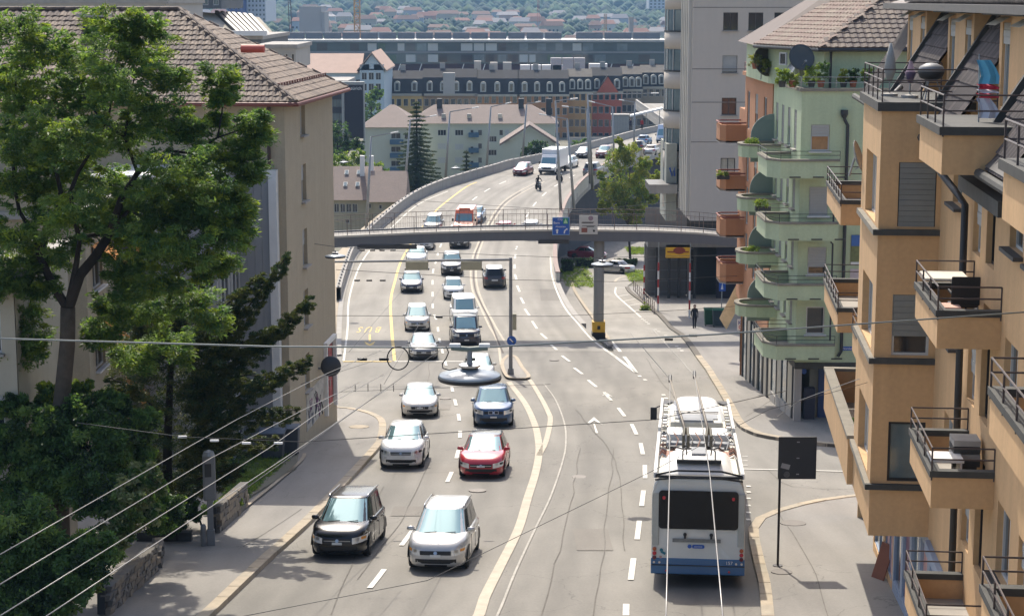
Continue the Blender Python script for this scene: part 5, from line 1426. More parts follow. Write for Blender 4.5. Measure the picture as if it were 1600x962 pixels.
# safety fence and red-white posts of the sunken side road
root_f = thing("railing","brown steel pedestrian railing along the sunken side road kerb","railing",S(1000,478))
base = root_f.location.copy(); prev=None
for k in range(12):
    t=k/11; u=990+(1022-990)*t; v=455+(491-455)*t
    q = S(u,v)-base; mb = MB(); mb.box(q.x-.03,q.x+.03,q.y-.03,q.y+.03,q.z,q.z+1.1,MATS["brown_rail"]); mb.build("railing_post",None,root_f)
    if prev is not None:
        for z in (1.05,.6,.2):
            mb = MB(); mb.bar(prev+Vector((0,0,z)),q+Vector((0,0,z)),.04,.04,MATS["brown_rail"]); mb.build("railing_bar",None,root_f)
    prev=q
for n_,(u,v,h_) in enumerate(((1028,489,4.2),(1077,499,4.5),(1006,470,3.2))):
    p = S(u,v); root = thing("marker_post",["tall thin post with red and white bands at the kerb","tall red and white banded post beside the dark underpass","red and white post at the end of the railing"][n_],"marker post",(p.x,p.y,zs(p.y)+.1))
    mb = MB(); mb.cyl((0,0,0),(0,0,h_+2),.035,.035,8,M_METAL); mb.build("pole",None,root)
    for k in range(6):
        mb = MB(); mb.cyl((0,0,h_*k/6),(0,0,h_*(k+1)/6),.075,.075,10,M_RED if k%2 else M_WHITE_P); mb.build("band",None,root)
# ------------------------------------------------------------------ building kit
M_WFRAME = mat("window_frame_white",(0.5,.5,.48),.5,var=.05)
M_WFRAME_D = mat("window_frame_dark",(0.05,.05,.05),.5,var=.05)
M_PANE = mat("window_pane",(0.02,.025,.03),.08,var=0,spec=.8)
M_PANE_B = mat("window_pane_bluish",(0.12,.17,.19),.1,.2,var=.3,scale=.7,spec=.8)
M_SHUT = mat("roller_shutter",(0.36,.36,.34),.7,var=.06)
M_SHUT_G = mat("roller_shutter_grey",(0.2,.205,.19),.7,var=.12,scale=2)
M_SILL = mat("stone_sill",(0.3,.28,.25),.8,var=.1)
M_SILL_D = mat("dark_sill",(0.05,.05,.05),.7,var=.15)
M_CURT = mat("curtain",(0.42,.38,.3),.9,var=.2,scale=4)
_wc = {}
def win_meshes(w,h,mull,fm,pm,sh,sm,sill,fw=.06):
    key = (round(w,2),round(h,2),mull,fm.name,pm.name,round(sh,2),sm.name if sm else 0,sill.name if sill else 0)
    if key in _wc: return _wc[key]
    f = MB()
    f.box(0,fw,-.05,.03,0,h,fm); f.box(w-fw,w,-.05,.03,0,h,fm); f.box(fw,w-fw,-.05,.03,0,fw,fm); f.box(fw,w-fw,-.05,.03,h-fw,h,fm)
    for k in range(1,mull+1):
        x = w*k/(mull+1); f.box(x-.03,x+.03,-.045,.028,fw,h-fw,fm)
    p = MB(); p.box(fw,w-fw,-.01,.01,fw,h-fw,pm)
    s = None
    if sh > 0:
        s = MB(); n = max(2,int(h*sh/.12)); 
        for k in range(n):
            z1 = h-.01-k*h*sh/n; s.box(fw*.4,w-fw*.4,-.09-(.008 if k%2 else 0),-.06,z1-h*sh/n+.006,z1,sm)
    sl_ = None
    if sill: sl_ = MB(); sl_.box(-.08,w+.08,-.22,-.05,-.07,0,sill)
    r = (f.mesh("window"),p.mesh("pane"),s.mesh("shutter") if s else None,sl_.mesh("sill") if sl_ else None)
    _wc[key] = r; return r
def add_window(parent,O,U,w,h,mull=1,fm=None,pm=None,sh=0,sm=None,sill=None,depth=.12,level3=True,name="window"):
    U = Vector(U).normalized(); N = Vector((U.y,-U.x,0)); ang = math.atan2(U.y,U.x)
    fm = fm or M_WFRAME; pm = pm or M_PANE
    ms = win_meshes(w,h,mull,fm,pm,sh,(sm or M_SHUT) if sh else None,sill)
    o = place(ms[0],name,parent,Vector(O)-N*depth,(0,0,ang))
    place(ms[1],"pane",o)
    if ms[2]: place(ms[2],"shutter",o)
    if ms[3]: place(ms[3],"sill",o,(0,-depth+.05,0))
    return o
def face_with_windows(parent,O,U,w,z0,z1,wins,wall_m,depth=.16,nm="wall",**kw):
    """wins: (x,z,w,h,dict)"""
    mb = MB(); wall_panel(mb,O,U,w,z0,z1,[(a,a+c,b,b+d) for a,b,c,d,_ in wins],depth,wall_m)
    o = mb.build(nm,None,parent); Uv = Vector(U).normalized()
    for a,b,c,d,opt in wins:
        q = dict(kw); q.update(opt)
        add_window(parent,Vector(O)+Uv*a+Vector((0,0,b)),U,c,d,depth=depth-.04,**q)
    return o
def solid(parent,x0,x1,y0,y1,z0,z1,m,nm,bevel=0):
    mb = MB(); mb.box(x0,x1,y0,y1,z0,z1,m); return mb.build(nm,None,parent,bevel=bevel)
def tile_mesh(w,l,m,nm="roof_tile"):
    mb = MB(); vs=[]
    P = [(0,.0),(.25,.035),(.55,.045),(.8,.01),(1.0,.012)]
    for y,dz in ((0,.035),(l*1.12,.0)):
        for x,z in P: vs.append((x*w,y,z+dz))
    for x,z in P: vs.append((x*w,0,z-.03))
    n=len(P); fs=[(i,i+1,n+i+1,n+i) for i in range(n-1)]+[(2*n+i,2*n+i+1,i+1,i) for i in range(n-1)]
    mb.add(vs,fs,m); return mb.mesh(nm)
def tiled(parent,O,U,Sv,rows,tw,tl,xa,xb,m,limit=300,name="roof_tile",mats=None):
    """tiles on the plane O + U*x + S*y, row r from xa(y) to xb(y); the first `limit` stay single parts"""
    U=Vector(U).normalized(); Sv=Vector(Sv).normalized(); Nn=U.cross(Sv).normalized()
    flip = Nn.z < 0
    if flip: Nn = -Nn
    UU = -U if flip else U
    me = tile_mesh(tw,tl,m); rot = Matrix((UU,Sv,Nn)).transposed().to_euler()
    mes=[me]
    if mats: mes=[tile_mesh(tw,tl,q) for q in mats]
    cnt=0; big=MB(); rnd=random.Random(5)
    for r in range(rows):
        y=r*tl; a,b=xa(y),xb(y); x=a
        while x < b-tw*.5:
            pos=Vector(O)+U*(x+(tw if flip else 0))+Sv*y+Nn*(.004*rnd.random())
            mi=rnd.randrange(len(mes))
            if cnt < limit: place(mes[mi],name,parent,pos,rot); cnt+=1
            else:
                src=mes[mi]; base=len(big.v); k=big._m(src.materials[0]); jit=Nn*(rnd.random()*.012)
                for v in src.vertices: big.v.append(tuple(pos+jit+UU*v.co.x+Sv*v.co.y+Nn*v.co.z))
                for p in src.polygons: big.f.append(tuple(base+i for i in p.vertices)); big.mi.append(k)
            x+=tw
    if big.v: tag(big.build("roof_tiles",None,parent),kind='stuff')
def rail(parent,pts,h=.42,bars=2,m=None,post_step=1.2,r=.017,nm="railing_bar",z0=0):
    m=m or M_DARK; pts=[Vector(p) for p in pts]
    for k in range(bars):
        mb=MB(); zz=z0+h*(k+1)/bars
        mb.tube([p+Vector((0,0,zz)) for p in pts],r,6,m); mb.build(nm,None,parent)
    for a,b in zip(pts,pts[1:]):
        n=max(1,int((b-a).length/post_step))
        for k in range(n+1):
            if k==n and b is not pts[-1]: continue
            q=a.lerp(b,k/n); mb=MB(); mb.box(q.x-.015,q.x+.015,q.y-.015,q.y+.015,q.z+z0-.18,q.z+z0+h,m); mb.build("railing_post",None,parent)
# ------------------------------------------------------------------ left: beige apartment house with the hipped tile roof
M_BEIGE = mat("beige_plaster",(0.37,.31,.215),.9,var=.18,scale=1.4,streak=.45,bump=.2,fine=.4)
M_TILE1 = mat("roof_tile_brown",(0.15,.108,.08),.75,var=.4,scale=1.8,fine=.4)
M_TILE2 = mat("roof_tile_pale",(0.225,.165,.12),.75,var=.4,scale=1.8,fine=.4)
M_TILE3 = mat("roof_tile_dark",(0.085,.058,.048),.75,var=.3,scale=1.8,fine=.4)
M_RUSTR = mat("rusty_gutter",(0.17,.05,.035),.6,var=.2)
A = G(455,716); B = G(527,661)
d = (B-A); d.z=0; LB = d.length; ang = math.atan2(d.x,d.y)
lb = thing("apartment_house","beige plastered apartment house with brown hipped tile roof behind the big tree","building",(A.x,A.y,zm(A.y)),-ang)
EZ = W(455,160,A.y).z - lb.location.z      # eave height
WL = 22.0
zb0 = -1.5
def lz(v): return W(455,v,A.y).z-lb.location.z
# street face (normal +x local): O at far end so that the outward normal points to +x
sw = []
for vt,vb in ((165,222),(270,330),(376,436),(475,535)):
    sw.append((LB-3.7,lz(vb),1.05,lz(vt)-lz(vb),dict(mull=0,fm=M_WFRAME,sh=.45 if vt in (270,376) else .0,sill=M_SILL)))
sw2=[(LB-3.7-.0,lz(640),1.05,lz(580)-lz(640),dict(mull=0,sill=M_SILL,fm=M_WFRAME))]
wins=[]
y0_=3.3
for (a,b,c,d_,o_) in sw+sw2: wins.append((y0_,b,c,d_,o_))
# entrance: white frame, red door
face_with_windows(lb,(0,0,0),(0,1,0),LB,zb0,EZ,wins+[(LB-3.1,.35,2.3,2.75,dict(mull=0,pm=M_PANE))],M_BEIGE,depth=.25)
for p_ in (LB-3.15,LB-.8): solid(lb,.0,.16,p_-.08,p_+.1,.0,3.25,M_WHITE_P,"door_surround")
solid(lb,.0,.16,LB-3.22,LB-.70,3.13,3.3,M_WHITE_P,"door_surround")
dr = solid(lb,-.2,.02,LB-2.1,LB-1.2,.2,2.95,mat("red_door",(0.30,.012,.02),.5,var=.08),"door",.02)
solid(dr,.02,.06,LB-2.0,LB-1.95,1.1,1.4,M_CHROME,"handle")
# sprayed graffiti panels on the street side
gm = mat("graffiti_wall",(0.4,.38,.34),.8,var=.5,scale=2.2)
solid(lb,.003,.02,3.4,LB-3.4,.3,1.9,gm,"graffiti_panel")
rg=random.Random(9)
for k in range(11):
    y=3.7+rg.random()*(LB-7.6); z=.5+rg.random()*.9; pts=[Vector((.026,y+.25*math.sin(t*2.1+k)+t*.08,z+.32*math.cos(t*1.7+k*2))) for t in range(6)]
    mb=MB(); mb.tube(pts,.018,4,[M_TRIM,mat("spray_purple",(.16,.05,.14),.7,var=0),mat("spray_grey",(.18,.18,.2),.7,var=0)][k%3]); mb.build("graffiti_stroke",None,lb)
mb=MB(); mb.lathe([(.45,.0),(.45,.05),(.4,.09),(.05,.12)],n=22,m=M_DARK); o=mb.build("satellite_dish",None,lb,smooth=True); o.location=(.55,LB-4.6,2.55); o.rotation_euler=(R(78),0,R(20))
solid(lb,.0,.4,LB-4.65,LB-4.55,2.4,2.5,M_METAL,"dish_arm")
# camera-facing front (normal -y): from x=-WL to 0
fw=[]
for i,x in enumerate((-20.5,-18.4,-16.0,-13.6)):
    for vt,vb in ((170,222),(276,332),(380,436),(480,536)): fw.append((x+WL,lz(vb),1.3,lz(vt)-lz(vb),dict(mull=1,sill=M_SILL,sh=.4 if (i+vt)%3==0 else 0)))
face_with_windows(lb,(-WL,0,0),(1,0,0),WL,zb0,EZ,fw,M_BEIGE,depth=.22)
mb=MB(); wall_panel(mb,(0,LB,0),(-1,0,0),WL,zb0,EZ,[],.1,M_BEIGE); wall_panel(mb,(-WL,LB,0),(0,-1,0),LB,zb0,EZ,[],.1,M_BEIGE); mb.build("wall",None,lb)
mb=MB(); mb.tube([(-.55,-.18,EZ+.0),(-.62,-.12,EZ-.4),(-.62,-.1,-.5)],.07,8,mat("dark_brown_pipe",(0.045,.025,.02),.5)); mb.build("downpipe",None,lb)
# grey clad panel and lower white framed wing beside it
x0=W(376,400,A.y).x-A.x; x1=W(437,400,A.y).x-A.x; zc=lz(265)
M_CLAD = mat("grey_cladding",(0.3,.305,.31),.6,var=.06,scale=.6)
solid(lb,x0,x1-.32,-.30,-.01,-.5,zc-.25,M_CLAD,"cladding")
solid(lb,x1-.32,x1,-.42,-.01,-.5,zc,M_WHITE_P,"cladding_frame"); solid(lb,x0,x1-.325,-.42,-.01,zc-.22,zc,M_WHITE_P,"cladding_frame")
for k in range(1,4): solid(lb,x0+(x1-.32-x0)*k/4-.01,x0+(x1-.32-x0)*k/4+.01,-.315,-.30,-.5,zc-.25,M_METAL,"cladding_joint")
mb=MB(); mb.box(x0-4.6,x0-.01,-4.2,-.02,-.7,zc-.02); mb.build("wing",M_CLAD,lb); solid(lb,x0-4.7,x0+.06,-4.3,-.02,zc,zc+.15,M_WHITE_P,"wing_coping")
for k in range(4):
    for q in range(2): add_window(lb,(x0+.0,-3.9+q*1.9,1.2+k*2.85),(0,1,0),1.3,1.5,mull=1,depth=-.03)
# roof: hipped
OV=.6; SL=math.tan(R(30)); half=(LB+2*OV)/2; RZ=EZ+half*SL
c0=Vector((-WL-OV,-OV,EZ)); c1=Vector((OV,-OV,EZ)); c2=Vector((OV,LB+OV,EZ)); c3=Vector((-WL-OV,LB+OV,EZ)); r0=Vector((-WL-OV,-OV+half,RZ)); r1=Vector((OV-half*1.0,-OV+half,RZ))
mb=MB(); mb.add([c0,c1,r1,r0,c2,c3],[(0,1,2,3),(1,4,2),(4,5,3,2),(0,3,5)],M_TILE3); mb.add([c0,c1,c2,c3],[(3,2,1,0)],M_WHITE_P); rf=mb.build("roof",None,lb)
mb=MB(); mb.add([c0+Vector((0,0,-.02)),c1+Vector((0,0,-.02)),c2+Vector((0,0,-.02)),c3+Vector((0,0,-.02))],[(3,2,1,0)],M_BEIGE); mb.build("soffit",None,lb)
slen=math.hypot(half,half*SL); Sv=(0,math.cos(R(30)),math.sin(R(30))); rows=int(slen/.38)
hipx=half*1.0/slen
tiled(lb,c1+Vector((0,0,.03)),(-1,0,0),Sv,rows,.29,.38,lambda y:y*hipx,lambda y:WL+2*OV,M_TILE1,limit=260,mats=[M_TILE1,M_TILE1,M_TILE2,M_TILE3])
e=c2-c1; mid=(c1+c2)/2; S2=(r1-mid).normalized(); l2=(r1-mid).length
tiled(lb,c1+Vector((0,0,.03)),e,S2,int(l2/.38),.29,.38,lambda y:y/l2*e.length/2,lambda y:e.length*(1-y/l2/2),M_TILE2,limit=40,mats=[M_TILE1,M_TILE2,M_TILE2])
for a_,b_ in ((c1,r1),(c2,r1),(r0,r1)):
    n=int((b_-a_).length/.4)
    for k in range(n):
        if a_ is c2 and k%2: continue
        q=a_.lerp(b_,k/n)+Vector((0,0,.06)); q2=a_.lerp(b_,(k+1.1)/n)+Vector((0,0,.09))
        mb=MB(); mb.cyl(q,q2,.10,.085,8,[M_TILE1,M_TILE3][k%2]); mb.build("ridge_tile",None,rf)
mb=MB(); mb.tube([c0+Vector((0,-.08,-.05)),c1+Vector((.08,-.08,-.05)),c2+Vector((.08,0,-.05))],.085,8,M_RUSTR); mb.build("gutter",None,lb)
# snow guard along the street side of the roof
for k in range(20):
    q=c1.lerp(c2,.08+k*.045)+S2*1.0; mb=MB(); mb.box(q.x-.02,q.x+.03,q.y-.02,q.y+.02,q.z,q.z+.22,M_RUSTR); mb.build("snow_guard_bar",None,rf)
for q in (.12,.22):
    a_=c1.lerp(c2,.06)+S2*1.0+Vector((0,0,q)); b_=c1.lerp(c2,.95)+S2*1.0+Vector((0,0,q)); mb=MB(); mb.bar(a_,b_,.03,.03,M_RUSTR); mb.build("snow_guard_rail",None,rf)
q=c1.lerp(r1,.47)+Vector((.5,.5,.35)); mb=MB(); mb.cyl(q-Vector((.5,0,0)),q+Vector((.45,0,0)),.16,.16,12,mat("red_pipe",(0.5,.09,.06),.5)); mb.build("vent_pipe",None,rf)
# chimney with pale cap, ladder
xc=W(128,30,A.y+4).x-A.x; zc2=RZ-.55
ch=solid(lb,xc-.4,xc+.4,half-OV-1.7,half-OV-1.0,RZ-1.6,RZ-.25,M_DARK,"chimney"); solid(ch,xc-.6,xc+.6,half-OV-1.95,half-OV-.8,RZ-.25,RZ-.12,M_CONC,"chimney_cap")
# ------------------------------------------------------------------ nearer wing of the left block, with orange awnings
wg = thing("apartment_house","beige house wing with orange awnings behind the big tree trunk","building",(-14.6,W(130,600,63).y,zm(63)),R(1))
zt2=EZ-3.4+lb.location.z-wg.location.z
ww=[]
for k in range(3):
    for q in range(3): ww.append((1.0+q*3.6,1.6+k*2.85,1.7,1.55,dict(mull=1,sill=M_WHITE_P)))
face_with_windows(wg,(0,0,0),(0,1,0),11.5,-.8,zt2,ww,M_BEIGE,depth=.18)
face_with_windows(wg,(-14,0,0),(1,0,0),14,-.8,zt2,[(x,1.4+k*2.85,1.4,1.5,dict(mull=1,sill=M_SILL)) for x in (6,9.5) for k in range(4)],M_BEIGE,depth=.18)
solid(wg,-14.2,.2,-.2,11.6,zt2,zt2+.25,M_CONC,"roof"); solid(wg,-14.2,-14,-.0,11.5,-.8,zt2,M_BEIGE,"wall")
M_AWN=mat("orange_awning",(0.6,.24,.05),.8,var=.1)
for k in range(3):
    for q in (0,1):
        mb=MB(); y=1.0+q*3.6; z=3.2+k*2.85; mb.add([(.02,y-.1,z),(.9,y-.1,z-.65),(.9,y+1.8,z-.65),(.02,y+1.8,z),(.9,y-.1,z-.85),(.9,y+1.8,z-.85)],[(0,1,2,3),(1,4,5,2)],M_AWN); mb.build("awning",None,wg)
# near-left house corner
nh = thing("apartment_house","pale house corner with windows at the left edge of the view","building",(-13.3,W(13,600,49).y,zm(49)),0)
ztn=W(10,430,49).z-nh.location.z
face_with_windows(nh,(-10,0,0),(1,0,0),10,-1,ztn,[(8.45,z,1.15,1.7,dict(mull=0,sill=M_SILL,pm=M_PANE,sh=.2)) for z in (.9,3.75,6.6)],mat("pale_plaster",(0.4,.36,.28),.9,var=.12,scale=1.5,streak=.4),depth=.2)
solid(nh,-.02,.0,0.0,6,-1,ztn,MATS["pale_plaster"],"wall"); solid(nh,-10.1,.3,-.3,6,ztn,ztn+.2,M_SILL,"roof_edge")
mb=MB(); mb.add([(-1.6,-.05,3.0),(-.3,-.05,3.0),(-.3,-.7,2.4),(-1.6,-.7,2.4)],[(0,3,2,1)],M_AWN); mb.build("awning",None,nh)
# ------------------------------------------------------------------ buildings peeping over the left roof
def block(label,u0,u1,vt,vb,y,dep,m,rows=0,cols=0,extra=None,winm=None,cat="building",roofm=None,name="building",rz=0,sh=0,mull=0,wfrac=(.55,.5)):
    a=W(u0,vb,y); b=W(u1,vt,y); w=b.x-a.x; h=b.z-a.z
    root=thing(name,label,cat,((a.x),y,a.z),rz)
    wins=[]
    for r in range(rows):
        for c in range(cols):
            cw=w/cols; chh=h/rows; ww_=cw*wfrac[0]; hh=chh*wfrac[1]
            wins.append((cw*c+(cw-ww_)/2,chh*r+(chh-hh)/2,ww_,hh,dict(mull=mull,pm=winm or M_PANE,fm=M_WFRAME,sh=sh)))
    face_with_windows(root,(0,0,0),(1,0,0),w,0,h,wins,m,depth=.2)
    mb=MB(); wall_panel(mb,(w,0,0),(0,1,0),dep,0,h,[],.1,m); wall_panel(mb,(0,dep,0),(0,-1,0),dep,0,h,[],.1,m); wall_panel(mb,(w,dep,0),(-1,0,0),w,0,h,[],.1,m); mb.build("wall",None,root)
    mb=MB(); mb.box(-.15,w+.15,-.15,dep+.15,h,h+.3,roofm or M_CONC); mb.build("roof",None,root)
    return root,w,h
M_FARW = mat("far_wall_pale",(0.42,.4,.36),.9,var=.1,scale=.3)
M_FARD = mat("far_wall_dark",(0.12,.13,.14),.8,var=.15,scale=.3)
rt,w_,h_=block("grey flat roofed block with pale coping behind the tiled roof",300,408,62,110,150,18,M_FARD,2,9,winm=M_PANE_B)
solid(rt,-.5,w_+.5,-.6,0,h_+.31,h_+.7,M_WHITE_P,"coping")
# slanted roof lights
rt=thing("building","low block with sloping beige roof and dark slanted rooflights","building",W(310,48,165))
a=W(330,52,165)-rt.location; b=W(432,57,165)-rt.location; e=W(405,27,172)-rt.location; f=W(290,17,172)-rt.location
mb=MB(); mb.add([a,b,e,f],[(0,1,2,3)],mat("felt_roof",(0.34,.31,.25),.9,var=.15)); mb.build("roof",None,rt)
mb=MB(); mb.add([a,b,b-Vector((0,0,8)),a-Vector((0,0,8))],[(0,3,2,1)],M_FARW); mb.build("wall",None,rt)
for k in range(7):
    t=.42+k*.075; p0_=a.lerp(b,t); p1_=f.lerp(e,t); mb=MB(); mb.bar(p0_+Vector((0,0,.1)),p1_+Vector((0,0,.1)),.32,.35,M_DARK); mb.build("rooflight",None,rt)
block("pale low block with ribbed roof edge right of the tiled roof",404,462,76,108,140,10,M_FARW,1,6,winm=M_PANE)
block("white parapet building along the top left edge of the view",-60,260,6,60,120,14,M_FARW,1,20)
block("tall pale office tower with bluish window bands",376,414,-30,34,900,40,mat("tower_white_blue",(0.45,.5,.56),.6,var=.05),9,7,winm=M_PANE_B)
block("slim dark blue office tower beside the pale one",356,375,-30,30,880,30,mat("tower_blue",(0.03,.06,.2),.5,var=.1),9,3,winm=M_PANE)
block("grey rooftop plant building at the top left corner",150,345,-8,14,170,14,M_FARD,1,12,winm=M_PANE_B)
# ------------------------------------------------------------------ right: orange apartment block, nearest
M_OR = mat("orange_plaster",(0.57,.36,.18),.9,var=.2,scale=1.1,streak=.65,bump=.12,fine=.3)
M_SLAB = mat("dark_slab_edge",(0.055,.055,.05),.8,var=.3,scale=3)
M_RAILB = mat("brown_steel",(0.07,.05,.045),.5,var=.05)
M_COPE = mat("stone_coping",(0.22,.2,.16),.9,var=.2,scale=2)
M_DTILE = mat("dark_roof_tile",(0.075,.06,.055),.7,var=.35,scale=3)
M_DTILE2 = mat("dark_roof_tile_b",(0.12,.095,.085),.7,var=.35,scale=3)
M_STORE = mat("store_frame_blue",(0.26,.32,.42),.5,var=.06)
oy = W(1388,300,41.5).y
ob = thing("apartment_block","tall orange apartment block with balconies and dark mansard roof at the right","building",(9.62,oy,0),-math.atan(.1))
def OP(x,y,zr): return Vector((x,y,CZ+zr))
# local x: 0 = main facade, negative = towards the street; local y: 0 = near end of bay, grows away from us
def wall(x0,y0,dx,dy,w,z0,z1,wins=[],m=None,depth=.16,nm="wall",**kw):
    ww=[(a,CZ+b,c,d,o) for a,b,c,d,o in wins]
    return face_with_windows(ob,(x0,y0,0),(dx,dy,0),w,CZ+z0,CZ+z1,ww,m or M_OR,depth,nm,**kw)
FL=[-5.1,-8.05,-11.0]      # window ledges
GB=-12.25; GZ=-17.5; EV=-3.0
BX=-1.36
# bay: camera-facing side, street side
wn=[]
for i,f in enumerate(FL):
    wn.append((.38 if i else .42,f+.06,.84,1.45 if i==0 else 1.4,dict(mull=0,fm=M_TRIM if i!=1 else M_WFRAME,sh=[1.0,.68,0][i],sm=M_SHUT_G,pm=M_PANE if i<2 else M_PANE_B)))
wall(BX,0,1,0,-BX,GB,-2.45,wn,depth=.14)
wn=[(1.2,f+.06,2.6,1.5,dict(mull=3,fm=M_WFRAME,pm=M_CURT if i!=1 else M_PANE_B)) for i,f in enumerate(FL)]
wall(BX,4.6,0,-1,4.6,GB,-2.45,wn,depth=.25)
mb=MB(); wall_panel(mb,(0,4.6,0),(-1,0,0),-BX,CZ+GB,CZ-2.45,[],.1,M_OR); mb.add([OP(BX,0,GB),OP(0,0,GB),OP(0,4.6,GB),OP(BX,4.6,GB)],[(0,3,2,1)],M_OR); mb.build("wall",None,ob)
for f in FL[:3]:
    solid(ob,BX-.12,.35 if f>-11 else -.05,-.12,-.003,CZ+f-.13,CZ+f,M_SLAB,"ledge"); solid(ob,BX-.12,BX-.003,0,4.4,CZ+f-.13,CZ+f,M_COPE,"ledge")
# main facade towards the street: storeys above the shop
for (ya,yb) in ((4.6,18),(-4.6,0),(-8.2,-4.6),(-13,-8.2),(-20,-13)):
    L_=yb-ya; wn=[]
    for i,f in enumerate(FL):
        if (ya,yb)==(-4.6,0): wn.append((2.0,f+.9-.05,1.35,1.35,dict(mull=1,sh=.5 if i==0 else 0,sill=M_SILL_D,pm=M_PANE_B)))
        elif (ya,yb)==(-8.2,-4.6): wn.append((.5,f+.2,1.0,2.2,dict(mull=0,sh=.75,sm=M_SHUT,fm=M_WFRAME))); wn.append((2.2,f+.2,1.0,2.2,dict(mull=0,fm=M_TRIM,pm=M_PANE)))
        elif (ya,yb)==(4.6,18): wn += [(1.5,f+.1,1.0,2.1,dict(mull=1)),(6,f+.8,1.3,1.4,dict(mull=1)),(10,f+.1,1.0,2.2,dict(mull=1))]
        elif (ya,yb)==(-13,-8.2): wn += [(1.2,f+.85,1.35,1.35,dict(mull=1,sill=M_SILL_D)),(3.4,f+.85,1.0,1.35,dict(mull=0,sill=M_SILL_D,sh=.4))]
        else: wn += [(1.5,f+.2,1.0,2.2,dict(mull=0)),(4,f+.85,1.3,1.35,dict(mull=1))]
    wall(0,yb,0,-1,L_,GB,EV,wn,depth=.2)
# shop front on the ground floor
def gz(y): return zs(oy+y)+.1-CZ
segs_=[(12.5,9.5),(9.5,7),(7,5),(5,3.2),(3.2,1.4),(1.4,-.3),(-.3,-2.0),(-2.0,-3.4),(-3.4,-5.5),(-5.5,-8.5),(-8.5,-12),(-12,-18)]
poster=[M_PANE_B,mat("poster_pink",(0.5,.3,.3),.6,var=.5,scale=2.2),M_PANE,mat("poster_violet",(0.2,.1,.15),.6,var=.5,scale=3),M_PANE_B,MATS["poster_pink"],M_PANE,MATS["poster_violet"],M_PANE,mat("poster_map",(0.42,.4,.25),.6,var=.6,scale=4),M_PANE,M_PANE]
for i,(a,b) in enumerate(segs_):
    z0=gz(b)-.3; L_=a-b
    blind = i in (8,)
    hb=[(.22,gz(a)+.35,L_-.44,GB-.35-(gz(a)+.35),dict(mull=0 if L_<2.2 else 1,fm=M_STORE,pm=poster[i]))]
    wall(0,a,0,-1,L_,z0,GB,[] if blind else hb,M_STORE if i>1 else M_OR,depth=.12,nm="shop_front")
mb=MB(); mb.prism([(-.02,-9.5),(-.005,-9.5),(-.005,-6.2),(-.02,-6.2)],CZ-15.2,CZ-13.2,MATS["poster_map"]); mb.build("poster",None,ob)
solid(ob,-.12,-.002,-18,-.4,CZ+GB-.22,CZ+GB+.05,M_STORE,"fascia_board")
solid(ob,.001,12,17.9,18.0,CZ-20,CZ+EV,M_OR,"wall")
# long first-floor terrace beyond the bay
TX=-1.5
def parapet(x0,y0,x1,y1,z0,z1,th,nm="parapet",cap=M_COPE,m=M_OR):
    mb=MB(); a=Vector((x0,y0,0)); b=Vector((x1,y1,0)); d=(b-a).normalized(); n=Vector((-d.y,d.x,0))*th
    pts=[(a.x,a.y),(b.x,b.y),(b.x+n.x,b.y+n.y),(a.x+n.x,a.y+n.y)]
    mb.prism(pts,CZ+z0,CZ+z1,m); o=mb.build(nm,None,ob)
    if cap:
        a2=a-d*.03-n*.15; b2=b+d*.03-n*.15; n2=n*1.3; c=MB(); c.prism([(a2.x,a2.y),(b2.x,b2.y),(b2.x+n2.x,b2.y+n2.y),(a2.x+n2.x,a2.y+n2.y)],CZ+z1+.002,CZ+z1+.09,cap); c.build("coping",None,o)
    return o
parapet(TX,4.61,TX,13.4,GB,-11.05,-.22); parapet(TX,13.42,0,13.42,GB,-11.05,.2)
solid(ob,TX+.01,-.01,4.62,13.4,CZ+GB,CZ+GB+.25,M_CONC,"terrace_floor")
# balconies: (near y, far y, projection, rail level)
def balcony(ya,yb,pr,rl,furn=None,near_open=False):
    pt=rl-.42; pbm=rl-1.12
    bal=thing_part=bpy.data.objects.new("balcony",None); COL.objects.link(bal); bal.parent=ob
    def sp(x0,x1,y0,y1,z0,z1,m,nm): 
        mb=MB(); mb.box(x0,x1,y0,y1,CZ+z0,CZ+z1,m); return mb.build(nm,None,bal)
    sp(-pr,-pr+.12,ya,yb,pbm,pt-.12,M_OR,"parapet"); sp(-pr+.121,-.002,ya,ya+.12,pbm,pt-.12,M_OR,"parapet"); sp(-pr+.121,-.002,yb-.12,yb,pbm,pt-.12,M_OR,"parapet")
    sp(-pr-.04,-pr+.16,ya-.04,yb+.04,pt-.118,pt,M_SLAB,"coping"); sp(-pr+.161,-.002,ya-.04,ya+.16,pt-.118,pt,M_SLAB,"coping"); sp(-pr+.161,-.002,yb-.16,yb+.04,pt-.118,pt,M_SLAB,"coping")
    sp(-pr+.121,-.002,ya+.121,yb-.121,pbm+.01,pbm+.18,M_CONC,"floor")
    P=[Vector((-.01,yb,CZ+pt)),Vector((-pr,yb,CZ+pt)),Vector((-pr,ya,CZ+pt)),Vector((-.01,ya,CZ+pt))]
    rail(bal,P,h=.42,bars=2,m=M_RAILB,post_step=.9)
    return bal
bals=[balcony(-8.9,-5.5,1.12,-5.05),balcony(-8.9,-5.5,1.12,-8.0),balcony(-8.9,-5.5,1.12,-10.95)]
for r_ in (-5.05,-8.0,-10.95): balcony(-20,-15.6,1.2,r_)
for r_ in (-5.0,-8.0): balcony(9.2,14.8,1.5,r_)
for r_ in (-8.0,): balcony(5.0,6.6,1.3,r_)
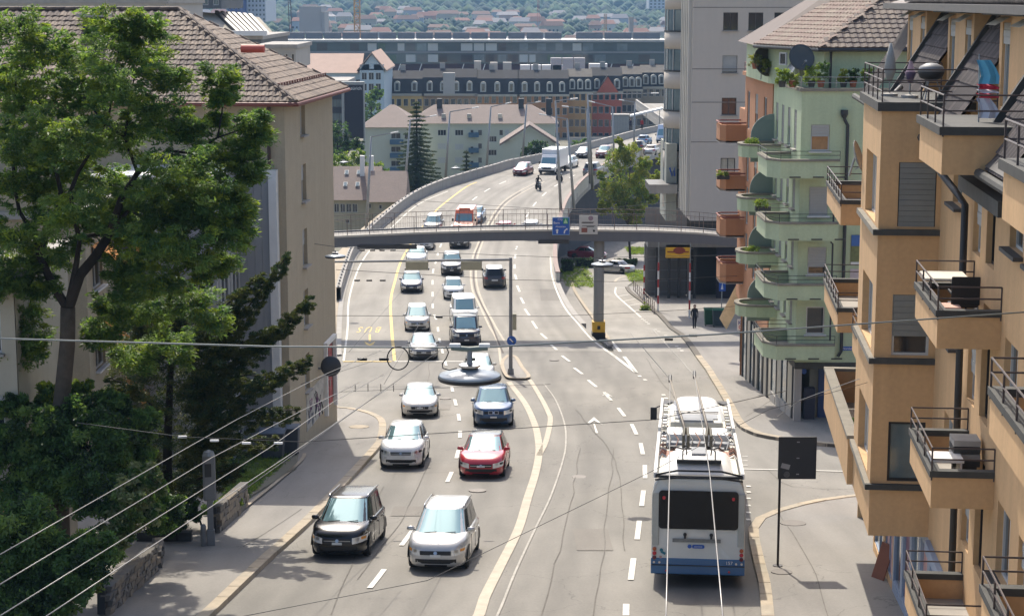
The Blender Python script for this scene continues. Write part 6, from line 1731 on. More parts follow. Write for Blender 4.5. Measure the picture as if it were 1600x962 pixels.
# roof terraces on bays
solid(ob,BX-.1,.69,-.1,4.7,CZ-2.449,CZ-2.25,M_SLAB,"terrace_slab")
rail(ob,[Vector((.5,4.6,CZ-2.25)),Vector((BX,4.6,CZ-2.25)),Vector((BX,0,CZ-2.25)),Vector((.5,0,CZ-2.25))],h=.72,bars=3,m=M_RAILB,post_step=1.0)
for ya,yb in ((-8.9,-5.5),(-20,-15.6)):
    solid(ob,-1.15,.3,ya,yb,CZ-3.05,CZ-2.35,M_OR,"bay_front"); solid(ob,-1.22,.4,ya-.08,yb+.08,CZ-2.349,CZ-2.2,M_SLAB,"terrace_slab")
    rail(ob,[Vector((.3,yb,CZ-2.2)),Vector((-1.15,yb,CZ-2.2)),Vector((-1.15,ya,CZ-2.2)),Vector((.3,ya,CZ-2.2))],h=.55,bars=2,m=M_RAILB,post_step=.9)
# mansard roof slope, eave and dormers
UZ=-.3; UX=1.3
GAPS=((-20,-15.5),(-11,-7.4),(-2.9,.8),(5.2,9.7),(14.3,18))
for ga,gb_ in GAPS:
    mb=MB(); mb.add([OP(-.35,ga,EV),OP(-.35,gb_,EV),OP(UX,gb_,UZ),OP(UX,ga,UZ)],[(0,3,2,1),(0,1,2,3)],M_DTILE); rf=mb.build("roof_slope",None,ob)
sv=Vector((UX+.35,0,UZ-EV)); 
for gi,(ga,gb_) in enumerate(GAPS[1:4]):
    tiled(ob,OP(-.36,ga,EV+.03),(0,1,0),sv,int(sv.length/.34)+1,.26,.34,lambda y:0,lambda y,w=gb_-ga:w,M_DTILE,limit=100,mats=[M_DTILE,M_DTILE,M_DTILE2])
solid(ob,UX-.8,12,-20,18,CZ+UZ+.02,CZ+UZ+.2,M_SLAB,"flat_roof")
solid(ob,UX-1.0,UX-.8,-20,18,CZ+UZ+.03,CZ+UZ+.2,mat("zinc",(0.11,.105,.1),.6,.2,var=.15),"roof_edge")
mb=MB(); mb.add([OP(UX-.75,-20,UZ+.2),OP(UX-.75,18,UZ+.2),OP(UX+5,18,UZ+2.2),OP(UX+5,-20,UZ+2.2)],[(0,3,2,1)],M_DTILE2); mb.build("upper_roof",None,ob)
tiled(ob,OP(UX-.76,-8,UZ+.24),(0,1,0),(5.75,0,2.0),3,.30,.36,lambda y:0,lambda y:22,M_DTILE2,limit=0,mats=[M_DTILE,M_DTILE2,M_DTILE2])
mb=MB(); mb.tube([OP(-.5,-20,EV-.02),OP(-.5,-.2,EV-.02)],.09,8,M_SLAB); mb.tube([OP(-.5,4.8,EV-.02),OP(-.5,18,EV-.02)],.09,8,M_SLAB); mb.build("gutter",None,ob)
solid(ob,-.42,0,-20,-.02,CZ+EV-.14,CZ+EV-.08,mat("eave_board",(0.4,.36,.32),.8,var=.1),"eave")
mb=MB(); mb.add([OP(-.42,-20,EV+.12),OP(-.42,-9,EV+.12),OP(-.1,-9,EV+.42),OP(-.1,-20,EV+.42)],[(0,1,2,3)],MATS["zinc"]); mb.build("flashing",None,rf)
for k,(ya,yb) in enumerate(((.8,5.2),(-7.4,-2.9),(-15.5,-11),(9.7,14.3))):
    wn=[(.35,-2.15,.95,1.7,dict(mull=0,pm=M_PANE_B,fm=M_WFRAME,sh=.25)),(yb-ya-1.35,-2.15,.95,1.7,dict(mull=0,pm=M_PANE_B,sh=.2))]
    dm=wall(.7,yb,0,-1,yb-ya,EV+.0,-.3,wn,depth=.15,nm="dormer")
    for yy,o_ in ((ya,1),(yb,0)):
        mb=MB(); q=[OP(.7,yy,EV+.3),OP(UX+.3,yy,EV+.3),OP(UX+.3,yy,-.3),OP(.7,yy,-.3)]
        mb.add(q,[(0,1,2,3) if o_ else (3,2,1,0)],M_OR); mb.build("dormer_side",None,ob)
    solid(ob,.35,UX,ya-.25,yb+.25,CZ-.3,CZ-.12,M_SLAB,"dormer_roof")
    for yy in (ya+.2,yb-1.4):
        mb=MB(); mb.add([OP(.69,yy,-.33),OP(.38,yy,-.5),OP(.38,yy+1.25,-.5),OP(.69,yy+1.25,-.33)],[(0,1,2,3),(3,2,1,0)],mat("awning_cream",(0.45,.42,.33),.8,var=.1)); mb.build("awning",None,ob)
    # kerb of the sloping roof beside each dormer
    mb=MB(); mb.bar(OP(-.35,ya-.12,EV+.18),OP(UX,ya-.12,UZ+.12),.16,.22,M_SLAB); mb.build("verge",None,rf)
# big black downpipes
mb=MB(); mb.tube([OP(-.5,-3.1,EV-.05),OP(-.45,-3.2,EV-.5),OP(-.32,-4.6,EV-.75),OP(-.15,-4.9,EV-1.0),OP(-.13,-4.95,GB)],.075,8,M_DARK); mb.build("downpipe",None,ob,smooth=True)
mb=MB(); mb.tube([OP(-.1,.7+4.1,EV),OP(-.6,5.6,EV-.2),OP(-.62,5.7,EV+.55),OP(-.3,6.2,EV+.8)],.07,8,M_DARK); mb.build("downpipe",None,ob,smooth=True)
solid(ob,-.4,-.1,-10.5,-5.6,CZ+EV-.62,CZ+EV-.35,M_SLAB,"awning_box")
RW = ob.matrix_basis if False else None
def OW(x,y,zr):
    a=ob.rotation_euler.z; return Vector((ob.location.x+x*math.cos(a)-y*math.sin(a), ob.location.y+x*math.sin(a)+y*math.cos(a), CZ+zr))
# things on the balconies
def on_bal(x,y,rl): return OW(x,y,rl-1.12+.18)
AZ=ob.rotation_euler.z
t=thing("garden_chair","black mesh garden chair on the upper right balcony","chair",on_bal(-.5,-7.6,-5.05),AZ)
for nm,bx in (("seat",(-.25,.25,-.25,.25,.4,.44)),("backrest",(-.26,.26,-.32,-.28,.45,.98))):
    mb=MB(); mb.box(*bx,mat("black_mesh",(0.012,.012,.012),.6)); mb.build(nm,None,t,bevel=.015)
for sx in (-.24,.24):
    for sy in (-.24,.24): mb=MB(); mb.cyl((sx,sy,0),(sx,sy,.42),.015,.015,6,M_METAL); mb.build("leg",None,t)
    mb=MB(); mb.bar((sx,-.28,.66),(sx,.24,.66),.03,.03,M_DARK); mb.build("armrest",None,t)
t=thing("garden_table","garden table under a cream cloth on the upper right balcony","table",on_bal(-.62,-6.0,-5.05),AZ)
mb=MB(); mb.box(-.45,.4,-.5,.5,.68,.74,mat("cream_cloth",(0.62,.57,.48),.9,var=.08)); mb.build("tabletop",None,t,bevel=.03)
for sx in (-.35,.35):
    for sy in (-.4,.4): mb=MB(); mb.cyl((sx,sy,0),(sx,sy,.68),.02,.02,6,M_DARK); mb.build("leg",None,t)
t=thing("garden_bench","dark folding seat with pink cushion on the upper right balcony","seat",on_bal(-.85,-8.0,-5.05),AZ)
mb=MB(); mb.box(-.25,.25,-.3,.3,.35,.40,M_DARK); mb.build("seat",None,t); mb=MB(); mb.box(-.24,.24,-.28,.28,.41,.47,mat("pink_cushion",(0.6,.38,.3),.9)); mb.build("cushion",None,t,bevel=.02)
for sx in (-.22,.22): mb=MB(); mb.bar((sx,-.28,0),(sx,.28,.36),.03,.03,M_DARK); mb.build("leg",None,t)
t=thing("side_table","white low table on the middle right balcony","table",on_bal(-.75,-7.9,-8.0),AZ)
mb=MB(); mb.box(-.3,.3,-.35,.35,.5,.56,M_WHITE_P); mb.build("tabletop",None,t,bevel=.01)
for sx in (-.25,.25): mb=MB(); mb.box(sx-.02,sx+.02,-.3,.3,0,.5,M_WHITE_P); mb.build("leg",None,t)
t=thing("wooden_box","stacked grey crate on the white table side of the middle right balcony","crate",on_bal(-.33,-7.4,-8.0),AZ)
for k in range(4): mb=MB(); mb.box(-.25,.25,-.3,.3,.3+.13*k,.41+.13*k,M_CONC if k%2 else M_SLAB); mb.build("slat",None,t)
mb=MB(); mb.box(-.2,.2,-.25,.25,0,.3,M_SLAB); mb.build("base",None,t)
t=thing("kettle_grill","round black kettle grill on the roof terrace above the bay","grill",OW(-.2,.9,-2.25),AZ)
mb=MB(); mb.lathe([(.03,.42),(.25,.5),(.3,.62),(.3,.64)],n=18,m=M_DARK); mb.build("bowl",None,t,smooth=True); mb=MB(); mb.lathe([(.31,.645),(.26,.76),(.12,.83),(.02,.84)],n=18,m=M_GREYPAINT); mb.build("lid",None,t,smooth=True)
for k in range(3): an=2*PI*k/3; mb=MB(); mb.cyl((.12*math.cos(an),.12*math.sin(an),.46),(.3*math.cos(an),.3*math.sin(an),0),.015,.015,6,M_METAL); mb.build("leg",None,t)
def parasol(loc,h,m,label,name="parasol"):
    t=thing(name,label,name,loc,AZ); mb=MB(); mb.cyl((0,0,0),(0,0,h),.02,.02,6,M_METAL); mb.build("pole",None,t)
    mb=MB(); mb.lathe([(.05,.35),(.14,.6),(.11,h*.7),(.03,h)],n=12,m=m); mb.build("folded_cloth",None,t,smooth=True)
    mb=MB(); mb.lathe([(.2,0),(.2,.06),(.03,.08)],n=14,m=M_CONC); mb.build("base",None,t)
parasol(OW(-.95,2.6,-2.25),1.25,mat("grey_cloth",(0.3,.3,.28),.9),"closed grey parasol on the roof terrace above the bay")
parasol(OW(-.55,1.9,-2.25),.85,mat("purple_cloth",(0.09,.06,.1),.9,var=.4,scale=8),"short dark purple folded cloth on the roof terrace")
t=thing("flag","hanging flag in pale blue, red and white on the upper terrace","flag",OW(-.35,-7.6,-2.2),AZ)
t.scale=(1,1,.72)
mb=MB(); mb.cyl((0,0,0),(0,.25,1.7),.015,.015,6,M_METAL); mb.build("pole",None,t)
fc=[mat("flag_white",(.6,.6,.65),.8,var=.05),mat("flag_red",(.5,.03,.06),.8,var=.05),MATS["flag_white"],MATS["flag_red"],mat("flag_blue",(.12,.4,.55),.8,var=.05)]
for k,m_ in enumerate(fc):
    z0=.1+[0,.5,.62,.72,.85][k]; z1=.1+[.5,.62,.72,.85,1.45][k]
    mb=MB(); mb.grid(lambda i,j:(-.02+.34*i*(1.1-.35*j)+.05*math.sin(4*j),-.02+.03*math.sin(9*i)+.22*(z0+(z1-z0)*j)/1.7,z0+(z1-z0)*j),6,3,m_); mb.build("stripe",None,t)
def dish(loc,r,az,m,label):
    t=thing("satellite_dish",label,"satellite dish",loc,az)
    mb=MB(); mb.lathe([(.02,.0),(r*.5,r*.05),(r*.85,r*.15),(r,r*.22),(r,r*.25),(r*.8,r*.17)],n=24,m=m); o=mb.build("reflector",None,t,smooth=True); o.rotation_euler=(R(72),0,0)
    mb=MB(); mb.cyl((0,.02,0),(0,.15,-r*1.1),.03,.03,6,M_METAL); mb.build("mount",None,t); mb=MB(); mb.cyl((0,0,-r*.7),(0,-r*.9,-r*.2),.015,.015,6,M_METAL); mb.cyl((0,-r*.85,-r*.2),(0,-r*1.0,-r*.15),.05,.05,8,M_METAL); mb.build("feed_arm",None,t)
    return t
dish(OW(-1.5,4.9,-3.9),.42,R(70),mat("dish_grey",(0.25,.24,.22),.6),"grey satellite dish at the far edge of the orange bay")
p=G(1378,905); t=thing("advertising_board","dark folding board standing at the shop corner","sign board",(p.x+.1,p.y-.3,zm(p.y)+.12),R(-70))
for s_ in (-1,1): mb=MB(); mb.obox((0,s_*.18,.5),(.3,0,0),(0,.015,0),(0,-s_*.16,.5),M_DARK if s_>0 else mat("board_brown",(.2,.07,.04),.6)); mb.build("board",None,t)

# ------------------------------------------------------------------ green apartment house
M_GR = mat("green_plaster",(0.43,.5,.325),.9,var=.18,scale=1.1,streak=.65,bump=.12,fine=.3)
gp=G(1240,661); gb=thing("apartment_house","pale green apartment house with wrap-around balconies and roof terrace garden","building",(gp.x,gp.y,zm(gp.y)+.1))
def gzv(v,y=gp.y): return W(1240,v,y).z-gb.location.z
def gxu(u,y,v=400): return W(u,v,y).x-gb.location.x
def gf(O,U,w,z0,z1,wins=[],m=None,depth=.15,**k): return face_with_windows(gb,O,U,w,z0,z1,wins,m or M_GR,depth,**k)
SB=gzv(566)   # underside of first floor
TT=gzv(143)
wins=[]
for i,(vt,vb) in enumerate(((195,236),(292,337),(386,429),(479,522))):
    wins.append((gxu(1262,gp.y),gzv(vb),gxu(1291,gp.y)-gxu(1262,gp.y),gzv(vt)-gzv(vb),dict(mull=0,sh=[.45,1,.72,.0][i],pm=[mat("orange_curtain",(.4,.22,.1),.9,var=.2),M_PANE,M_PANE,M_PANE][i],sill=M_WHITE_P,fw=.08) if False else dict(mull=0,sh=[.45,1,.72,.0][i],pm=[mat("orange_curtain",(.4,.22,.1),.9,var=.2),M_PANE,M_PANE,M_PANE][i],sill=M_WHITE_P)))
gf((0,0,0),(1,0,0),12,SB,TT,wins)
GD=gxu(1240,gp.y)
sw=[]
for i,(vt,vb) in enumerate(((178,225),(280,320),(375,412),(468,500))):
    zt_=gzv(vt-3); zb_=gzv(vb+12)
    for q in range(4): sw.append((.9+q*2.0,zb_,.8,zt_-zb_,dict(mull=0,sh=1 if q%2 else .5,sm=M_SHUT_G,sill=M_SILL)))
gf((0,9.0,0),(0,-1,0),9.0,SB,TT,sw)
mb=MB(); mb.box(.01,12,.01,9,TT-.1,TT,M_CONC); mb.box(-.12,12,-.12,.1,TT,TT+.14,M_COPE); mb.box(-.12,.1,.1,9,TT,TT+.14,M_COPE); mb.build("roof_terrace",None,gb)
# small number-free details: recessed ground floor
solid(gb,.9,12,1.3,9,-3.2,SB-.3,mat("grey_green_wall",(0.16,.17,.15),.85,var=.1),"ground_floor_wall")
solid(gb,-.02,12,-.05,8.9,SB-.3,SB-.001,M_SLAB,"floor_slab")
mb=MB(); mb.box(-.0,.32,-.02,.35,-3.2,SB-.3,M_CONC); mb.build("pillar",None,gb)
d_=solid(gb,1.3,3.2,1.2,1.29,-.6,2.3,mat("blue_door",(0.02,.05,.14),.4,var=.05),"door"); solid(d_,1.75,2.25,1.15,1.2,.0,1.9,mat("pale_glass",(0.3,.33,.2),.3),"pane")
solid(gb,.55,1.05,.5,.95,-.4,1.45,mat("dark_blue_box",(0.015,.02,.04),.5),"meter_cabinet",.02)
mb=MB(); mb.cyl((.62,1.28,2.1),(.62,1.25,2.1),.13,.13,14,M_BLUE_SIGN); mb.build("house_number_plate",None,gb)
for q in range(9):
    y=.9+q*1.75; g_=zs(gp.y+y)-gb.location.z
    solid(gb,.02,.16,y,y+.16,g_-.2,SB-.3,M_DARK,"shop_post")
    if q<8: solid(gb,.06,.1,y+.16,y+1.75,g_+.5 if q<3 else g_+.1,SB-.45,M_PANE_B if q%2 else mat("pale_shop_panel",(0.42,.38,.3),.6,var=.1),"shop_pane")
    if q<4: solid(gb,.0,.2,y+.16,y+1.75,g_-.2,g_+.5,M_CONC,"plinth")
def gbalc(vt,vb,x0,x1,y0,y1,m,rail_=True,rounded=False):
    z0=gzv(vb,gp.y-1.2); z1=gzv(vt,gp.y-1.2)
    bal=bpy.data.objects.new("balcony",None); COL.objects.link(bal); bal.parent=gb
    if rounded:
        cy=(y0+y1)/2; pts=[]
        for k in range(9):
            an=PI/2+PI*k/8; pts.append((x1+ (x1-x0)*math.copysign(abs(math.cos(an))**.7,math.cos(an)) , cy+(y1-y0)/2*math.copysign(abs(math.sin(an))**.7,math.sin(an))))
        pts=pts
    else: pts=[(x1,y1-.02),(x0+.0,y1-.02),(x0,y0+.5),(x0+.12,y0+.15),(x0+.5,y0),(x1,y0)] if False else [(.0,y1),(x0+.15,y1),(x0,y1-.3),(x0,y0+.9),(x0+.5,y0),(x1,y0)]
    inn=[]; 
    mb=MB(); P=[Vector((a,b,0)) for a,b in pts]; n=len(P)
    offs=[]
    c=Vector(((x0+x1)/2+1,y1 if not rounded else (y0+y1)/2,0))
    for i,p in enumerate(P):
        d=(P[min(i+1,n-1)]-P[max(i-1,0)]).normalized(); nn=Vector((-d.y,d.x,0))
        if (c-p).dot(nn)<0: nn=-nn
        offs.append(p+nn*.14)
    def ring(za,zb,o0,o1,m_,nm):
        g=MB(); vs=[]
        for a,b in zip(o0,o1): vs+=[(a.x,a.y,za),(b.x,b.y,za),(b.x,b.y,zb),(a.x,a.y,zb)]
        fs=[]
        for i in range(n-1):
            for k in range(4): fs.append((i*4+k,i*4+(k+1)%4,(i+1)*4+(k+1)%4,(i+1)*4+k))
        fs+=[(0,3,2,1),((n-1)*4,(n-1)*4+1,(n-1)*4+2,(n-1)*4+3)]
        g.add(vs,fs,m_); return g.build(nm,None,bal)
    ring(z0,z1-.1,P,offs,m,"parapet")
    P2=[p-(o-p)*.4 for p,o in zip(P,offs)]; O2=[o+(o-p)*.4 for p,o in zip(P,offs)]
    ring(z1-.098,z1-.0,P2,O2,M_COPE,"coping")
    g=MB(); g.prism([(o.x,o.y) for o in offs],z0+.01,z0+.16,M_CONC); g.build("floor",None,bal)
    if rail_: 
        for zz in (.18,.36):
            g=MB(); g.tube([p+Vector((0,0,z1+zz)) for p in P],.014,5,M_DARK); g.build("railing_bar",None,bal)
        for i in range(n):
            g=MB(); g.cyl(P[i]+Vector((0,0,z1)),P[i]+Vector((0,0,z1+.36)),.014,.014,5,M_DARK); g.build("railing_post",None,bal)
    return bal
GX0=gxu(1199,gp.y-1.2); GX1=gxu(1308,gp.y-1.2)
for vt,vb in ((249,279),(347,376),(443,469),(537,562)):
    b_=gbalc(vt,vb,GX0,GX1,-1.25,3.0,M_GR)
    z0=gzv(vb,gp.y-1.2)
    for q in range(3): 
        g=MB(); g.box(GX0+.9+q*1.05,GX0+1.4+q*1.05,-1.27,-1.2,z0+.03,z0+.09,M_DARK); g.build("drain_slot",None,b_)
RX0=gxu(1150,gp.y+7.4)
for vt,vb in ((225,248),(308,332),(393,414),(475,496)):
    z=gzv(vt,gp.y-1.2)-gzv(vt,gp.y+6.6)
    b_=gbalc(vt,vb,RX0,0,6.2,8.6,M_GR,rail_=False,rounded=True)
    b_.location.z=-z
# privacy screens: half-round grey panels
M_SCR=mat("screen_grey_green",(0.2,.26,.23),.6,var=.05)
for vt in (178,262,345,428):
    z1=gzv(vt,gp.y+8.7); g=MB(); pts=[(0,z1-2.4)]
    for k in range(9): an=PI/2*k/8; pts.append((-1.15*math.sin(an),z1-1.1+1.1*math.cos(an)))
    pts.append((-1.15,z1-2.4)); n=len(pts)
    g.add([(x,8.7,z) for x,z in pts]+[(x,8.78,z) for x,z in pts],[tuple(range(n)),tuple(range(2*n-1,n-1,-1))]+[(i,(i+1)%n,n+(i+1)%n,n+i)[::-1] for i in range(n)],M_SCR); g.build("privacy_screen",None,gb)
# downpipe with funnel
mb=MB(); xx=gxu(1318,gp.y); mb.tube([(gxu(1312,gp.y),-.12,gzv(178)),(gxu(1313,gp.y),-.12,gzv(187)),(xx,-.12,gzv(196)),(xx,-.12,gzv(548)),(xx-.15,-.12,gzv(556))],.075,8,M_DARK); mb.build("downpipe",None,gb,smooth=True)
mb=MB(); mb.lathe([(.1,0),(.17,.15),(.17,.35)],(gxu(1312,gp.y),-.14,gzv(184)),12,M_DARK); mb.build("rain_head",None,gb)
for va,vb in ((279,347),(376,440),(469,532)):
    mb=MB(); xq=gxu(1300,gp.y-.9); mb.tube([(xq-.1,-1.0,gzv(va+2,gp.y-1)),(xq,-1.0,gzv(va+5,gp.y-1)),(xq,-1.0,gzv(vb,gp.y-1))],.045,6,M_DARK); mb.build("downpipe",None,gb)
# posters and street name plate on the camera-facing wall
po=solid(gb,gxu(1329,gp.y),gxu(1352,gp.y),-.06,-.001,gzv(413),gzv(367),mat("poster_field",(0.16,.18,.07),.6,var=.6,scale=1.5),"poster"); solid(po,gxu(1329,gp.y),gxu(1352,gp.y),-.07,-.061,gzv(384),gzv(367),mat("poster_blue",(0.03,.12,.36),.5,var=.1),"poster_sky"); solid(po,gxu(1329,gp.y),gxu(1352,gp.y),-.07,-.061,gzv(413),gzv(409),M_WHITE_P,"poster_strip")
po=solid(gb,gxu(1329,gp.y),gxu(1352,gp.y),-.06,-.001,gzv(445),gzv(420),mat("poster_pale",(0.5,.42,.42),.6,var=.3,scale=2),"poster")
po=solid(gb,gxu(1321,gp.y),gxu(1345,gp.y),-.05,-.001,gzv(547),gzv(541),M_BLUE_SIGN,"street_name_plate"); text_part("Nordstrasse",.15,"lettering",M_WHITE_P,po,((gxu(1321,gp.y)+gxu(1345,gp.y))/2,-.06,gzv(544)),(PI/2,0,0))
# set-back top storey and hipped roof
P=[(gxu(1287,gp.y+2.2,100),2.2),(11.5,2.2),(11.5,17),(-.4,17),(-.4,8.2)]
z0=TT; z1=gzv(74,gp.y+2.2)
mb=MB(); mb.prism(P,z0,z1,M_GR); mb.build("top_storey_wall",None,gb)
add_window(gb,(P[0][0]-1.55,5.3,z0+1.0),(.55,-.84,0),.5,.6,mull=0,depth=-.04)
ap=(9.6,11,z1+5.4); ap0=(7.4,13,z1+5.4)
ctr=Vector((5,9,0)); E=[]
for x,y in P: v=Vector((x,y,0)); E.append(v+(v-ctr).normalized()*.75)
mb=MB(); vs=[(e.x,e.y,z1-.05) for e in E]+[ap,ap0]; mb.add(vs,[(0,1,5),(1,2,5),(2,6,5),(2,3,6),(3,4,6),(4,0,5,6),(4,3,2,1,0)],M_TILE3); rfg=mb.build("roof",None,gb)
def roof_tiles_tri(parent,a,b,c,tw,tl,mats,limit,name="roof_tile"):
    a,b,c=Vector(a),Vector(b),Vector(c); U=(b-a).normalized(); n=U.cross(c-a).normalized(); Sv=n.cross(U).normalized()
    if Sv.z<0: Sv=-Sv
    Ht=(c-a).dot(Sv); xc=(c-a).dot(U); Lb=(b-a).length
    tiled(parent,a+Vector((0,0,.03)),U,Sv,int(Ht/tl),tw,tl,lambda y:xc*y/Ht,lambda y:Lb+(xc-Lb)*y/Ht,mats[0],limit,name,mats)
ev=[(e.x,e.y,z1-.05) for e in E]
M_TPK=mat("roof_tile_lit_pink",(0.2,.125,.095),.75,var=.3,scale=2,fine=.4)  # paler pinkish tile paints the lit facet of this roof
roof_tiles_tri(gb,ev[0],ev[1],ap,.34,.42,[M_TILE3,M_TILE3,M_TILE1],170)
a4,b4,c4=Vector(ev[4]),Vector(ev[0]),Vector(ap); U4=(b4-a4).normalized(); n4=U4.cross(c4-a4).normalized(); S4=n4.cross(U4).normalized()
if S4.z<0: S4=-S4
H4=(c4-a4).dot(S4); x4=(c4-a4).dot(U4); L4=(b4-a4).length; x0_=(Vector(ap0)-a4).dot(U4)
tiled(gb,a4+Vector((0,0,.05)),U4,S4,int(H4/.42),.34,.42,lambda y:x0_*y/H4-.1,lambda y:L4+(x4-L4)*y/H4,M_TPK,130,"roof_tile",[M_TPK,M_TILE2,M_TPK])
mb=MB(); mb.tube([Vector(ev[4])+Vector((0,0,-.05)),Vector(ev[0])+Vector((0,0,-.05)),Vector(ev[1])+Vector((0,0,-.05))],.09,8,M_DARK); mb.build("gutter",None,gb)
mb=MB(); mb.tube([(P[0][0]+.3,2.0,z1),(P[0][0]+.3,2.1,z0)],.06,8,M_DARK); mb.build("downpipe",None,gb)
rail(gb,[Vector((-.05,8.8,TT+.14)),Vector((-.05,-.05,TT+.14)),Vector((11,-.05,TT+.14))],h=.5,bars=2,m=M_METAL,post_step=1.4,r=.016)
gl=gb.location
dish(gl+Vector((gxu(1250,gp.y+1,100),.9,TT+1.45)),.62,R(15),mat("dish_dark",(0.04,.05,.055),.5),"large dark satellite dish on the green house roof terrace")
dish(gl+Vector((gxu(1192,gp.y+8.5,100),8.4,TT+1.0)),.75,R(35),mat("dish_olive",(0.11,.1,.08),.7),"brownish satellite dish behind the terrace corner of the green house")
t=thing("garden_shelter","grey curved shelter on the roof terrace behind the dark dish","shelter",gl+Vector((-.1+.9,4.2,TT)))
mb=MB(); 
for k in range(3): mb=MB(); mb.grid(lambda i,j:(-.85+1.7*(k+i)/3, -1.1+2.2*j, 1.35*math.sqrt(max(0,1-(-1+2*(k+i)/3)**2*.8))),3,3,mat("shelter_grey",(0.16,.18,.2),.5,.2)); mb.build("panel",None,t)

# ------------------------------------------------------------------ orange-brown house behind the green one
M_OB=mat("brown_orange_plaster",(0.42,.2,.1),.9,var=.12,scale=1,streak=.4)
bo=thing("apartment_house","brown orange apartment house with small rounded balconies beyond the green one","building",(gl.x-.05,gl.y+9.05,gl.z-2))
def bz(v,y): return W(1160,v,y).z-bo.location.z
yq=bo.location.y
wn=[]
for (vt,vb) in ((166,195),(250,280),(325,350),(400,425)):
    for q in range(3): wn.append((1.0+q*3.4,bz(vb+16,yq+5),1.1,2.1,dict(mull=0,sm=M_SHUT_G,sh=.5 if q==1 else 0)))
mb=MB(); ZS=bz(500,yq+5)
fo=face_with_windows(bo,(0,11,0),(0,-1,0),11,ZS,bz(124,yq+5),[w for w in wn if w[1]>ZS],M_OB,.15)
solid(bo,1.2,9,.3,11,-6,ZS-.01,M_SLAB,"shop_back"); solid(bo,0,9,.1,11,ZS-.25,ZS-.01,M_SLAB,"floor_slab")
for q in range(7): solid(bo,.05,.2,.2+q*1.7,.36+q*1.7,-6,ZS-.26,M_DARK,"shop_post")
for q in range(6): solid(bo,.1,.13,.37+q*1.7,1.85+q*1.7,-1.6-.15*q,ZS-.5,M_PANE_B if q%2 else MATS["pale_shop_panel"],"shop_pane")
mb=MB(); wall_panel(mb,(0,0,0),(1,0,0),10,ZS,bz(124,yq+5),[],.1,M_OB); wall_panel(mb,(10,11,0),(-1,0,0),10,0,bz(124,yq+5),[],.1,M_OB); mb.build("wall",None,bo)
solid(bo,-.15,10,0,11.2,bz(124,yq+5)+.002,bz(124,yq+5)+.2,M_OB,"roof_terrace"); 
rail(bo,[Vector((-.05,11,bz(124,yq+5)+.2)),Vector((-.05,.2,bz(124,yq+5)+.2))],h=.5,bars=2,m=mat("rusty_rail",(.22,.07,.05),.6),post_step=1.2,r=.02)
for k,(vt,vb) in enumerate(((195,222),(274,297),(342,369),(412,441))):
    yy=11.5; z1=bz(vt,yq+yy-1); z0=bz(vb,yq+yy-1); x0=W(1122,vt,yq+yy).x-bo.location.x
    bal=bpy.data.objects.new("balcony",None); COL.objects.link(bal); bal.parent=bo
    pts=[(0,yy+1.2),(x0+.3,yy+1.2),(x0,yy+.8),(x0,yy-.9),(x0+.3,yy-1.3),(0,yy-1.3)]
    pin=[(0,yy+1.05),(x0+.35,yy+1.05),(x0+.14,yy+.7),(x0+.14,yy-.8),(x0+.36,yy-1.15),(0,yy-1.15)]
    g=MB(); vs=[]
    for a,b in zip(pts,pin): vs+=[(a[0],a[1],z0),(b[0],b[1],z0),(b[0],b[1],z1),(a[0],a[1],z1)]
    fs=[]
    for i in range(5):
        for q in range(4): fs.append((i*4+q,i*4+(q+1)%4,(i+1)*4+(q+1)%4,(i+1)*4+q))
    g.add(vs,fs,M_OB); g.build("parapet",None,bal); g=MB(); g.prism(pts,z0-.05,z0+.08,M_CONC); g.build("floor",None,bal)
    g=MB(); g.tube([Vector((a,b,z1+.12)) for a,b in pts],.045,6,MATS["rusty_rail"]); g.build("handrail",None,bal)
solid(bo,0.01,2,11.01,13.5,ZS,bz(170,yq+12),M_DARK if False else M_OB,"rear_wall")
# kiosk sign, hanging banner
kp=W(1152,516,gp.y+26); t=thing("shop_sign","small white shop sign with blue and red letters at the pavement","sign",kp)
wv_=W(1178,516,gp.y+26).x-kp.x; hv_=W(1152,499,gp.y+26).z-kp.z
mb=MB(); mb.box(0,wv_,0,.12,0,hv_,M_WHITE_P); mb.build("panel",None,t,bevel=.01)
text_part("KIOSK",.33,"lettering",M_BLUE_SIGN,t,(wv_*.5,-.01,hv_*.7),(PI/2,0,0)); text_part("OPEN",.33,"lettering",mat("red_letters",(.5,.03,.04),.5,var=0),t,(wv_*.5,-.01,hv_*.28),(PI/2,0,0))
mb=MB(); mb.cyl((.2,.06,-2.5),(.2,.06,0),.04,.04,6,M_DARK); mb.cyl((wv_-.2,.06,-2.5),(wv_-.2,.06,0),.04,.04,6,M_DARK); mb.build("post",None,t)
a=W(1124,497,gp.y+27); b=W(1135,515,gp.y+27); c=W(1163,462,gp.y+27); d=W(1150,446,gp.y+27)
t=thing("banner","cream and brown banner hanging at an angle from the lowest orange balcony","banner",d)
mb=MB(); mb.add([q-d for q in (a,b,c,d)]+[q-d+Vector((0,.03,0)) for q in (a,b,c,d)],[(0,1,2,3),(7,6,5,4),(0,4,5,1),(1,5,6,2),(2,6,7,3),(3,7,4,0)],mat("banner_cloth",(0.5,.42,.26),.8,var=.45,scale=.8)); mb.build("cloth",None,t)
mb=MB(); mb.bar(d-d,c-d,.06,.06,M_RED); mb.build("rod",None,t)

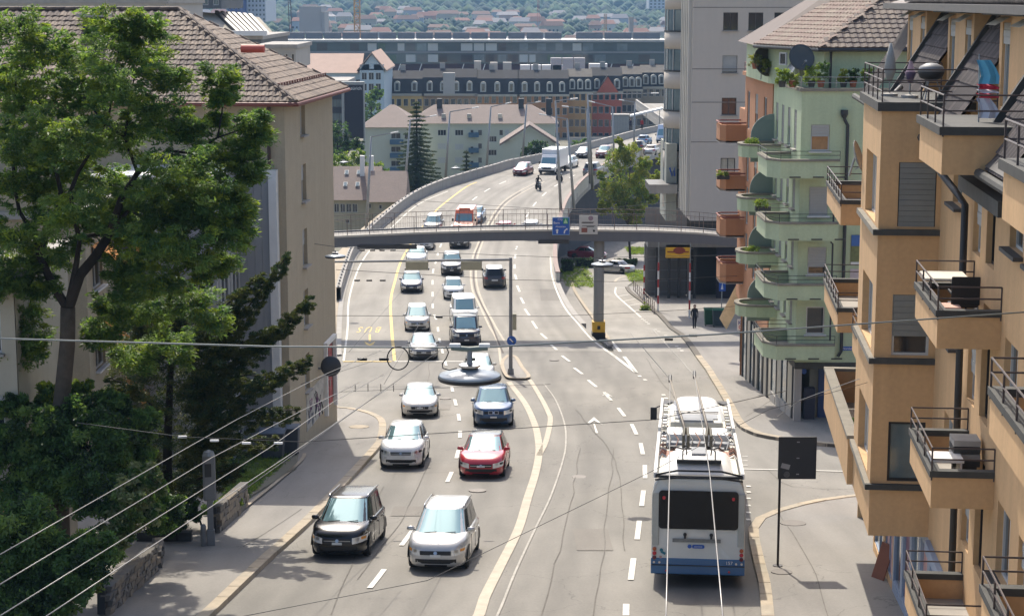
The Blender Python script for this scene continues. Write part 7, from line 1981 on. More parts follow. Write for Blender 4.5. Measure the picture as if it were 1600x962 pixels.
# ------------------------------------------------------------------ grey tower
M_TW=mat("tower_plaster",(0.5,.445,.38),.9,var=.07,scale=.4,streak=.5,bump=.08,fine=.25)
YT=141.0; tw=thing("office_tower","tall pale grey office tower with rows of small square windows","building",(W(1080,200,YT).x,YT,CZ-31))
def tx(u): return W(u,200,YT).x-tw.location.x
def tz(v): return W(1100,v,YT).z-tw.location.z
wn=[]
for i,(vt,vb) in enumerate(((-47,-20),(20,48),(87,114),(153,180),(247,276))):
    for q,u in enumerate((1127,1166,1206,1246,1285)):
        if i==4 and q>0: continue
        wn.append((tx(u),tz(vb),tx(u+23)-tx(u),tz(vt)-tz(vb),dict(mull=1 if i!=2 else 0,fm=M_WFRAME_D,pm=M_PANE if (i+q)%2 or i==1 else M_CURT,sh=.92 if i==2 and q<2 else 0,sm=M_SHUT,sill=M_SILL)))
face_with_windows(tw,(0,0,0),(1,0,0),26,tz(345),tz(-110),wn,M_TW,.25)
for zz in (12,60,108,160,222): solid(tw,0,26,-.012,-.001,tz(zz)-.03,tz(zz)+.03,mat("joint_dark",(0.2,.18,.16),.9),"panel_joint") if zz!=60 else None
TD=8.5
mb=MB(); wall_panel(mb,(0,TD,0),(0,-1,0),TD,tz(345),tz(-110),[],.1,M_TW); wall_panel(mb,(26,0,0),(0,1,0),14,0,tz(-110),[],.1,M_TW); mb.add([(0,0,tz(-110)),(26,0,tz(-110)),(26,14,tz(-110)),(0,14,tz(-110))],[(0,1,2,3)],M_CONC); mb.build("wall",None,tw)
# street side: ribs with dark slots, then rounded glazed bays
for k in range(5):
    y=.5+k*1.45; solid(tw,-.28,-.001,y,y+.32,tz(340),tz(-100),mat("rib_white",(0.5,.48,.43),.85,var=.08,scale=.5,streak=.5),"rib")
for k in range(4):
    y=.5+k*1.45+.33
    for i,(vt,vb) in enumerate(((-45,-15),(20,55),(88,118),(152,186),(215,262))): solid(tw,-.06,-.002,y+.1,y+1.0,tz(vb),tz(vt),M_PANE,"slot_window")
bc=Vector((.15,13.5,0)); 
for i in range(6):
    za,zb=(tz(-70+65*i*1.02+20),tz(-70+65*i*1.02+55)) 
    g=MB(); g.lathe([(2.3,za),(2.3,zb)][::-1],(1.2,11.5,0),24,M_PANE_B); g.build("bay_glazing",None,tw,smooth=False)
    g=MB(); g.lathe([(2.42,zb-.12),(2.42,zb+.0)],(1.2,11.5,0),24,M_DARK); g.build("bay_sill",None,tw)
    zc=tz(-70+65*(i+1)*1.02+20); g=MB(); g.lathe([(2.38,zc+.02),(2.38,zb-.13)],(1.2,11.5,0),24,M_TW); g.build("bay_wall",None,tw,smooth=True)
    for q in range(7):
        an=PI+(-3+q)*.35; g=MB(); g.cyl((1.2+2.33*math.cos(an),11.5+2.33*math.sin(an),zb),(1.2+2.33*math.cos(an),11.5+2.33*math.sin(an),za),.04,.04,5,M_WFRAME); g.build("mullion",None,tw)
solid(tw,.02,14,8.6,22,tz(345),tz(-110),M_TW,"rear_block")
# low entrance roof and white sign band at the tower foot
lo=thing("low_building","low annex with dark canopy and blue scribble sign beside the tower","building",W(1040,345,150))
def lx(u,v,y=150): return W(u,v,y)-lo.location
a=lx(1040,345); b=lx(1058,225); solid(lo,a.x,b.x,0,6,a.z,b.z,mat("annex_wall",(0.34,.35,.3),.85,var=.1),"wall")
a=lx(1012,292); b=lx(1056,286); solid(lo,a.x,b.x,-1.5,3,a.z-.25,b.z,M_DARK,"canopy"); solid(lo,a.x,b.x,-1.55,-1.51,a.z-.4,b.z+.02,M_CONC,"canopy_edge")
a=lx(1046,275); b=lx(1054,262); 
mb=MB(); mb.tube([a+Vector((0,-.05,b.z-a.z)),a+Vector((.2,-.05,0)),b+Vector((0,-.05,0)),b+Vector((0,-.05,a.z-b.z))],.07,5,M_BLUE_SIGN); mb.build("blue_scribble",None,lo)
# dark ground floor hall under the footbridge with the yellow sign
hl_=thing("ground_floor_hall","dark open ground floor hall with columns under the footbridge end","building",S(1008,470))
def hx(u,v,y): return W(u,v,y)-hl_.location
y_h=hl_.location.y+1.5
a=hx(1078,400,y_h); b=hx(1230,400,y_h)
solid(hl_,a.x,b.x,6,6.4,-3,9,M_DARK,"back_wall"); solid(hl_,hx(1010,400,y_h).x,b.x,0,8,hx(1080,383,y_h).z,hx(1080,383,y_h).z+1.0,M_CONC_D,"ceiling_slab")
solid(hl_,hx(1120,400,y_h).x,b.x,1.4,1.6,-3,hx(1080,384,y_h).z,mat("navy_void",(0.008,.01,.03),.6,var=.2,scale=.5),"void_sheet")  # near-black navy sheet stands in for the dark void here
for u in (1013,1028,1046,1062,1077,1086): solid(hl_,hx(u,400,y_h).x-.12,hx(u,400,y_h).x+.12,1+(u%5)*.5,1.3+(u%5)*.5,-3,hx(1080,384,y_h).z,M_CONC_D if u%2 else M_DARK,"column")
for k in range(7): solid(hl_,hx(1012,400,y_h).x,hx(1086,400,y_h).x,3.4,3.44,.3+k*1.0,.36+k*1.0,M_GREYPAINT,"scaffold_bar")
solid(hl_,hx(1012,400,y_h).x,hx(1078,400,y_h).x,5,5.1,-2,8,M_CONC_D,"rear_screen")
a=W(1040,403,y_h-1.5); b=W(1079,382,y_h-1.5); t=thing("shop_sign","yellow shop sign hanging below the footbridge","sign",a)
mb=MB(); mb.box(0,b.x-a.x,0,.25,0,b.z-a.z,mat("sign_yellow",(0.65,.36,.01),.5,var=.1)); mb.build("panel",None,t,bevel=.03)
mb=MB(); mb.lathe([(.02,0),(.42,0),(.42,.02)],n=20,m=mat("sign_red_brown",(.22,.03,.01),.5,var=0)); o=mb.build("emblem",None,t); o.location=((b.x-a.x)*.55,-.002,(b.z-a.z)*.55); o.rotation_euler=(PI/2,0,0); o.scale=(1.3,.75,1)
mb=MB(); mb.box(.15,b.x-a.x-.15,-.012,-.001,(b.z-a.z)*.40,(b.z-a.z)*.5,MATS["sign_red_brown"]); mb.build("stripe",None,t)
# ------------------------------------------------------------------ background buildings
def gable_roof(root,w,dep,h,rise,m,hip=0,ov=.6,nm="roof"):
    mb=MB(); x0,x1,y0,y1=-ov,w+ov,-ov,dep+ov; ym=(y0+y1)/2
    vs=[(x0,y0,h),(x1,y0,h),(x1,y1,h),(x0,y1,h),(x0+hip,ym,h+rise),(x1-hip,ym,h+rise)]
    mb.add(vs,[(0,1,5,4),(1,2,5),(2,3,4,5),(3,0,4),(3,2,1,0)],m); return mb.build(nm,None,root)
M_APT=mat("apartment_cream_green",(0.5,.52,.42),.9,var=.06,scale=.3,streak=.3)
M_RBR=mat("far_roof_brown",(0.2,.15,.125),.8,var=.2,scale=.6,fine=.5)
M_RPK=mat("far_roof_pink",(0.42,.28,.21),.8,var=.1,scale=.4)
M_BLUEB=mat("balcony_blue",(0.06,.13,.2),.6)
def far_house(name,label,cat,u0,u1,ve,vb,y,dep,m,cols,rows,ww,wh,roof=None,rise=3,hip=0,rm=None,rz=0,wins=None,pm=None,fm=None):
    a=W(u0,ve,y); b=W(u1,ve,y); bz_=W(u0,vb,y).z
    root=thing(name,label,cat,(a.x,y,bz_),rz); w=(b.x-a.x); h=a.z-bz_
    wn=[]
    if wins is None:
        for r in range(rows):
            for c in range(cols): wn.append((w/cols*(c+.5)-ww/2,h/rows*(r+.35),ww,wh,dict(mull=0,pm=pm or M_PANE,fm=fm or M_WFRAME)))
    else:
        for (u,v,uw,vh,o_) in wins: wn.append((W(u,v,y).x-a.x,W(u,v+vh,y).z-bz_,uw/F_PX*y,vh/F_PX*y,o_))
    face_with_windows(root,(0,0,0),(1,0,0),w,0,h,wn,m,depth=.15)
    mb=MB(); wall_panel(mb,(w,0,0),(0,1,0),dep,0,h,[],.1,m); wall_panel(mb,(0,dep,0),(0,-1,0),dep,0,h,[],.1,m); wall_panel(mb,(w,dep,0),(-1,0,0),w,0,h,[],.1,m); mb.build("wall",None,root)
    if roof=='gable': gable_roof(root,w,dep,h+.01,rise,rm or M_RBR,hip)
    elif roof=='flat': mb=MB(); mb.box(-.3,w+.3,-.3,dep+.3,h+.01,h+.6,rm or M_CONC); mb.build("roof",None,root)
    elif roof=='front':
        mb=MB(); ov=.7; vs=[(-ov,-ov,h-.3),(w/2,-ov,h+rise),(w+ov,-ov,h-.3),(-ov,dep,h-.3),(w/2,dep,h+rise),(w+ov,dep,h-.3)]
        mb.add(vs+[(x,y_,z+.35) for x,y_,z in vs],[(0,3,4,1),(1,4,5,2),(6,7,10,9),(7,8,11,10),(0,1,7,6),(1,2,8,7)],rm or M_RBR); mb.build("roof",None,root)
        mb=MB(); mb.add([(0,0,h),(w,0,h),(w/2,0,h+rise-.2)],[(0,1,2)],m); mb.build("gable_wall",None,root)
    return root,w,h
D3=dict(mull=2,fm=M_WFRAME); D1=dict(mull=0,fm=M_WFRAME); DS=dict(mull=0,fm=M_WFRAME,sh=1,sm=mat("far_shutter",(.45,.47,.45),.7,var=0)); DD=dict(mull=1,fm=M_WFRAME)
ws=[]
for u,vs_,o_ in ((687,(203,224,246),D3),(714,(203,225,246),D3),(738,(203,229,251),D1),(750,(203,224,246),DD),(766,(213,234,256),D3),(783,(203,),D1),(792,(203,),DS)):
    for v in vs_:
        oo = DS if (u in (687,714) and v in (224,225,246)) else o_
        ws.append((u-3,v,13 if u in (687,714,766) else (6 if u!=738 else 5),9 if u!=738 else 12,oo))
rt_,w_,h_=far_house("apartment_house","pale greenish apartment block with brown roof and blue balconies left of the viaduct","building",640,868,193,300,350,12,M_APT,0,0,1,1,'gable',3.2,5,wins=ws)
for v in (215,239,262):
    a=W(732,v,348.7)-rt_.location; b=W(748,v-7,348.7)-rt_.location; solid(rt_,a.x,b.x,-1.3,-.0,a.z,b.z,M_BLUEB,"balcony")
for u in (683,810,853):
    a=W(u,172,356)-rt_.location; solid(rt_,a.x,a.x+1.0,4.5,5.5,h_+1.0,h_+4.4,M_DARK,"chimney")
for u in (690,730,778): a=W(u,185,352)-rt_.location; solid(rt_,a.x,a.x+.8,1.2,2.0,h_+.9,h_+1.7,M_CHROME,"rooflight")
rt_,w_,h_=far_house("apartment_house","cream apartment block end with hipped brown roof behind the fir tree","building",567,652,199,300,330,14,M_APT,0,0,1,1,'gable',3.6,5,wins=[(611,v,15,9,DD) for v in (208,229,251,273)]+[(652-20,v,8,9,D1) for v in (208,251)])
for v in (219,240,262):
    a=W(609,v+7,328.8)-rt_.location; b=W(630,v,328.8)-rt_.location; solid(rt_,a.x,b.x,-1.2,0,a.z,b.z,M_BLUEB,"balcony")
far_house("house","small cream gabled house in front of the apartment block right end","building",787,868,225,290,318,9,M_APT,0,0,1,1,'front',3.0,wins=[(820,236,4,6,D1)])
# house with skylights
rt_,w_,h_=far_house("house","old brown roofed house with four skylights behind the footbridge left end","building",515,585,312,372,205,9,mat("cream_wall",(0.45,.4,.28),.9,var=.15,scale=.6),0,0,1,1,'gable',3.3,0,wins=[(522+k*9.5,318,8,14,DD) for k in range(4)]+[(576,318,4,8,D1),(540,343,6,6,D1)])
for u,v in ((539,280),(558,280),(537,295),(556,295)):
    a=W(u,v,206+ (300-v)*.12)-rt_.location; t_=(a.y+.6)/5.1; zz=h_+3.3*t_; mb=MB(); mb.obox((a.x+.2,a.y,zz+.12),(.22,0,0),(0,.30,.2),(0,-.02,.04),M_WFRAME); f_=mb.build("skylight",None,rt_); mb=MB(); mb.obox((a.x+.2,a.y-.02,zz+.155),(.17,0,0),(0,.25,.166),(0,-.01,.02),M_PANE_B); mb.build("pane",None,f_)
rt2,w2,h2=far_house("house","lower brown roofed house wing beside the lamp post and parapet","building",583,626,315,372,203,8,MATS["cream_wall"],0,0,1,1,'gable',3.0,0,wins=[(592,320,5,7,D1)])
for u in (567,581):
    a=W(u,262,209)-rt_.location; solid(rt_,a.x-.25,a.x+.25,3,3.6,h_+1,h_+4.6,M_WHITE_P,"chimney")
# white-blue gabled house with pink roof
wq=[(565+c*11,v,8,11,DD) for c in range(3) for v in (114,131,146,162)]+[(577,101,7,7,DD)]
rt_,w_,h_=far_house("house","large pale blue gabled house with pinkish roof behind the dark office","building",562,600,110,185,470,34,mat("pale_blue_wall",(0.42,.5,.54),.9,var=.05),0,0,1,1,'front',4.2,rm=M_RPK,wins=wq)
a=W(455,114,472); b=W(565,114,472); root=thing("long_building","long low building with broad pinkish tiled roof","building",(a.x,472,a.z-12)); w=b.x-a.x
mb=MB(); mb.box(0,w,0,20,0,12,MATS["pale_blue_wall"]); mb.build("wall",None,root); mb=MB(); mb.add([(-1,-1,12),(w,-1,12),(w,9,16.6),(-1,9,16.6)],[(0,1,2,3)],M_RPK); mb.build("roof",None,root)
for k in range(7): solid(root,2+k*2.4,3.3+k*2.4,-.05,.03,8.6,10.3,M_PANE,"window")
# dark office with lettered panel
rt_,w_,h_=far_house("office_building","dark office building with glass bands behind the tiled roof corner","building",505,541,132,240,300,14,mat("office_dark",(0.03,.035,.05),.5,var=.2),4,5,1.5,1.3,'flat',pm=M_PANE_B,fm=M_WFRAME_D)
a=W(535,232,298); b=W(569,128,298); t=thing("sign_tower","tall dark blue slab with small white lettering and pale metal frame","sign",a)
wq_=b.x-a.x; hq=b.z-a.z
solid(t,.45,wq_-.2,0,.8,hq*.15,hq-.5,mat("slab_navy",(0.008,.01,.025),.4,var=.05),"panel"); solid(t,0,.42,-.1,.9,0,hq,M_METAL,"frame"); solid(t,wq_-.18,wq_,-.1,.9,0,hq,M_METAL,"frame"); solid(t,.43,wq_-.19,-.1,.9,hq-.45,hq,M_METAL,"frame")
text_part("bs zürich",.72,"lettering",M_WHITE_P,t,(wq_*.5+.1,-.02,hq*.90),(PI/2,0,0))
# mansard row
M_MAN=mat("mansard_slate",(0.022,.021,.022),.9,var=.3,scale=.5)
M_MAN2=mat("mansard_pale",(0.12,.105,.085),.9,var=.3,scale=.5)
def mansard(label,u0,u1,ve,vt,vb,y0,m,cols,rows,nd,gable=None,skyl=False,rz=0,arched=True):
    rt_,w_,h_=far_house("town_house",label,"building",u0,u1,ve,vb,y0,13,m,cols,rows,1.2,1.9,rz=rz)
    rt_['group']="town houses with dark mansard roofs"
    hh=(vb*0+ (ve-vt))/F_PX*y0*1.02
    mb=MB(); vs=[(-.2,-.3,h_),(w_+.2,-.3,h_),(w_+.2,2.3,h_+hh*.66),(-.2,2.3,h_+hh*.66),(w_+.2,6.5,h_+hh),(-.2,6.5,h_+hh),(w_+.2,13,h_),(-.2,13,h_)]
    mb.add(vs,[(0,1,2,3)],M_MAN); mb.add(vs,[(3,2,4,5)],M_MAN2 if skyl else M_MAN); mb.add(vs,[(5,4,6,7),(0,3,5,7),(1,6,4,2),(0,7,6,1)],M_MAN); mb.build("roof",None,rt_)
    solid(rt_,-.3,w_+.3,-.55,-.31,h_-.5,h_+.1,mat("cornice_pale",(0.42,.38,.3),.8,var=.05),"cornice")
    for k in range(nd):
        x=w_/nd*(k+.5); f=MB(); ww=.8; z0=h_+.7; z1=h_+2.7
        pts=[(x-ww,z0),(x+ww,z0),(x+ww,z1)]+[(x+ww*math.cos(PI*q/6),z1+.7*math.sin(PI*q/6)) for q in range(1,6)]+[(x-ww,z1)]
        n=len(pts); f.add([(a,-.1,b) for a,b in pts]+[(a,1.6,b) for a,b in pts],[tuple(range(n))]+[(i,n+i,n+(i+1)%n,(i+1)%n) for i in range(n)],mat("dormer_pale",(0.42,.42,.38),.8,var=.05)); dm_=f.build("dormer",None,rt_)
        solid(dm_,x-ww*.5,x+ww*.5,-.16,-.101,z0+.3,z1+.1,M_PANE,"window")
    for q in (0,w_): solid(rt_,q-.2,q+.2,-.2,6.5,h_+.3,h_+hh*.8,M_CONC,"party_wall") if False else None
    solid(rt_,w_*.3,w_*.3+1.4,7,8,h_+hh*.8,h_+hh+1.5,M_CONC,"chimney")
    if gable:
        gx,gw=gable; g=MB(); g.add([(gx-gw,-.5,h_-.2),(gx+gw,-.5,h_-.2),(gx+gw,-.5,h_+1.2),(gx,-.5,h_+hh*.95),(gx-gw,-.5,h_+1.2),(gx,6,h_+hh*.95),(gx+gw,3,h_+1.2),(gx-gw,3,h_+1.2)],[(0,1,2,3,4),(2,6,5,3),(4,3,5,7)],m); g_=g.build("gable",None,rt_); solid(g_,gx-.5,gx+.5,-.56,-.501,h_+1.0,h_+2.8,M_PANE,"window")
    return rt_,w_,h_
M_BR1=mat("brick_yellow",(0.62,.42,.16),.9,var=.08); M_BR2=mat("brick_tan",(0.34,.22,.12),.9,var=.15,scale=1); M_BR3=mat("brick_brown",(0.42,.2,.08),.9,var=.15,scale=1); M_BR4=mat("brick_ochre",(0.45,.26,.1),.9,var=.15); M_BR5=mat("brick_red",(0.42,.11,.06),.9,var=.15); M_BR6=mat("stone_tan",(0.3,.24,.17),.9,var=.15)
mansard("yellow town house with dark hipped mansard, leftmost of the row",607,661,147,113,205,500,M_BR1,5,2,2)
rt_,w_,h_=mansard("tan town house with pale central chimney stack and balconies",661,744,147,110,205,500,M_BR2,8,2,4); solid(rt_,w_*.38,w_*.6,-.45,2.5,h_,h_+5.6,M_FARW,"gable")
for x in (w_*.28,w_*.74): solid(rt_,x-2,x+2,-1.4,0,h_-5.2,h_-4.0,M_DARK,"balcony")
mansard("brown brick town house with three wide arched dormers in mid row",744,810,148,112,210,500,M_BR3,6,3,3)
mansard("orange brown town house with arched dormers right of centre in the row",810,888,148,112,225,500,M_BR3,7,4,4)
mansard("ochre brick town house with pale upper roof in the row",888,925,144,110,225,503,M_BR4,4,4,3,skyl=True)
rt_,w_,h_=mansard("red brick town house with steep dark front gable",925,972,143,108,226,508,M_BR5,5,4,3); 
g=MB(); gx=w_*.52; g.add([(gx-3,-.6,h_-.3),(gx+3,-.6,h_-.3),(gx,-.6,h_+4)],[(0,1,2)],M_BR5); g.add([(gx-3.2,-.7,h_-.3),(gx,-.7,h_+4.4),(gx,5,h_+4.4),(gx-3.2,5,h_-.3)],[(0,1,2,3)],M_MAN); g.add([(gx+3.2,-.7,h_-.3),(gx,-.7,h_+4.4),(gx,5,h_+4.4),(gx+3.2,5,h_-.3)],[(3,2,1,0)],M_MAN2); g.build("gable",None,rt_)
mansard("tan stone town house with pale sloping rooflights",972,1003,140,106,225,514,M_BR6,4,4,3,skyl=True)
mansard("tan town house with dark balconies next to the tower edge",1003,1052,136,104,225,520,M_BR6,5,4,4,skyl=True)
# pale sheds and walls between viaduct and town houses
root=thing("retaining_wall","long pale concrete wall below the town houses beyond the viaduct","wall",W(888,230,460)); a=root.location
solid(root,0,W(1000,215,460).x-a.x,0,.6,-2,2.4,M_CONC,"wall_face")
t=thing("cabin","grey metal cabin beside the far end of the viaduct","cabin",W(957,214,330)); mb=MB(); mb.box(0,2.9,0,3,0,3.8,M_METAL); mb.build("body",None,t,bevel=.05); mb=MB(); mb.box(-.2,3.1,-.2,3.2,3.81,3.95,M_CONC); mb.build("roof",None,t)
for k in range(5): solid(t,.3+k*.5,.34+k*.5,-.03,-.001,.2,3.6,M_GREYPAINT,"seam")
t=thing("stop_shelter","white canopy of the far tram stop beside the viaduct","shelter",W(985,205,345)); mb=MB(); mb.add([(0,0,2.6),(6,0,4),(6,3,4),(0,3,2.6),(0,0,2.9),(6,0,4.3),(6,3,4.3),(0,3,2.9)],[(0,3,2,1),(4,5,6,7),(0,1,5,4),(1,2,6,5),(2,3,7,6),(3,0,4,7)],M_WHITE_P); mb.build("canopy",None,t)
for x in (.5,3,5.5): mb=MB(); mb.cyl((x,1.5,-1),(x,1.5,2.7+x*.2),.08,.08,6,M_METAL); mb.build("post",None,t)
# long glazed building
yL=640; a=W(430,100,yL); root=thing("long_glass_building","very long dark glazed building with rows of rooftop units across the background","building",a)
def l(u,v): q=W(u,v,yL)-a; return q.x,q.z
xe=l(1045,100)[0]; z0=l(430,100)[1]; z1=l(430,66)[1]; z2=l(430,82)[1]
solid(root,0,xe,.3,30,z0,z1,mat("glass_teal",(0.035,.07,.08),.15,.1,var=.35,scale=.12,spec=.8),"facade")
solid(root,-1,xe,-1,30,z1+.01,z1+.7,M_METAL,"roof_edge"); solid(root,0,xe,.0,.29,z2-.3,z2+.3,M_GREYPAINT,"floor_band")
rnd=random.Random(4); x=.5
while x<xe-4:
    w=rnd.uniform(2.5,4.5)
    for zq in (z0+.6,z2+.5):
        r_=rnd.random()
        if r_<.55: solid(root,x,x+w-.5,.1,.28,zq,zq+2.5,[M_PANE_B,MATS["far_shutter"],M_PANE,mat("green_pane",(.05,.1,.06),.2,var=.5,scale=.5)][rnd.randrange(4)],"window")
    x+=w
solid(root,0,xe,1.5,30,l(430,118)[1]-6,z0-.01,mat("dark_red_base",(0.06,.02,.025),.8,var=.3,scale=.2),"base")
for k in range(20):
    u=622+k*33
    if u>1030: break
    x,z=l(u,112); mb=MB(); mb.bar((x,-.5,z),(x+.9,-.5,z0),.45,.3,M_WHITE_P); mb.build("strut",None,root)
u=446
while u<1030:
    w=29 if u<860 else 45
    if 862<u<895: u+=10; continue
    x0,_=l(u,60); x1,_=l(u+w-3,60); solid(root,x0,x1,5,9,z1+.9,z1+3.2,mat("roof_unit",(0.2,.2,.21),.7,.2,var=.15,scale=.4),"roof_unit")
    u+=w
for (u0,u1,vt,vb,m_) in ((812,880,102,118,M_WHITE_P),(860,915,91,112,mat("plant_grey",(.42,.4,.4),.8,var=.1)),(740,752,96,110,M_FARW),(765,778,98,112,M_FARW),(785,800,98,112,M_FARW),(920,950,100,112,M_WHITE_P)):
    root2=thing("rooftop_plant",{812:"long white rooftop boxes behind the town houses",860:"grey rooftop plant room behind the town houses",740:"small pale roof hut below the long glazed building, leftmost",765:"small pale roof hut below the long glazed building, middle",785:"small pale roof hut below the long glazed building, next to white boxes",920:"white vent box left of the tower behind the town houses"}[u0],"rooftop plant",W(u0,vb,560)); b=W(u1,vt,560)-root2.location
    n=max(1,int((u1-u0)/16))
    for k in range(n): solid(root2,b.x*k/n+.15,b.x*(k+1)/n-.15,0,5,-6,b.z,m_,"box")
# church-like concrete block, cranes, far towers
block("pale concrete high-rise beyond the long glazed building",468,502,11,52,1100,30,mat("concrete_far",(0.33,.31,.29),.9,var=.1,scale=.05),0,0)
block("small step of the pale concrete high-rise",502,507,20,52,1100,25,MATS["concrete_far"],0,0)
block("pale chimney block beyond the roof units",983,990,28,60,1000,6,MATS["concrete_far"],0,0)
block("bluish glass high-rise at the left of the grey tower",1014,1040,-20,14,1500,30,MATS["tower_white_blue"],7,4,winm=M_PANE_B)
def crane(label,u0,v0,u1,v1,y,w,m):
    a=W(u0,v0,y); b=W(u1,v1,y); t=thing("construction_crane",label,"crane",a); d=b-a
    for sx in (-1,1):
        for sy in (-1,1): mb=MB(); mb.bar((sx*w,sy*w,-20),d+Vector((sx*w,sy*w,0)),w*.35,w*.35,m); mb.build("mast_post",None,t)
    n=14; br=MB()
    for k in range(n):
        p=d*k/n; q=d*(k+1)/n; s_=1 if k%2 else -1
        br.bar(p+Vector((s_*w,-w,0)),q+Vector((-s_*w,-w,0)),w*.28,w*.28,m); br.bar(p+Vector((-w,-w,0)),p+Vector((w,-w,0)),w*.25,w*.25,m)
    tag(br.build("lattice",None,t),kind='stuff')
crane("orange lattice crane mast rising in the background",558,52,557,-60,760,1.1,mat("crane_orange",(0.5,.28,.12),.6,var=.1))
crane("dark leaning crane boom at the left background",457,52,449,-60,700,.45,mat("crane_dark",(0.08,.06,.07),.6,var=.1))
crane("thin red crane on the far hillside",841,16,841,-40,1500,.7,mat("crane_red",(.5,.12,.08),.6,var=0))
crane("thin orange crane before the wooded slope",946,45,946,22,1300,.9,MATS["crane_orange"])

# ------------------------------------------------------------------ hills with woods and villas
def hill_z(x,y):
    if y<1150: return zs(y)-.1
    t=(y-1150)
    base=zs(1150)-.1
    return base+ t*.0135+ (t/1000)**2*7.5+6*math.sin(x*.004+y*.002)*min(1,t/900)+4*math.sin(x*.011+2)*min(1,t/900)
mb=MB(); nx_,ny_=60,60; vs=[]
for j in range(ny_+1):
    y=1150+ (j/ny_)**1.3*3300
    for i in range(nx_+1):
        x=(-1+2*i/nx_)*(500+y*.35); vs.append((x,y,hill_z(x,y)))
mb.add(vs,[(j*(nx_+1)+i,j*(nx_+1)+i+1,(j+1)*(nx_+1)+i+1,(j+1)*(nx_+1)+i) for j in range(ny_) for i in range(nx_)],mat("hill_green",(0.045,.07,.03),.95,var=.3,scale=.01)); tag(mb.build("hills",None,None,smooth=True),kind='structure')
def blob_template(seed,sub=1):
    bm=bmesh.new(); bmesh.ops.create_icosphere(bm,subdivisions=sub,radius=1); rr_=random.Random(seed)
    ph=[rr_.uniform(0,6) for _ in range(6)]
    for v in bm.verts:
        c=v.co; f=1+.1*math.sin(3.1*c.x+ph[0])*math.sin(3.7*c.y+ph[1])+rr_.uniform(-.16,.16)
        v.co=c*f
    V=[tuple(v.co) for v in bm.verts]; Fc=[tuple(w.index for w in f.verts) for f in bm.faces]; bm.free(); return V,Fc
import numpy as np
BT=[blob_template(k) for k in range(6)]
def forest(name,pts,mats_,label=None,kind='stuff'):
    allv=[];allf=[];mi=[];off=0; rr_=random.Random(len(pts))
    for (x,y,z,r) in pts:
        V,Fc=BT[rr_.randrange(6)]; v=np.array(V)*np.array([r,r,r*rr_.uniform(.7,1.15)])+np.array([x,y,z]); allv.append(v); allf.append(np.array(Fc)+off); off+=len(V); mi+= [rr_.randrange(len(mats_))]*len(Fc)
    v=np.concatenate(allv); f=np.concatenate(allf); me=bpy.data.meshes.new(name); me.vertices.add(len(v)); me.vertices.foreach_set("co",v.astype(np.float32).ravel())
    me.loops.add(len(f)*3); me.loops.foreach_set("vertex_index",f.ravel().astype(np.int32)); me.polygons.add(len(f)); me.polygons.foreach_set("loop_start",np.arange(0,len(f)*3,3,dtype=np.int32)); me.polygons.foreach_set("loop_total",np.full(len(f),3,dtype=np.int32))
    for m_ in mats_: me.materials.append(m_)
    me.polygons.foreach_set("material_index",np.array(mi,dtype=np.int32)); me.update(calc_edges=True); me.validate()
    o=bpy.data.objects.new(name,me); COL.objects.link(o)
    tag(o,label,None,None,kind); return o
FM=[mat("far_tree_%d"%k,c,.95,var=.4,scale=.15) for k,c in enumerate(((0.04,.085,.045),(0.028,.06,.036),(0.07,.11,.05),(0.022,.045,.032)))]  # bluish greens carry some of the distance haze in the tree colour
rr_=random.Random(21); pts=[]
for k in range(8000):
    y=1180+ (rr_.random()**1.5)*2900; x=(rr_.random()*2-1)*(y*.24)+ -y*.03; dens=math.sin(x*.009+y*.004)+math.sin(x*.004-y*.01)
    if y<1700 and dens<-.6 and rr_.random()<.6: continue
    r=rr_.uniform(3.5,7)*(1 if y<1900 else 1.5); pts.append((x,y,hill_z(x,y)+r*.4,r))
o=forest("woods",pts,FM,"hazy woods covering the far hillside")
hm=[mat("villa_white",(0.6,.57,.52),.9,var=0),mat("villa_cream",(0.5,.42,.32),.9,var=0),mat("villa_pink",(0.5,.33,.26),.9,var=0),mat("villa_grey",(0.4,.42,.45),.9,var=0)]
rmm=[mat("villa_roof_red",(0.26,.13,.09),.9,var=0),mat("villa_roof_brown",(0.18,.11,.08),.9,var=0),mat("villa_roof_grey",(0.3,.28,.27),.9,var=0)]
places=[(740,22),(590,20),(600,24),(650,23),(880,20),(870,24),(930,18),(1000,18),(760,46),(790,45),(800,42),(430,36)]
hc=0
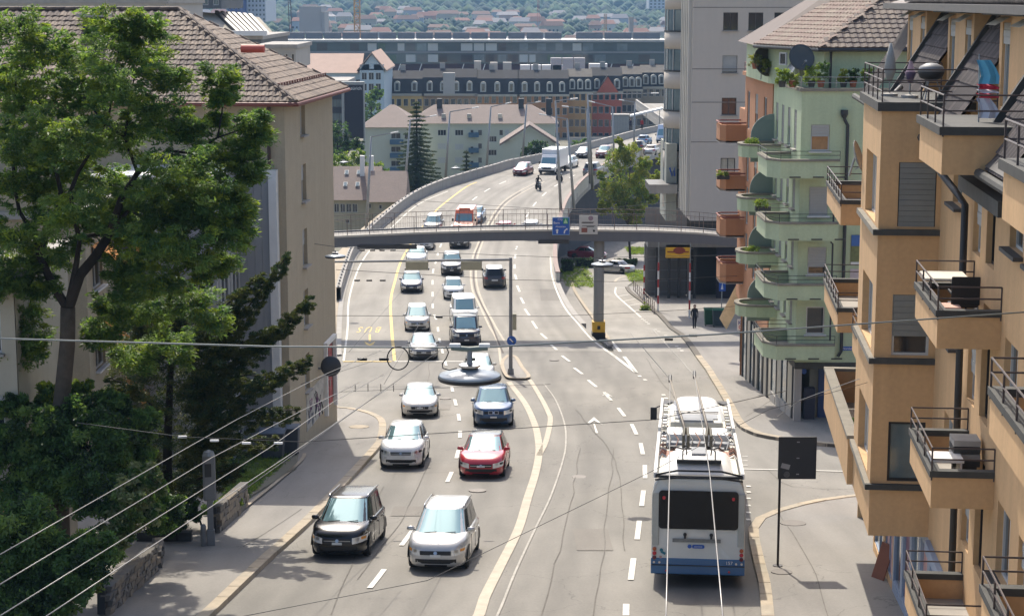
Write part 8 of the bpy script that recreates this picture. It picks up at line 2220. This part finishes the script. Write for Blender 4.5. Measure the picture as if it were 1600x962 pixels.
for k in range(170):
    y=1200+rr_.random()**1.1*850; x=(rr_.random()*2-1)*y*.2-y*.02
    w=rr_.uniform(9,20); d_=rr_.uniform(8,12); h=rr_.uniform(6,13); zz=hill_z(x,y)+rr_.uniform(0,3)
    t=thing("house","","house",(x,y,zz-2)); m_=rr_.choice(hm); r_m=rr_.choice(rmm)
    mb=MB(); mb.box(-w/2,w/2,-d_/2,d_/2,-6,h,m_); mb.build("wall",None,t)
    mb=MB(); rz_=h+rr_.uniform(2,4); mb.add([(-w/2-.6,-d_/2-.6,h),(w/2+.6,-d_/2-.6,h),(w/2+.6,d_/2+.6,h),(-w/2-.6,d_/2+.6,h),(-w/2+1.5,0,rz_),(w/2-1.5,0,rz_)],[(0,1,5,4),(1,2,5),(2,3,4,5),(3,0,4)],r_m); mb.build("roof",None,t)
    nw=int(w/3.2)
    for q in range(nw): solid(t,-w/2+1+q*3.0,-w/2+2.4+q*3.0,-d_/2-.06,-d_/2-.01,h*.5,h*.5+1.6,M_PANE,"window")
    cn={"villa_white":"white","villa_cream":"cream","villa_pink":"pinkish","villa_grey":"pale grey"}[m_.name]; rn={"villa_roof_red":"red","villa_roof_brown":"brown","villa_roof_grey":"grey"}[r_m.name]
    uu_=800+F_PX*x/y; pl_="left of the orange crane" if uu_<555 else ("just right of the orange crane" if uu_<680 else ("midway along the slope" if uu_<800 else ("below the red crane" if uu_<900 else "close to the grey tower")))
    tag(t,"distant %s %s house with %s roof, %s, %s slope"%("long" if w>15 else "small",cn,rn,pl_,"lower" if y<1500 else "upper"),None,"distant houses on the wooded slope"); t['category']="house"
# low town belt between the glass building and the hill
# ------------------------------------------------------------------ trees and planting
def leaf_mat(name,col,tr=.35,var=.3):
    m=bpy.data.materials.new(name); m.use_nodes=True; n=m.node_tree.nodes; l=m.node_tree.links; n.clear()
    out=n.new("ShaderNodeOutputMaterial"); mx=n.new("ShaderNodeMixShader"); mx.inputs[0].default_value=tr
    d=n.new("ShaderNodeBsdfPrincipled"); d.inputs["Roughness"].default_value=.55; d.inputs["Specular IOR Level"].default_value=.3
    t=n.new("ShaderNodeBsdfTranslucent"); tc=n.new("ShaderNodeTexCoord"); ns=n.new("ShaderNodeTexNoise"); ns.inputs["Scale"].default_value=1.1; ns.inputs["Detail"].default_value=3
    l.new(tc.outputs["Object"],ns.inputs["Vector"]); mr=n.new("ShaderNodeMapRange"); mr.inputs[1].default_value=.3; mr.inputs[2].default_value=.7; mr.inputs[3].default_value=1-var; mr.inputs[4].default_value=1+var; l.new(ns.outputs["Fac"],mr.inputs[0])
    for nd,c in ((d.inputs["Base Color"],col),(t.inputs["Color"],(col[0]*1.5,col[1]*1.5,col[2]*.7))):
        v=n.new("ShaderNodeVectorMath"); v.operation='SCALE'; v.inputs[0].default_value=c; l.new(mr.outputs[0],v.inputs["Scale"]); l.new(v.outputs[0],nd)
    l.new(d.outputs[0],mx.inputs[1]); l.new(t.outputs[0],mx.inputs[2]); l.new(mx.outputs[0],out.inputs[0]); return m
L_A=leaf_mat("leaf_green",(0.14,.215,.065),.5); L_B=leaf_mat("leaf_deep",(0.075,.145,.05),.45); L_C=leaf_mat("leaf_bright",(0.19,.25,.045),.5); L_D=leaf_mat("leaf_dark",(0.03,.06,.024),.25)
L_Y=leaf_mat("leaf_olive",(0.085,.10,.03),.3); L_W=leaf_mat("leaf_pale",(0.22,.25,.12),.3); L_T=leaf_mat("leaf_linden",(0.24,.25,.05),.4); L_R=leaf_mat("leaf_rust",(0.2,.14,.04),.4)
M_BARK=mat("bark",(0.075,.06,.045),.95,var=.35,scale=4,bump=.6)
M_BARK_D=mat("bark_dark",(0.03,.024,.02),.95,var=.35,scale=4,bump=.5)
NR=np.random.default_rng(11)
def leaves(name,centers,radii,per,lw,ll,mats,parent,squash=.75,droop=0.0,shell=.45,up=.4,dirs=None):
    """leaf-sized quads around many small spray centres"""
    C_=np.repeat(np.array(centers,dtype=float),per,axis=0); Rr_=np.repeat(np.array(radii,dtype=float),per); n=len(C_)
    d=NR.normal(size=(n,3)); d/=np.linalg.norm(d,axis=1,keepdims=True)
    rad=(NR.random(n)**shell)*Rr_
    P=C_+d*rad[:,None]*np.array([1,1,squash]); P[:,2]-=droop*(rad**1.5)
    a=NR.normal(size=(n,3)); a+=d*.6
    if dirs is not None: a+=np.repeat(np.array(dirs),per,axis=0)*1.6
    a/=np.linalg.norm(a,axis=1,keepdims=True)
    nn=NR.normal(size=(n,3)); nn[:,2]+=up*2; b=np.cross(nn,a); b/=np.linalg.norm(b,axis=1,keepdims=True)+1e-9
    s=NR.uniform(.6,1.3,n)[:,None]
    A=a*ll*s; B=b*lw*s
    V=np.stack([P-A-B*.2,P-A*.1-B,P+A,P-A*.1+B],axis=1).reshape(-1,3)
    me=bpy.data.meshes.new(name); me.vertices.add(n*4); me.vertices.foreach_set("co",V.astype(np.float32).ravel())
    me.loops.add(n*4); me.loops.foreach_set("vertex_index",np.arange(n*4,dtype=np.int32)); me.polygons.add(n)
    me.polygons.foreach_set("loop_start",np.arange(0,n*4,4,dtype=np.int32)); me.polygons.foreach_set("loop_total",np.full(n,4,dtype=np.int32))
    for m in mats: me.materials.append(m)
    mi=np.repeat(NR.integers(0,len(mats),len(centers)),per); fl=NR.random(n)<.2; mi[fl]=NR.integers(0,len(mats),fl.sum())
    me.polygons.foreach_set("material_index",mi.astype(np.int32)); me.update(calc_edges=True)
    o=bpy.data.objects.new(name,me); COL.objects.link(o); o.parent=parent; return o
def limb(parent,pts,r0,r1,m,nm="limb",n=7):
    P=catmull(pts,.5); k=len(P); rs=[r0+(r1-r0)*i/(k-1) for i in range(k)]
    mb=MB(); mb.tube(P,rs,n,m); return mb.build(nm,None,parent,smooth=True)
# --- big locust tree, left foreground
Yt=49.0
base=W(92,800,Yt); base.z=zm(Yt)+.1
bt=thing("tree","large feathery green tree filling the left foreground, trunk forking twice","tree",base)
def TL(u,v,dy=0): return W(u,v,Yt+dy)-base
masses=[(25,45,38,-1),(70,80,40,0),(60,150,55,1),(20,215,55,-1),(185,45,42,0),(225,85,38,1),(200,130,50,-1),(150,150,42,2),(250,190,48,0),(110,215,48,-2),(180,215,48,1),(330,240,40,0),(275,270,48,-2),(345,120,22,1),(350,150,20,1),(340,185,14,1),(395,190,22,0),(400,215,20,0),(385,240,16,0),(350,300,34,-1),(380,325,14,0),(230,300,48,1),(320,340,34,-1),(355,370,24,-1),(290,390,42,-2),(240,380,40,-2),(60,300,55,1),(120,330,42,-2),(30,370,55,-1),(80,400,38,1),(180,330,32,2),(30,440,32,0),(320,420,28,0),(245,445,34,-1),(160,290,40,3),(60,230,48,2),(285,325,44,0),(20,120,50,1),(230,40,20,0),(200,370,40,1),(250,330,40,-1),(160,350,34,2),(300,290,36,1),(100,250,50,2),(270,120,22,0),(300,200,26,0),(60,450,26,0),(350,410,18,0),(200,450,28,0),(0,280,50,0),(0,420,40,0),(230,490,38,2),(300,470,34,2),(180,480,30,2),(270,540,34,3),(205,560,30,3),(330,500,24,2),(160,520,24,2),(30,490,30,1),(50,540,26,1),(15,560,26,1),(390,270,18,0),(370,350,20,0),(130,90,30,2),(200,420,26,0)]
cs=[];rs=[];dr=[]
rr_=random.Random(2)
for u,v,rp,dy in masses:
    c=TL(u,v,dy); R_=rp/F_PX*Yt*1.0; k=int(12+rp*1.3)
    for q in range(k):
        an=rr_.uniform(0,2*PI); el=rr_.uniform(-.8,1); rad=R_*1.2*rr_.random()**.5
        p=c+Vector((math.cos(an)*rad,math.sin(an)*rad*1.5,el*rad*.85)); cs.append(p); rs.append(rr_.uniform(.13,.34)); dr.append((math.cos(an),math.sin(an),-.1))
leaves("crown",cs,rs,72,.022,.08,[L_A,L_A,L_B,L_B,L_C],bt,.55,.5,.5,.8,dr)
limb(bt,[Vector((0,0,-.3)),TL(92,700),TL(97,620),TL(105,540),TL(106,480)],.28,.2,M_BARK,"trunk",12)
for pts,a,b in (([(106,485),(125,430),(150,400),(172,365)],.16,.12),([(172,365),(190,310),(215,270),(235,255)],.12,.05),([(172,365),(200,330),(235,325)],.08,.03),([(104,480),(80,440),(62,400),(55,370)],.13,.08),([(60,395),(85,345),(95,300),(75,215),(60,150)],.08,.03),([(108,470),(120,410),(125,370),(160,365)],.1,.06),([(125,375),(110,300),(140,240),(170,180),(185,80)],.07,.02),([(215,270),(195,215),(160,190),(130,150)],.05,.02),([(235,255),(260,235),(300,240),(340,215),(350,130)],.05,.015),([(340,215),(370,205),(400,200)],.025,.01),([(300,240),(335,300),(360,330)],.03,.01),([(200,325),(250,360),(290,400)],.05,.02),([(55,370),(30,330),(20,250),(25,120)],.06,.02),([(195,215),(205,150),(215,90)],.035,.012)):
    limb(bt,[TL(u,v,.15*i) for i,(u,v) in enumerate(pts)],a*1.0,b,M_BARK_D,"limb")
# --- dark yew with branches sweeping to the right
Yy=57.0; base=W(262,830,Yy); base.z=zm(Yy)+.1
yt=thing("tree","dark green yew tree with long branches sweeping right across the beige wall","tree",base)
def YL(u,v,dy=0): return W(u,v,Yy+dy)-base
brs=[((300,600),(380,490),(448,400)),((300,640),(400,540),(487,465)),((300,680),(400,600),(482,562)),((300,700),(390,650),(462,640)),((290,560),(350,480),(410,430)),((290,600),(370,540),(450,505)),((280,720),(350,690),(430,685)),((260,560),(220,500),(190,470)),((255,650),(200,600),(170,590)),((270,520),(290,460),(330,420)),((280,760),(330,740),(370,730)),((300,650),(360,590),(440,590)),((250,720),(215,700),(190,690)),((300,620),(330,560),(380,450))]
cs=[];rs=[];dr=[]
for b in brs:
    P=catmull([YL(u,v,rr_.uniform(-.6,.6)) for u,v in b],.16); d=(P[-1]-P[0]).normalized(); n=len(P)
    limb(yt,[YL(*b[0]),YL(*b[1]),YL(*b[2])],.05,.012,M_BARK_D)
    for i,p in enumerate(P):
        f=i/n
        for q in range(7 if f>.15 else 3): cs.append(p+Vector((rr_.uniform(-.12,.12),rr_.uniform(-.4,.4),rr_.uniform(-.6,.16)))*(1.35-f*.8)); rs.append(.17*(1.3-f*.7)); dr.append(tuple(d))
for k in range(760):
    t=rr_.random(); v=470+t*350; wd=20+60*math.sin(PI*min(1,t*1.1))**.7; cs.append(YL(262+rr_.uniform(-1,1)*wd*1.2,v,rr_.uniform(-1.3,1.3))); rs.append(.3); dr.append((rr_.uniform(-1,1),0,-.3))
leaves("crown",cs,rs,85,.014,.055,[L_Y,L_D,L_D,L_Y],yt,.5,.3,.6,.5,dr)
limb(yt,[Vector((0,0,-.2)),YL(262,700),YL(268,560),YL(275,470)],.2,.05,M_BARK_D,"trunk",10)
# --- shrubs, lower left
def shrub(label,u,v,y,blobs,mats,per=90,lw=.03,ll=.07,group=None,name="shrub",nsp=1.1):
    b=W(u,v,y); b.z=zm(y)+.12 if y<110 else b.z
    t=thing(name,label,"shrub",b,group=group); cs=[];rs=[]
    for (bu,bv,rp,dy) in blobs:
        c=W(bu,bv,y+dy)-b; R_=rp/F_PX*y
        for q in range(int(8+rp*nsp)):
            d=Vector((rr_.gauss(0,1),rr_.gauss(0,1),rr_.gauss(0,1))).normalized()*R_*rr_.random()**.4; cs.append(c+d); rs.append(R_*.32)
    leaves("foliage",cs,rs,per,lw,ll,mats,t,.8,0,.5,.5)
    for q in range(3): c=W(*blobs[q%len(blobs)][:2],y)-b; limb(t,[c+Vector((rr_.uniform(-.3,.3),.3,-.7)),c+Vector((0,.2,.1))],.04,.02,M_BARK_D,"stem",5)
    return t
shrub("dense dark green shrub mass at the foot of the big tree",120,880,48,[(60,680,50,0),(120,660,45,1),(160,690,50,0),(90,740,60,0),(150,760,50,-1),(40,760,50,0),(200,700,40,1),(30,640,30,1),(0,700,40,0),(220,660,30,1),(215,730,40,1),(250,800,40,2),(180,640,28,1)],[L_A,L_B,L_B,L_D],100)
shrub("pale leaved shrub catching the sun beside the grey column",215,870,47,[(200,770,30,-.5),(225,740,24,0),(190,810,34,-.5),(235,800,22,0),(175,840,30,-.5),(250,760,12,0)],[L_W,L_A,L_B,L_W],70,.035,.08)
shrub("dark ivy covered shrub at the bottom left corner",60,960,43.5,[(40,830,60,0),(30,900,60,0),(90,880,50,0),(130,900,45,-.5),(60,950,55,-.5),(150,860,40,0),(10,960,40,0)],[L_A,L_B,L_B,L_D],100)
shrub("leafy shrub with lighter leaves below the tree trunk",150,800,50,[(70,620,22,0),(130,610,20,0),(165,625,22,0),(110,640,22,0)],[L_A,L_C,L_B],60)
shrub("small green bush behind the low stone wall",345,810,60,[(345,790,16,0),(365,785,12,0),(330,795,14,0)],[L_A,L_B,L_C],60)
shrub("low dark hedge strip beside the grey column",300,830,55,[(285,790,22,0),(305,800,16,0),(270,820,20,0)],[L_D,L_B],70)
shrub("dark bush behind the grass patch beside the wheeled containers",390,735,68,[(300,760,40,-3),(330,740,30,-2),(370,735,14,0),(345,720,20,0)],[L_D,L_B],70)
# grass patch on the bank
gv=[]; gr=[]
for k in range(2600):
    u=rr_.uniform(350,465); v=rr_.uniform(716,790)
    if u > 460-(v-716)*1.05+ (0 if v<740 else -0) : continue
    p=G(u,v); gv.append((p.x,p.y,zm(p.y)+.22)); gr.append(.12)
go=leaves("grass",gv,gr,7,.012,.11,[L_A,L_C,L_B],None,.8,0,.5,-.3); tag(go,"bright green grass on the small bank by the pavement",None,None,'stuff')
mb=MB(); P=[G(u,v) for u,v in ((340,800),(383,788),(463,738),(466,716),(340,716))]; mb.prism([(p.x,p.y) for p in P][::-1],lambda x,y:zm(y)+.05,lambda x,y:zm(y)+.2,M_EARTH); tag(mb.build("grass_bank",None,None),kind='structure')
# stone retaining walls
M_STONE=mat("rough_stone",(0.2,.17,.13),.95,var=.35,scale=3,bump=.5); M_STONE2=mat("rough_stone_grey",(0.15,.14,.125),.95,var=.3,scale=3,bump=.5)
def stone_wall(label,a,b,h,n_rows,ln=.42):
    t=thing("stone_wall",label,"wall",a); d=b-a; dz=d.z; d2=Vector((d.x,d.y,0)); L_=d2.length; U=d2.normalized(); Nn=Vector((U.y,-U.x,0)); mes=[]
    for k in range(5):
        bm=bmesh.new(); bmesh.ops.create_cube(bm,size=1); 
        for v in bm.verts: v.co=Vector((v.co.x*(ln-.03),v.co.y*.25,v.co.z*(h/n_rows-.02)))+Vector((rr_.uniform(-.02,.02),rr_.uniform(-.03,.03),rr_.uniform(-.012,.012)))
        me=bpy.data.meshes.new("stone"); bm.to_mesh(me); bm.free(); me.materials.append(M_STONE if k%2 else M_STONE2); mes.append(me)
    n=int(L_/ln)
    for r in range(n_rows):
        for k in range(n):
            x=(k+.5+(.5 if r%2 else 0))*ln
            if x>L_: continue
            p=U*x+Vector((0,0,dz*x/L_+h*(r+.5)/n_rows)); place(mes[rr_.randrange(5)],"stone",t,p,(0,0,math.atan2(U.y,U.x)))
    mb=MB(); mb.bar(Vector((0,0,h*.5))-Nn*.1,U*L_+Vector((0,0,dz+h*.5))-Nn*.1,.2,h*.9,M_DARK); mb.build("core",None,t); return t
z12=Vector((0,0,.12))
stone_wall("rough stone retaining wall along the left pavement, bottom left",G(165,968)+z12,G(246,893)+z12,.75,4)
stone_wall("short stone wall behind the grey column beside the grass bank",G(338,838)+z12,G(384,795)+z12,.85,4)
stone_wall("low stone edge running up to the left wall gap",G(246,893)+z12,G(250,870)+z12,.5,3)
mb=MB(); a=G(215,850)+z12; b=G(300,850)+z12; mb.bar(a+Vector((0,0,.15)),b+Vector((0,0,.15)),.25,.3,M_SLAB); tag(mb.build("low_kerb_wall",None,None),"dark low kerb wall crossing the driveway gap at left","wall")
# kerb line of the bank
mb=MB(); ribbon(mb,[G(383,800),G(430,762),G(470,727),G(476,715)],.14,.2,zm); tag(mb.build("bank_edge_stone",M_KERB),kind='structure')
# --- spruce in front of the apartment block
def conifer(label,u,vt,vb,y,wpx,mats,n=900,per=40):
    b=W(u,vb,y); top=W(u,vt,y)-b; H_=top.z; t=thing("fir_tree",label,"tree",b); cs=[];rs=[];dr=[]
    tiers=int(H_/.62)
    for k in range(tiers):
        f=(k+.5)/tiers; rad=(wpx/2/F_PX*y)*(1-f)**.8; m=int(5+9*(1-f)); ph=rr_.random()*6
        for q in range(m):
            an=ph+2*PI*q/m+rr_.uniform(-.2,.2); L_=rad*rr_.uniform(.75,1.12); dd=Vector((math.cos(an),math.sin(an),0))
            st=max(3,int(L_/.4))
            for s_ in range(st):
                fr=(s_+1)/st; cs.append(Vector((0,0,H_*f))+dd*L_*fr+Vector((0,0,-.35*L_*fr+.12*L_*fr*fr*1.5))); rs.append(.34+.3*(1-fr)); dr.append((dd.x,dd.y,-.25))
    leaves("crown",cs,rs,per,.035,.16,mats,t,.45,0,.5,.4,dr)
    mb=MB(); mb.cyl((0,0,-1),(0,0,H_),.35,.05,8,M_BARK_D); mb.build("trunk",None,t); return t
conifer("tall dark fir tree standing in front of the pale apartment block",652,158,330,290,104,[L_D,L_D,L_Y],per=44)
conifer("small slim fir tree right of the tall dark fir",729,235,300,300,28,[L_D,L_Y],per=22)
# --- broadleaf trees farther off
def broad(label,u,vb,y,blobs,mats,per=26,lw=.11,ll=.2,trunk=True,name="tree",nsp=1.6,group=None,gz_=None,tr=.16):
    b=W(u,vb,y); t=thing(name,label,name if name=="hedge" else "tree",b,group=group); cs=[];rs=[]
    for (bu,bv,rp,dy) in blobs:
        c=W(bu,bv,y+dy)-b; R_=rp/F_PX*y
        for q in range(int(10+rp*nsp)):
            d=Vector((rr_.gauss(0,1),rr_.gauss(0,1),rr_.gauss(0,1))).normalized()*R_*rr_.random()**.4; cs.append(c+d); rs.append(R_*.3)
    leaves("crown",cs,rs,per,lw,ll,mats,t,.8,0,.5,.4)
    if trunk:
        top=W(blobs[0][0],blobs[0][1],y)-b; limb(t,[Vector((0,0,-.3)),top*.4,top*.85],tr,tr*.4,M_BARK_D,"trunk",8)
        for bl in blobs[1:5]: limb(t,[top*.45,(W(bl[0],bl[1],y)-b)],tr*.5,tr*.2,M_BARK_D,"limb",5)
    return t
p=S(985,404)
broad("yellow green street tree standing between viaduct and tower",985,404,p.y,[(978,290,28,0),(965,250,20,0),(985,240,18,0),(955,300,22,0),(1000,290,22,0),(1005,260,16,0),(975,325,18,0),(1000,325,16,0),(968,222,8,0),(945,325,12,0),(1018,310,10,0),(940,275,8,0),(990,340,14,0)],[L_T,L_T,L_A,L_C],per=45,lw=.06,ll=.12,nsp=2.2)
broad("yellow green tree peeping out beside the tower bays",1035,300,190,[(1035,250,10,0),(1028,275,9,0),(1042,235,7,0),(1036,300,9,0)],[L_T,L_C],per=30,lw=.07,ll=.13)
broad("round green tree behind the tiled house roof",548,300,225,[(548,262,20,0),(530,250,16,0),(570,260,16,0),(590,270,16,0),(600,285,14,0),(560,245,12,0)],[L_A,L_C,L_B],per=26,lw=.08,ll=.15)
broad("green tree beside the pale blue gabled house",580,190,440,[(580,160,14,0),(572,180,14,0),(590,185,14,0),(575,200,12,0),(588,145,10,0)],[L_A,L_B],per=24,lw=.16,ll=.3)
broad("dark bushy tree in front of the small gabled house",835,248,300,[(832,232,12,0),(845,230,12,0),(820,238,8,0),(858,238,9,0)],[L_B,L_D],per=26,lw=.1,ll=.18)
broad("green bush at the foot of the red brick house",906,230,380,[(900,226,7,0),(912,224,7,0)],[L_A,L_B],per=24,lw=.12,ll=.22)
broad("dark tree mass behind the sign tower",530,250,280,[(525,205,22,0),(545,222,14,0),(528,235,18,0),(560,225,10,0)],[L_D,L_B],per=26,lw=.1,ll=.18)
for k,(u,v,w_,h_,lab) in enumerate(((887,426,18,20,"clipped dark hedge block beside the viaduct ramp"),(920,418,42,14,"long clipped hedge behind the bridge pillar"),(978,415,34,9,"low clipped hedge in front of the parked dark red car"))):
    p=S(u,v); b=Vector((p.x,p.y,zs(p.y))); t=thing("hedge",lab,"hedge",b); hw_=w_/2/F_PX*p.y; hh=h_/F_PX*p.y; cs=[];rs=[]
    for q in range(int(w_*6)): cs.append(Vector((rr_.uniform(-hw_,hw_),rr_.uniform(-.5,.5),rr_.uniform(.1,hh)))); rs.append(.2)
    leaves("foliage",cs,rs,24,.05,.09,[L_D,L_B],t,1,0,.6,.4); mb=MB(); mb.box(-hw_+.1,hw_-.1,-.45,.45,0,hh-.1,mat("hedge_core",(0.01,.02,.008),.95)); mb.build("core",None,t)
# lawns and weeds by the side road
for k,(pts,lab) in enumerate(((((893,445),(920,425),(915,418),(885,430),(884,450)),"small lawn left of the bridge pillar"),(((985,440),(1010,441),(1022,430),(1000,424),(985,430)),"small lawn beyond the side road railing"),(((985,398),(1015,398),(1020,388),(980,388)),"grass round the street tree"))):
    P=[S(u,v) for u,v in pts]; gv=[]
    x0=min(p.x for p in P);x1=max(p.x for p in P);y0=min(p.y for p in P);y1=max(p.y for p in P)
    for q in range(500): x=rr_.uniform(x0,x1);y=rr_.uniform(y0,y1); gv.append((x,y,zs(y)+.15))
    g_=leaves("grass",gv,[.3]*len(gv),7,.03,.14,[L_A,L_C],None,.4,0,.5,0); tag(g_,lab,None,None,'stuff')
for k,(u,v,lab) in enumerate(((1008,485,"weeds growing at the end of the railing"),(1170,530,"weeds at the foot of the shop sign"))):
    p=S(u,v); broad(lab,u,v+4,p.y,[(u,v-6,7,0),(u-4,v,6,0),(u+5,v-2,6,0)],[L_A,L_C],per=18,lw=.03,ll=.09,trunk=False,name="plant")
# roof terrace plants on the green house
tp_=gb.location.z+TT+.15
for k,(u,v,r,mm,lab) in enumerate(((1222,118,9,[L_C,L_A],"yellow flowering plant in the corner of the green terrace"),(1238,124,8,[L_C,L_W],"low yellow green plant behind the terrace corner rail"),(1268,115,12,[L_C,L_A],"bushy bright green plant on the terrace beside the dark dish"),(1283,108,10,[L_A,L_B],"tall green plant on the terrace near the downpipe"),(1318,118,9,[L_C,L_T],"bright green pot plant on the terrace, middle of the front rail"),(1333,117,8,[L_B,L_D],"dark green pot plant behind the red pot on terrace"),(1355,117,9,[L_C,L_A],"light green pot plant near the orange building edge"),(1180,75+20,9,[L_W,L_T],"pale climbing plant at the terrace far corner"),(1197,102,8,[L_C,L_T],"yellow flowers beside the brownish dish"))):
    yy=gp.y+(.8 if u>1210 else 8); b=W(u,v+r+4,yy); b.z=tp_ if u>1210 else b.z
    t=thing("potted_plant",lab,"plant",b,group="plants on the green roof terrace"); c=W(u,v,yy)-b; R_=r/F_PX*yy
    leaves("foliage",[c+Vector((rr_.uniform(-R_,R_),rr_.uniform(-.2,.2),rr_.uniform(-R_*1.2,R_))) for q in range(26)],[R_*.4]*26,26,.025,.07,mm,t,.9,0,.5,.2)
    mb=MB(); mb.lathe([(.13,0),(.18,.28),(.16,.3)],n=10,m=mat("terracotta",(0.3,.1,.05),.8) if k%2 else M_SLAB); mb.build("pot",None,t)
# planting in the orange terrace
b=OW(-.85,6.8,-11.98); t=thing("planter","pale green succulent planting inside the long orange terrace","plant",b,AZ)
leaves("foliage",[Vector((rr_.uniform(-.4,.4),rr_.uniform(-1.8,1.8),.35+rr_.uniform(0,.25))) for q in range(70)],[.18]*70,26,.03,.07,[L_W,L_A,L_B],t,.8,0,.5,.2); mb=MB(); mb.box(-.45,.45,-1.9,1.9,0,.32,M_SLAB); mb.build("trough",None,t)
for k,(u,v,y,lab) in enumerate(((1172,222,gp.y+7,"green plants on the top small round green balcony"),(1175,389,gp.y+7,"plants on the third small green balcony"),(1130,270,gp.y+19,"mixed plants on the second orange balcony"),(1192,318,gp.y-.6,"spiky bright green plant on the second green balcony"))):
    b=W(u,v+6,y); t=thing("potted_plant",lab,"plant",b); leaves("foliage",[Vector((rr_.uniform(-.35,.35),rr_.uniform(-.2,.2),rr_.uniform(.05,.3))) for q in range(16)],[.14]*16,22,.025,.07,[L_A,L_C],t,.9,0,.5,.2); mb=MB(); mb.box(-.35,.35,-.12,.12,-.15,.05,M_SLAB); mb.build("trough",None,t)
# ------------------------------------------------------------------ air
hz=MB(); hz.box(-2600,2600,-30,4470,-4,150); h_=hz.build("haze"); tag(h_,kind='stuff')
hm_=bpy.data.materials.new("haze_air"); hm_.use_nodes=True; n=hm_.node_tree.nodes; n.clear(); o_=n.new("ShaderNodeOutputMaterial"); v_=n.new("ShaderNodeVolumePrincipled")
v_.inputs["Color"].default_value=(.4,.66,1,1); v_.inputs["Density"].default_value=.00013; v_.inputs["Anisotropy"].default_value=.0; hm_.node_tree.links.new(v_.outputs[0],o_.inputs[1]); h_.data.materials.append(hm_)
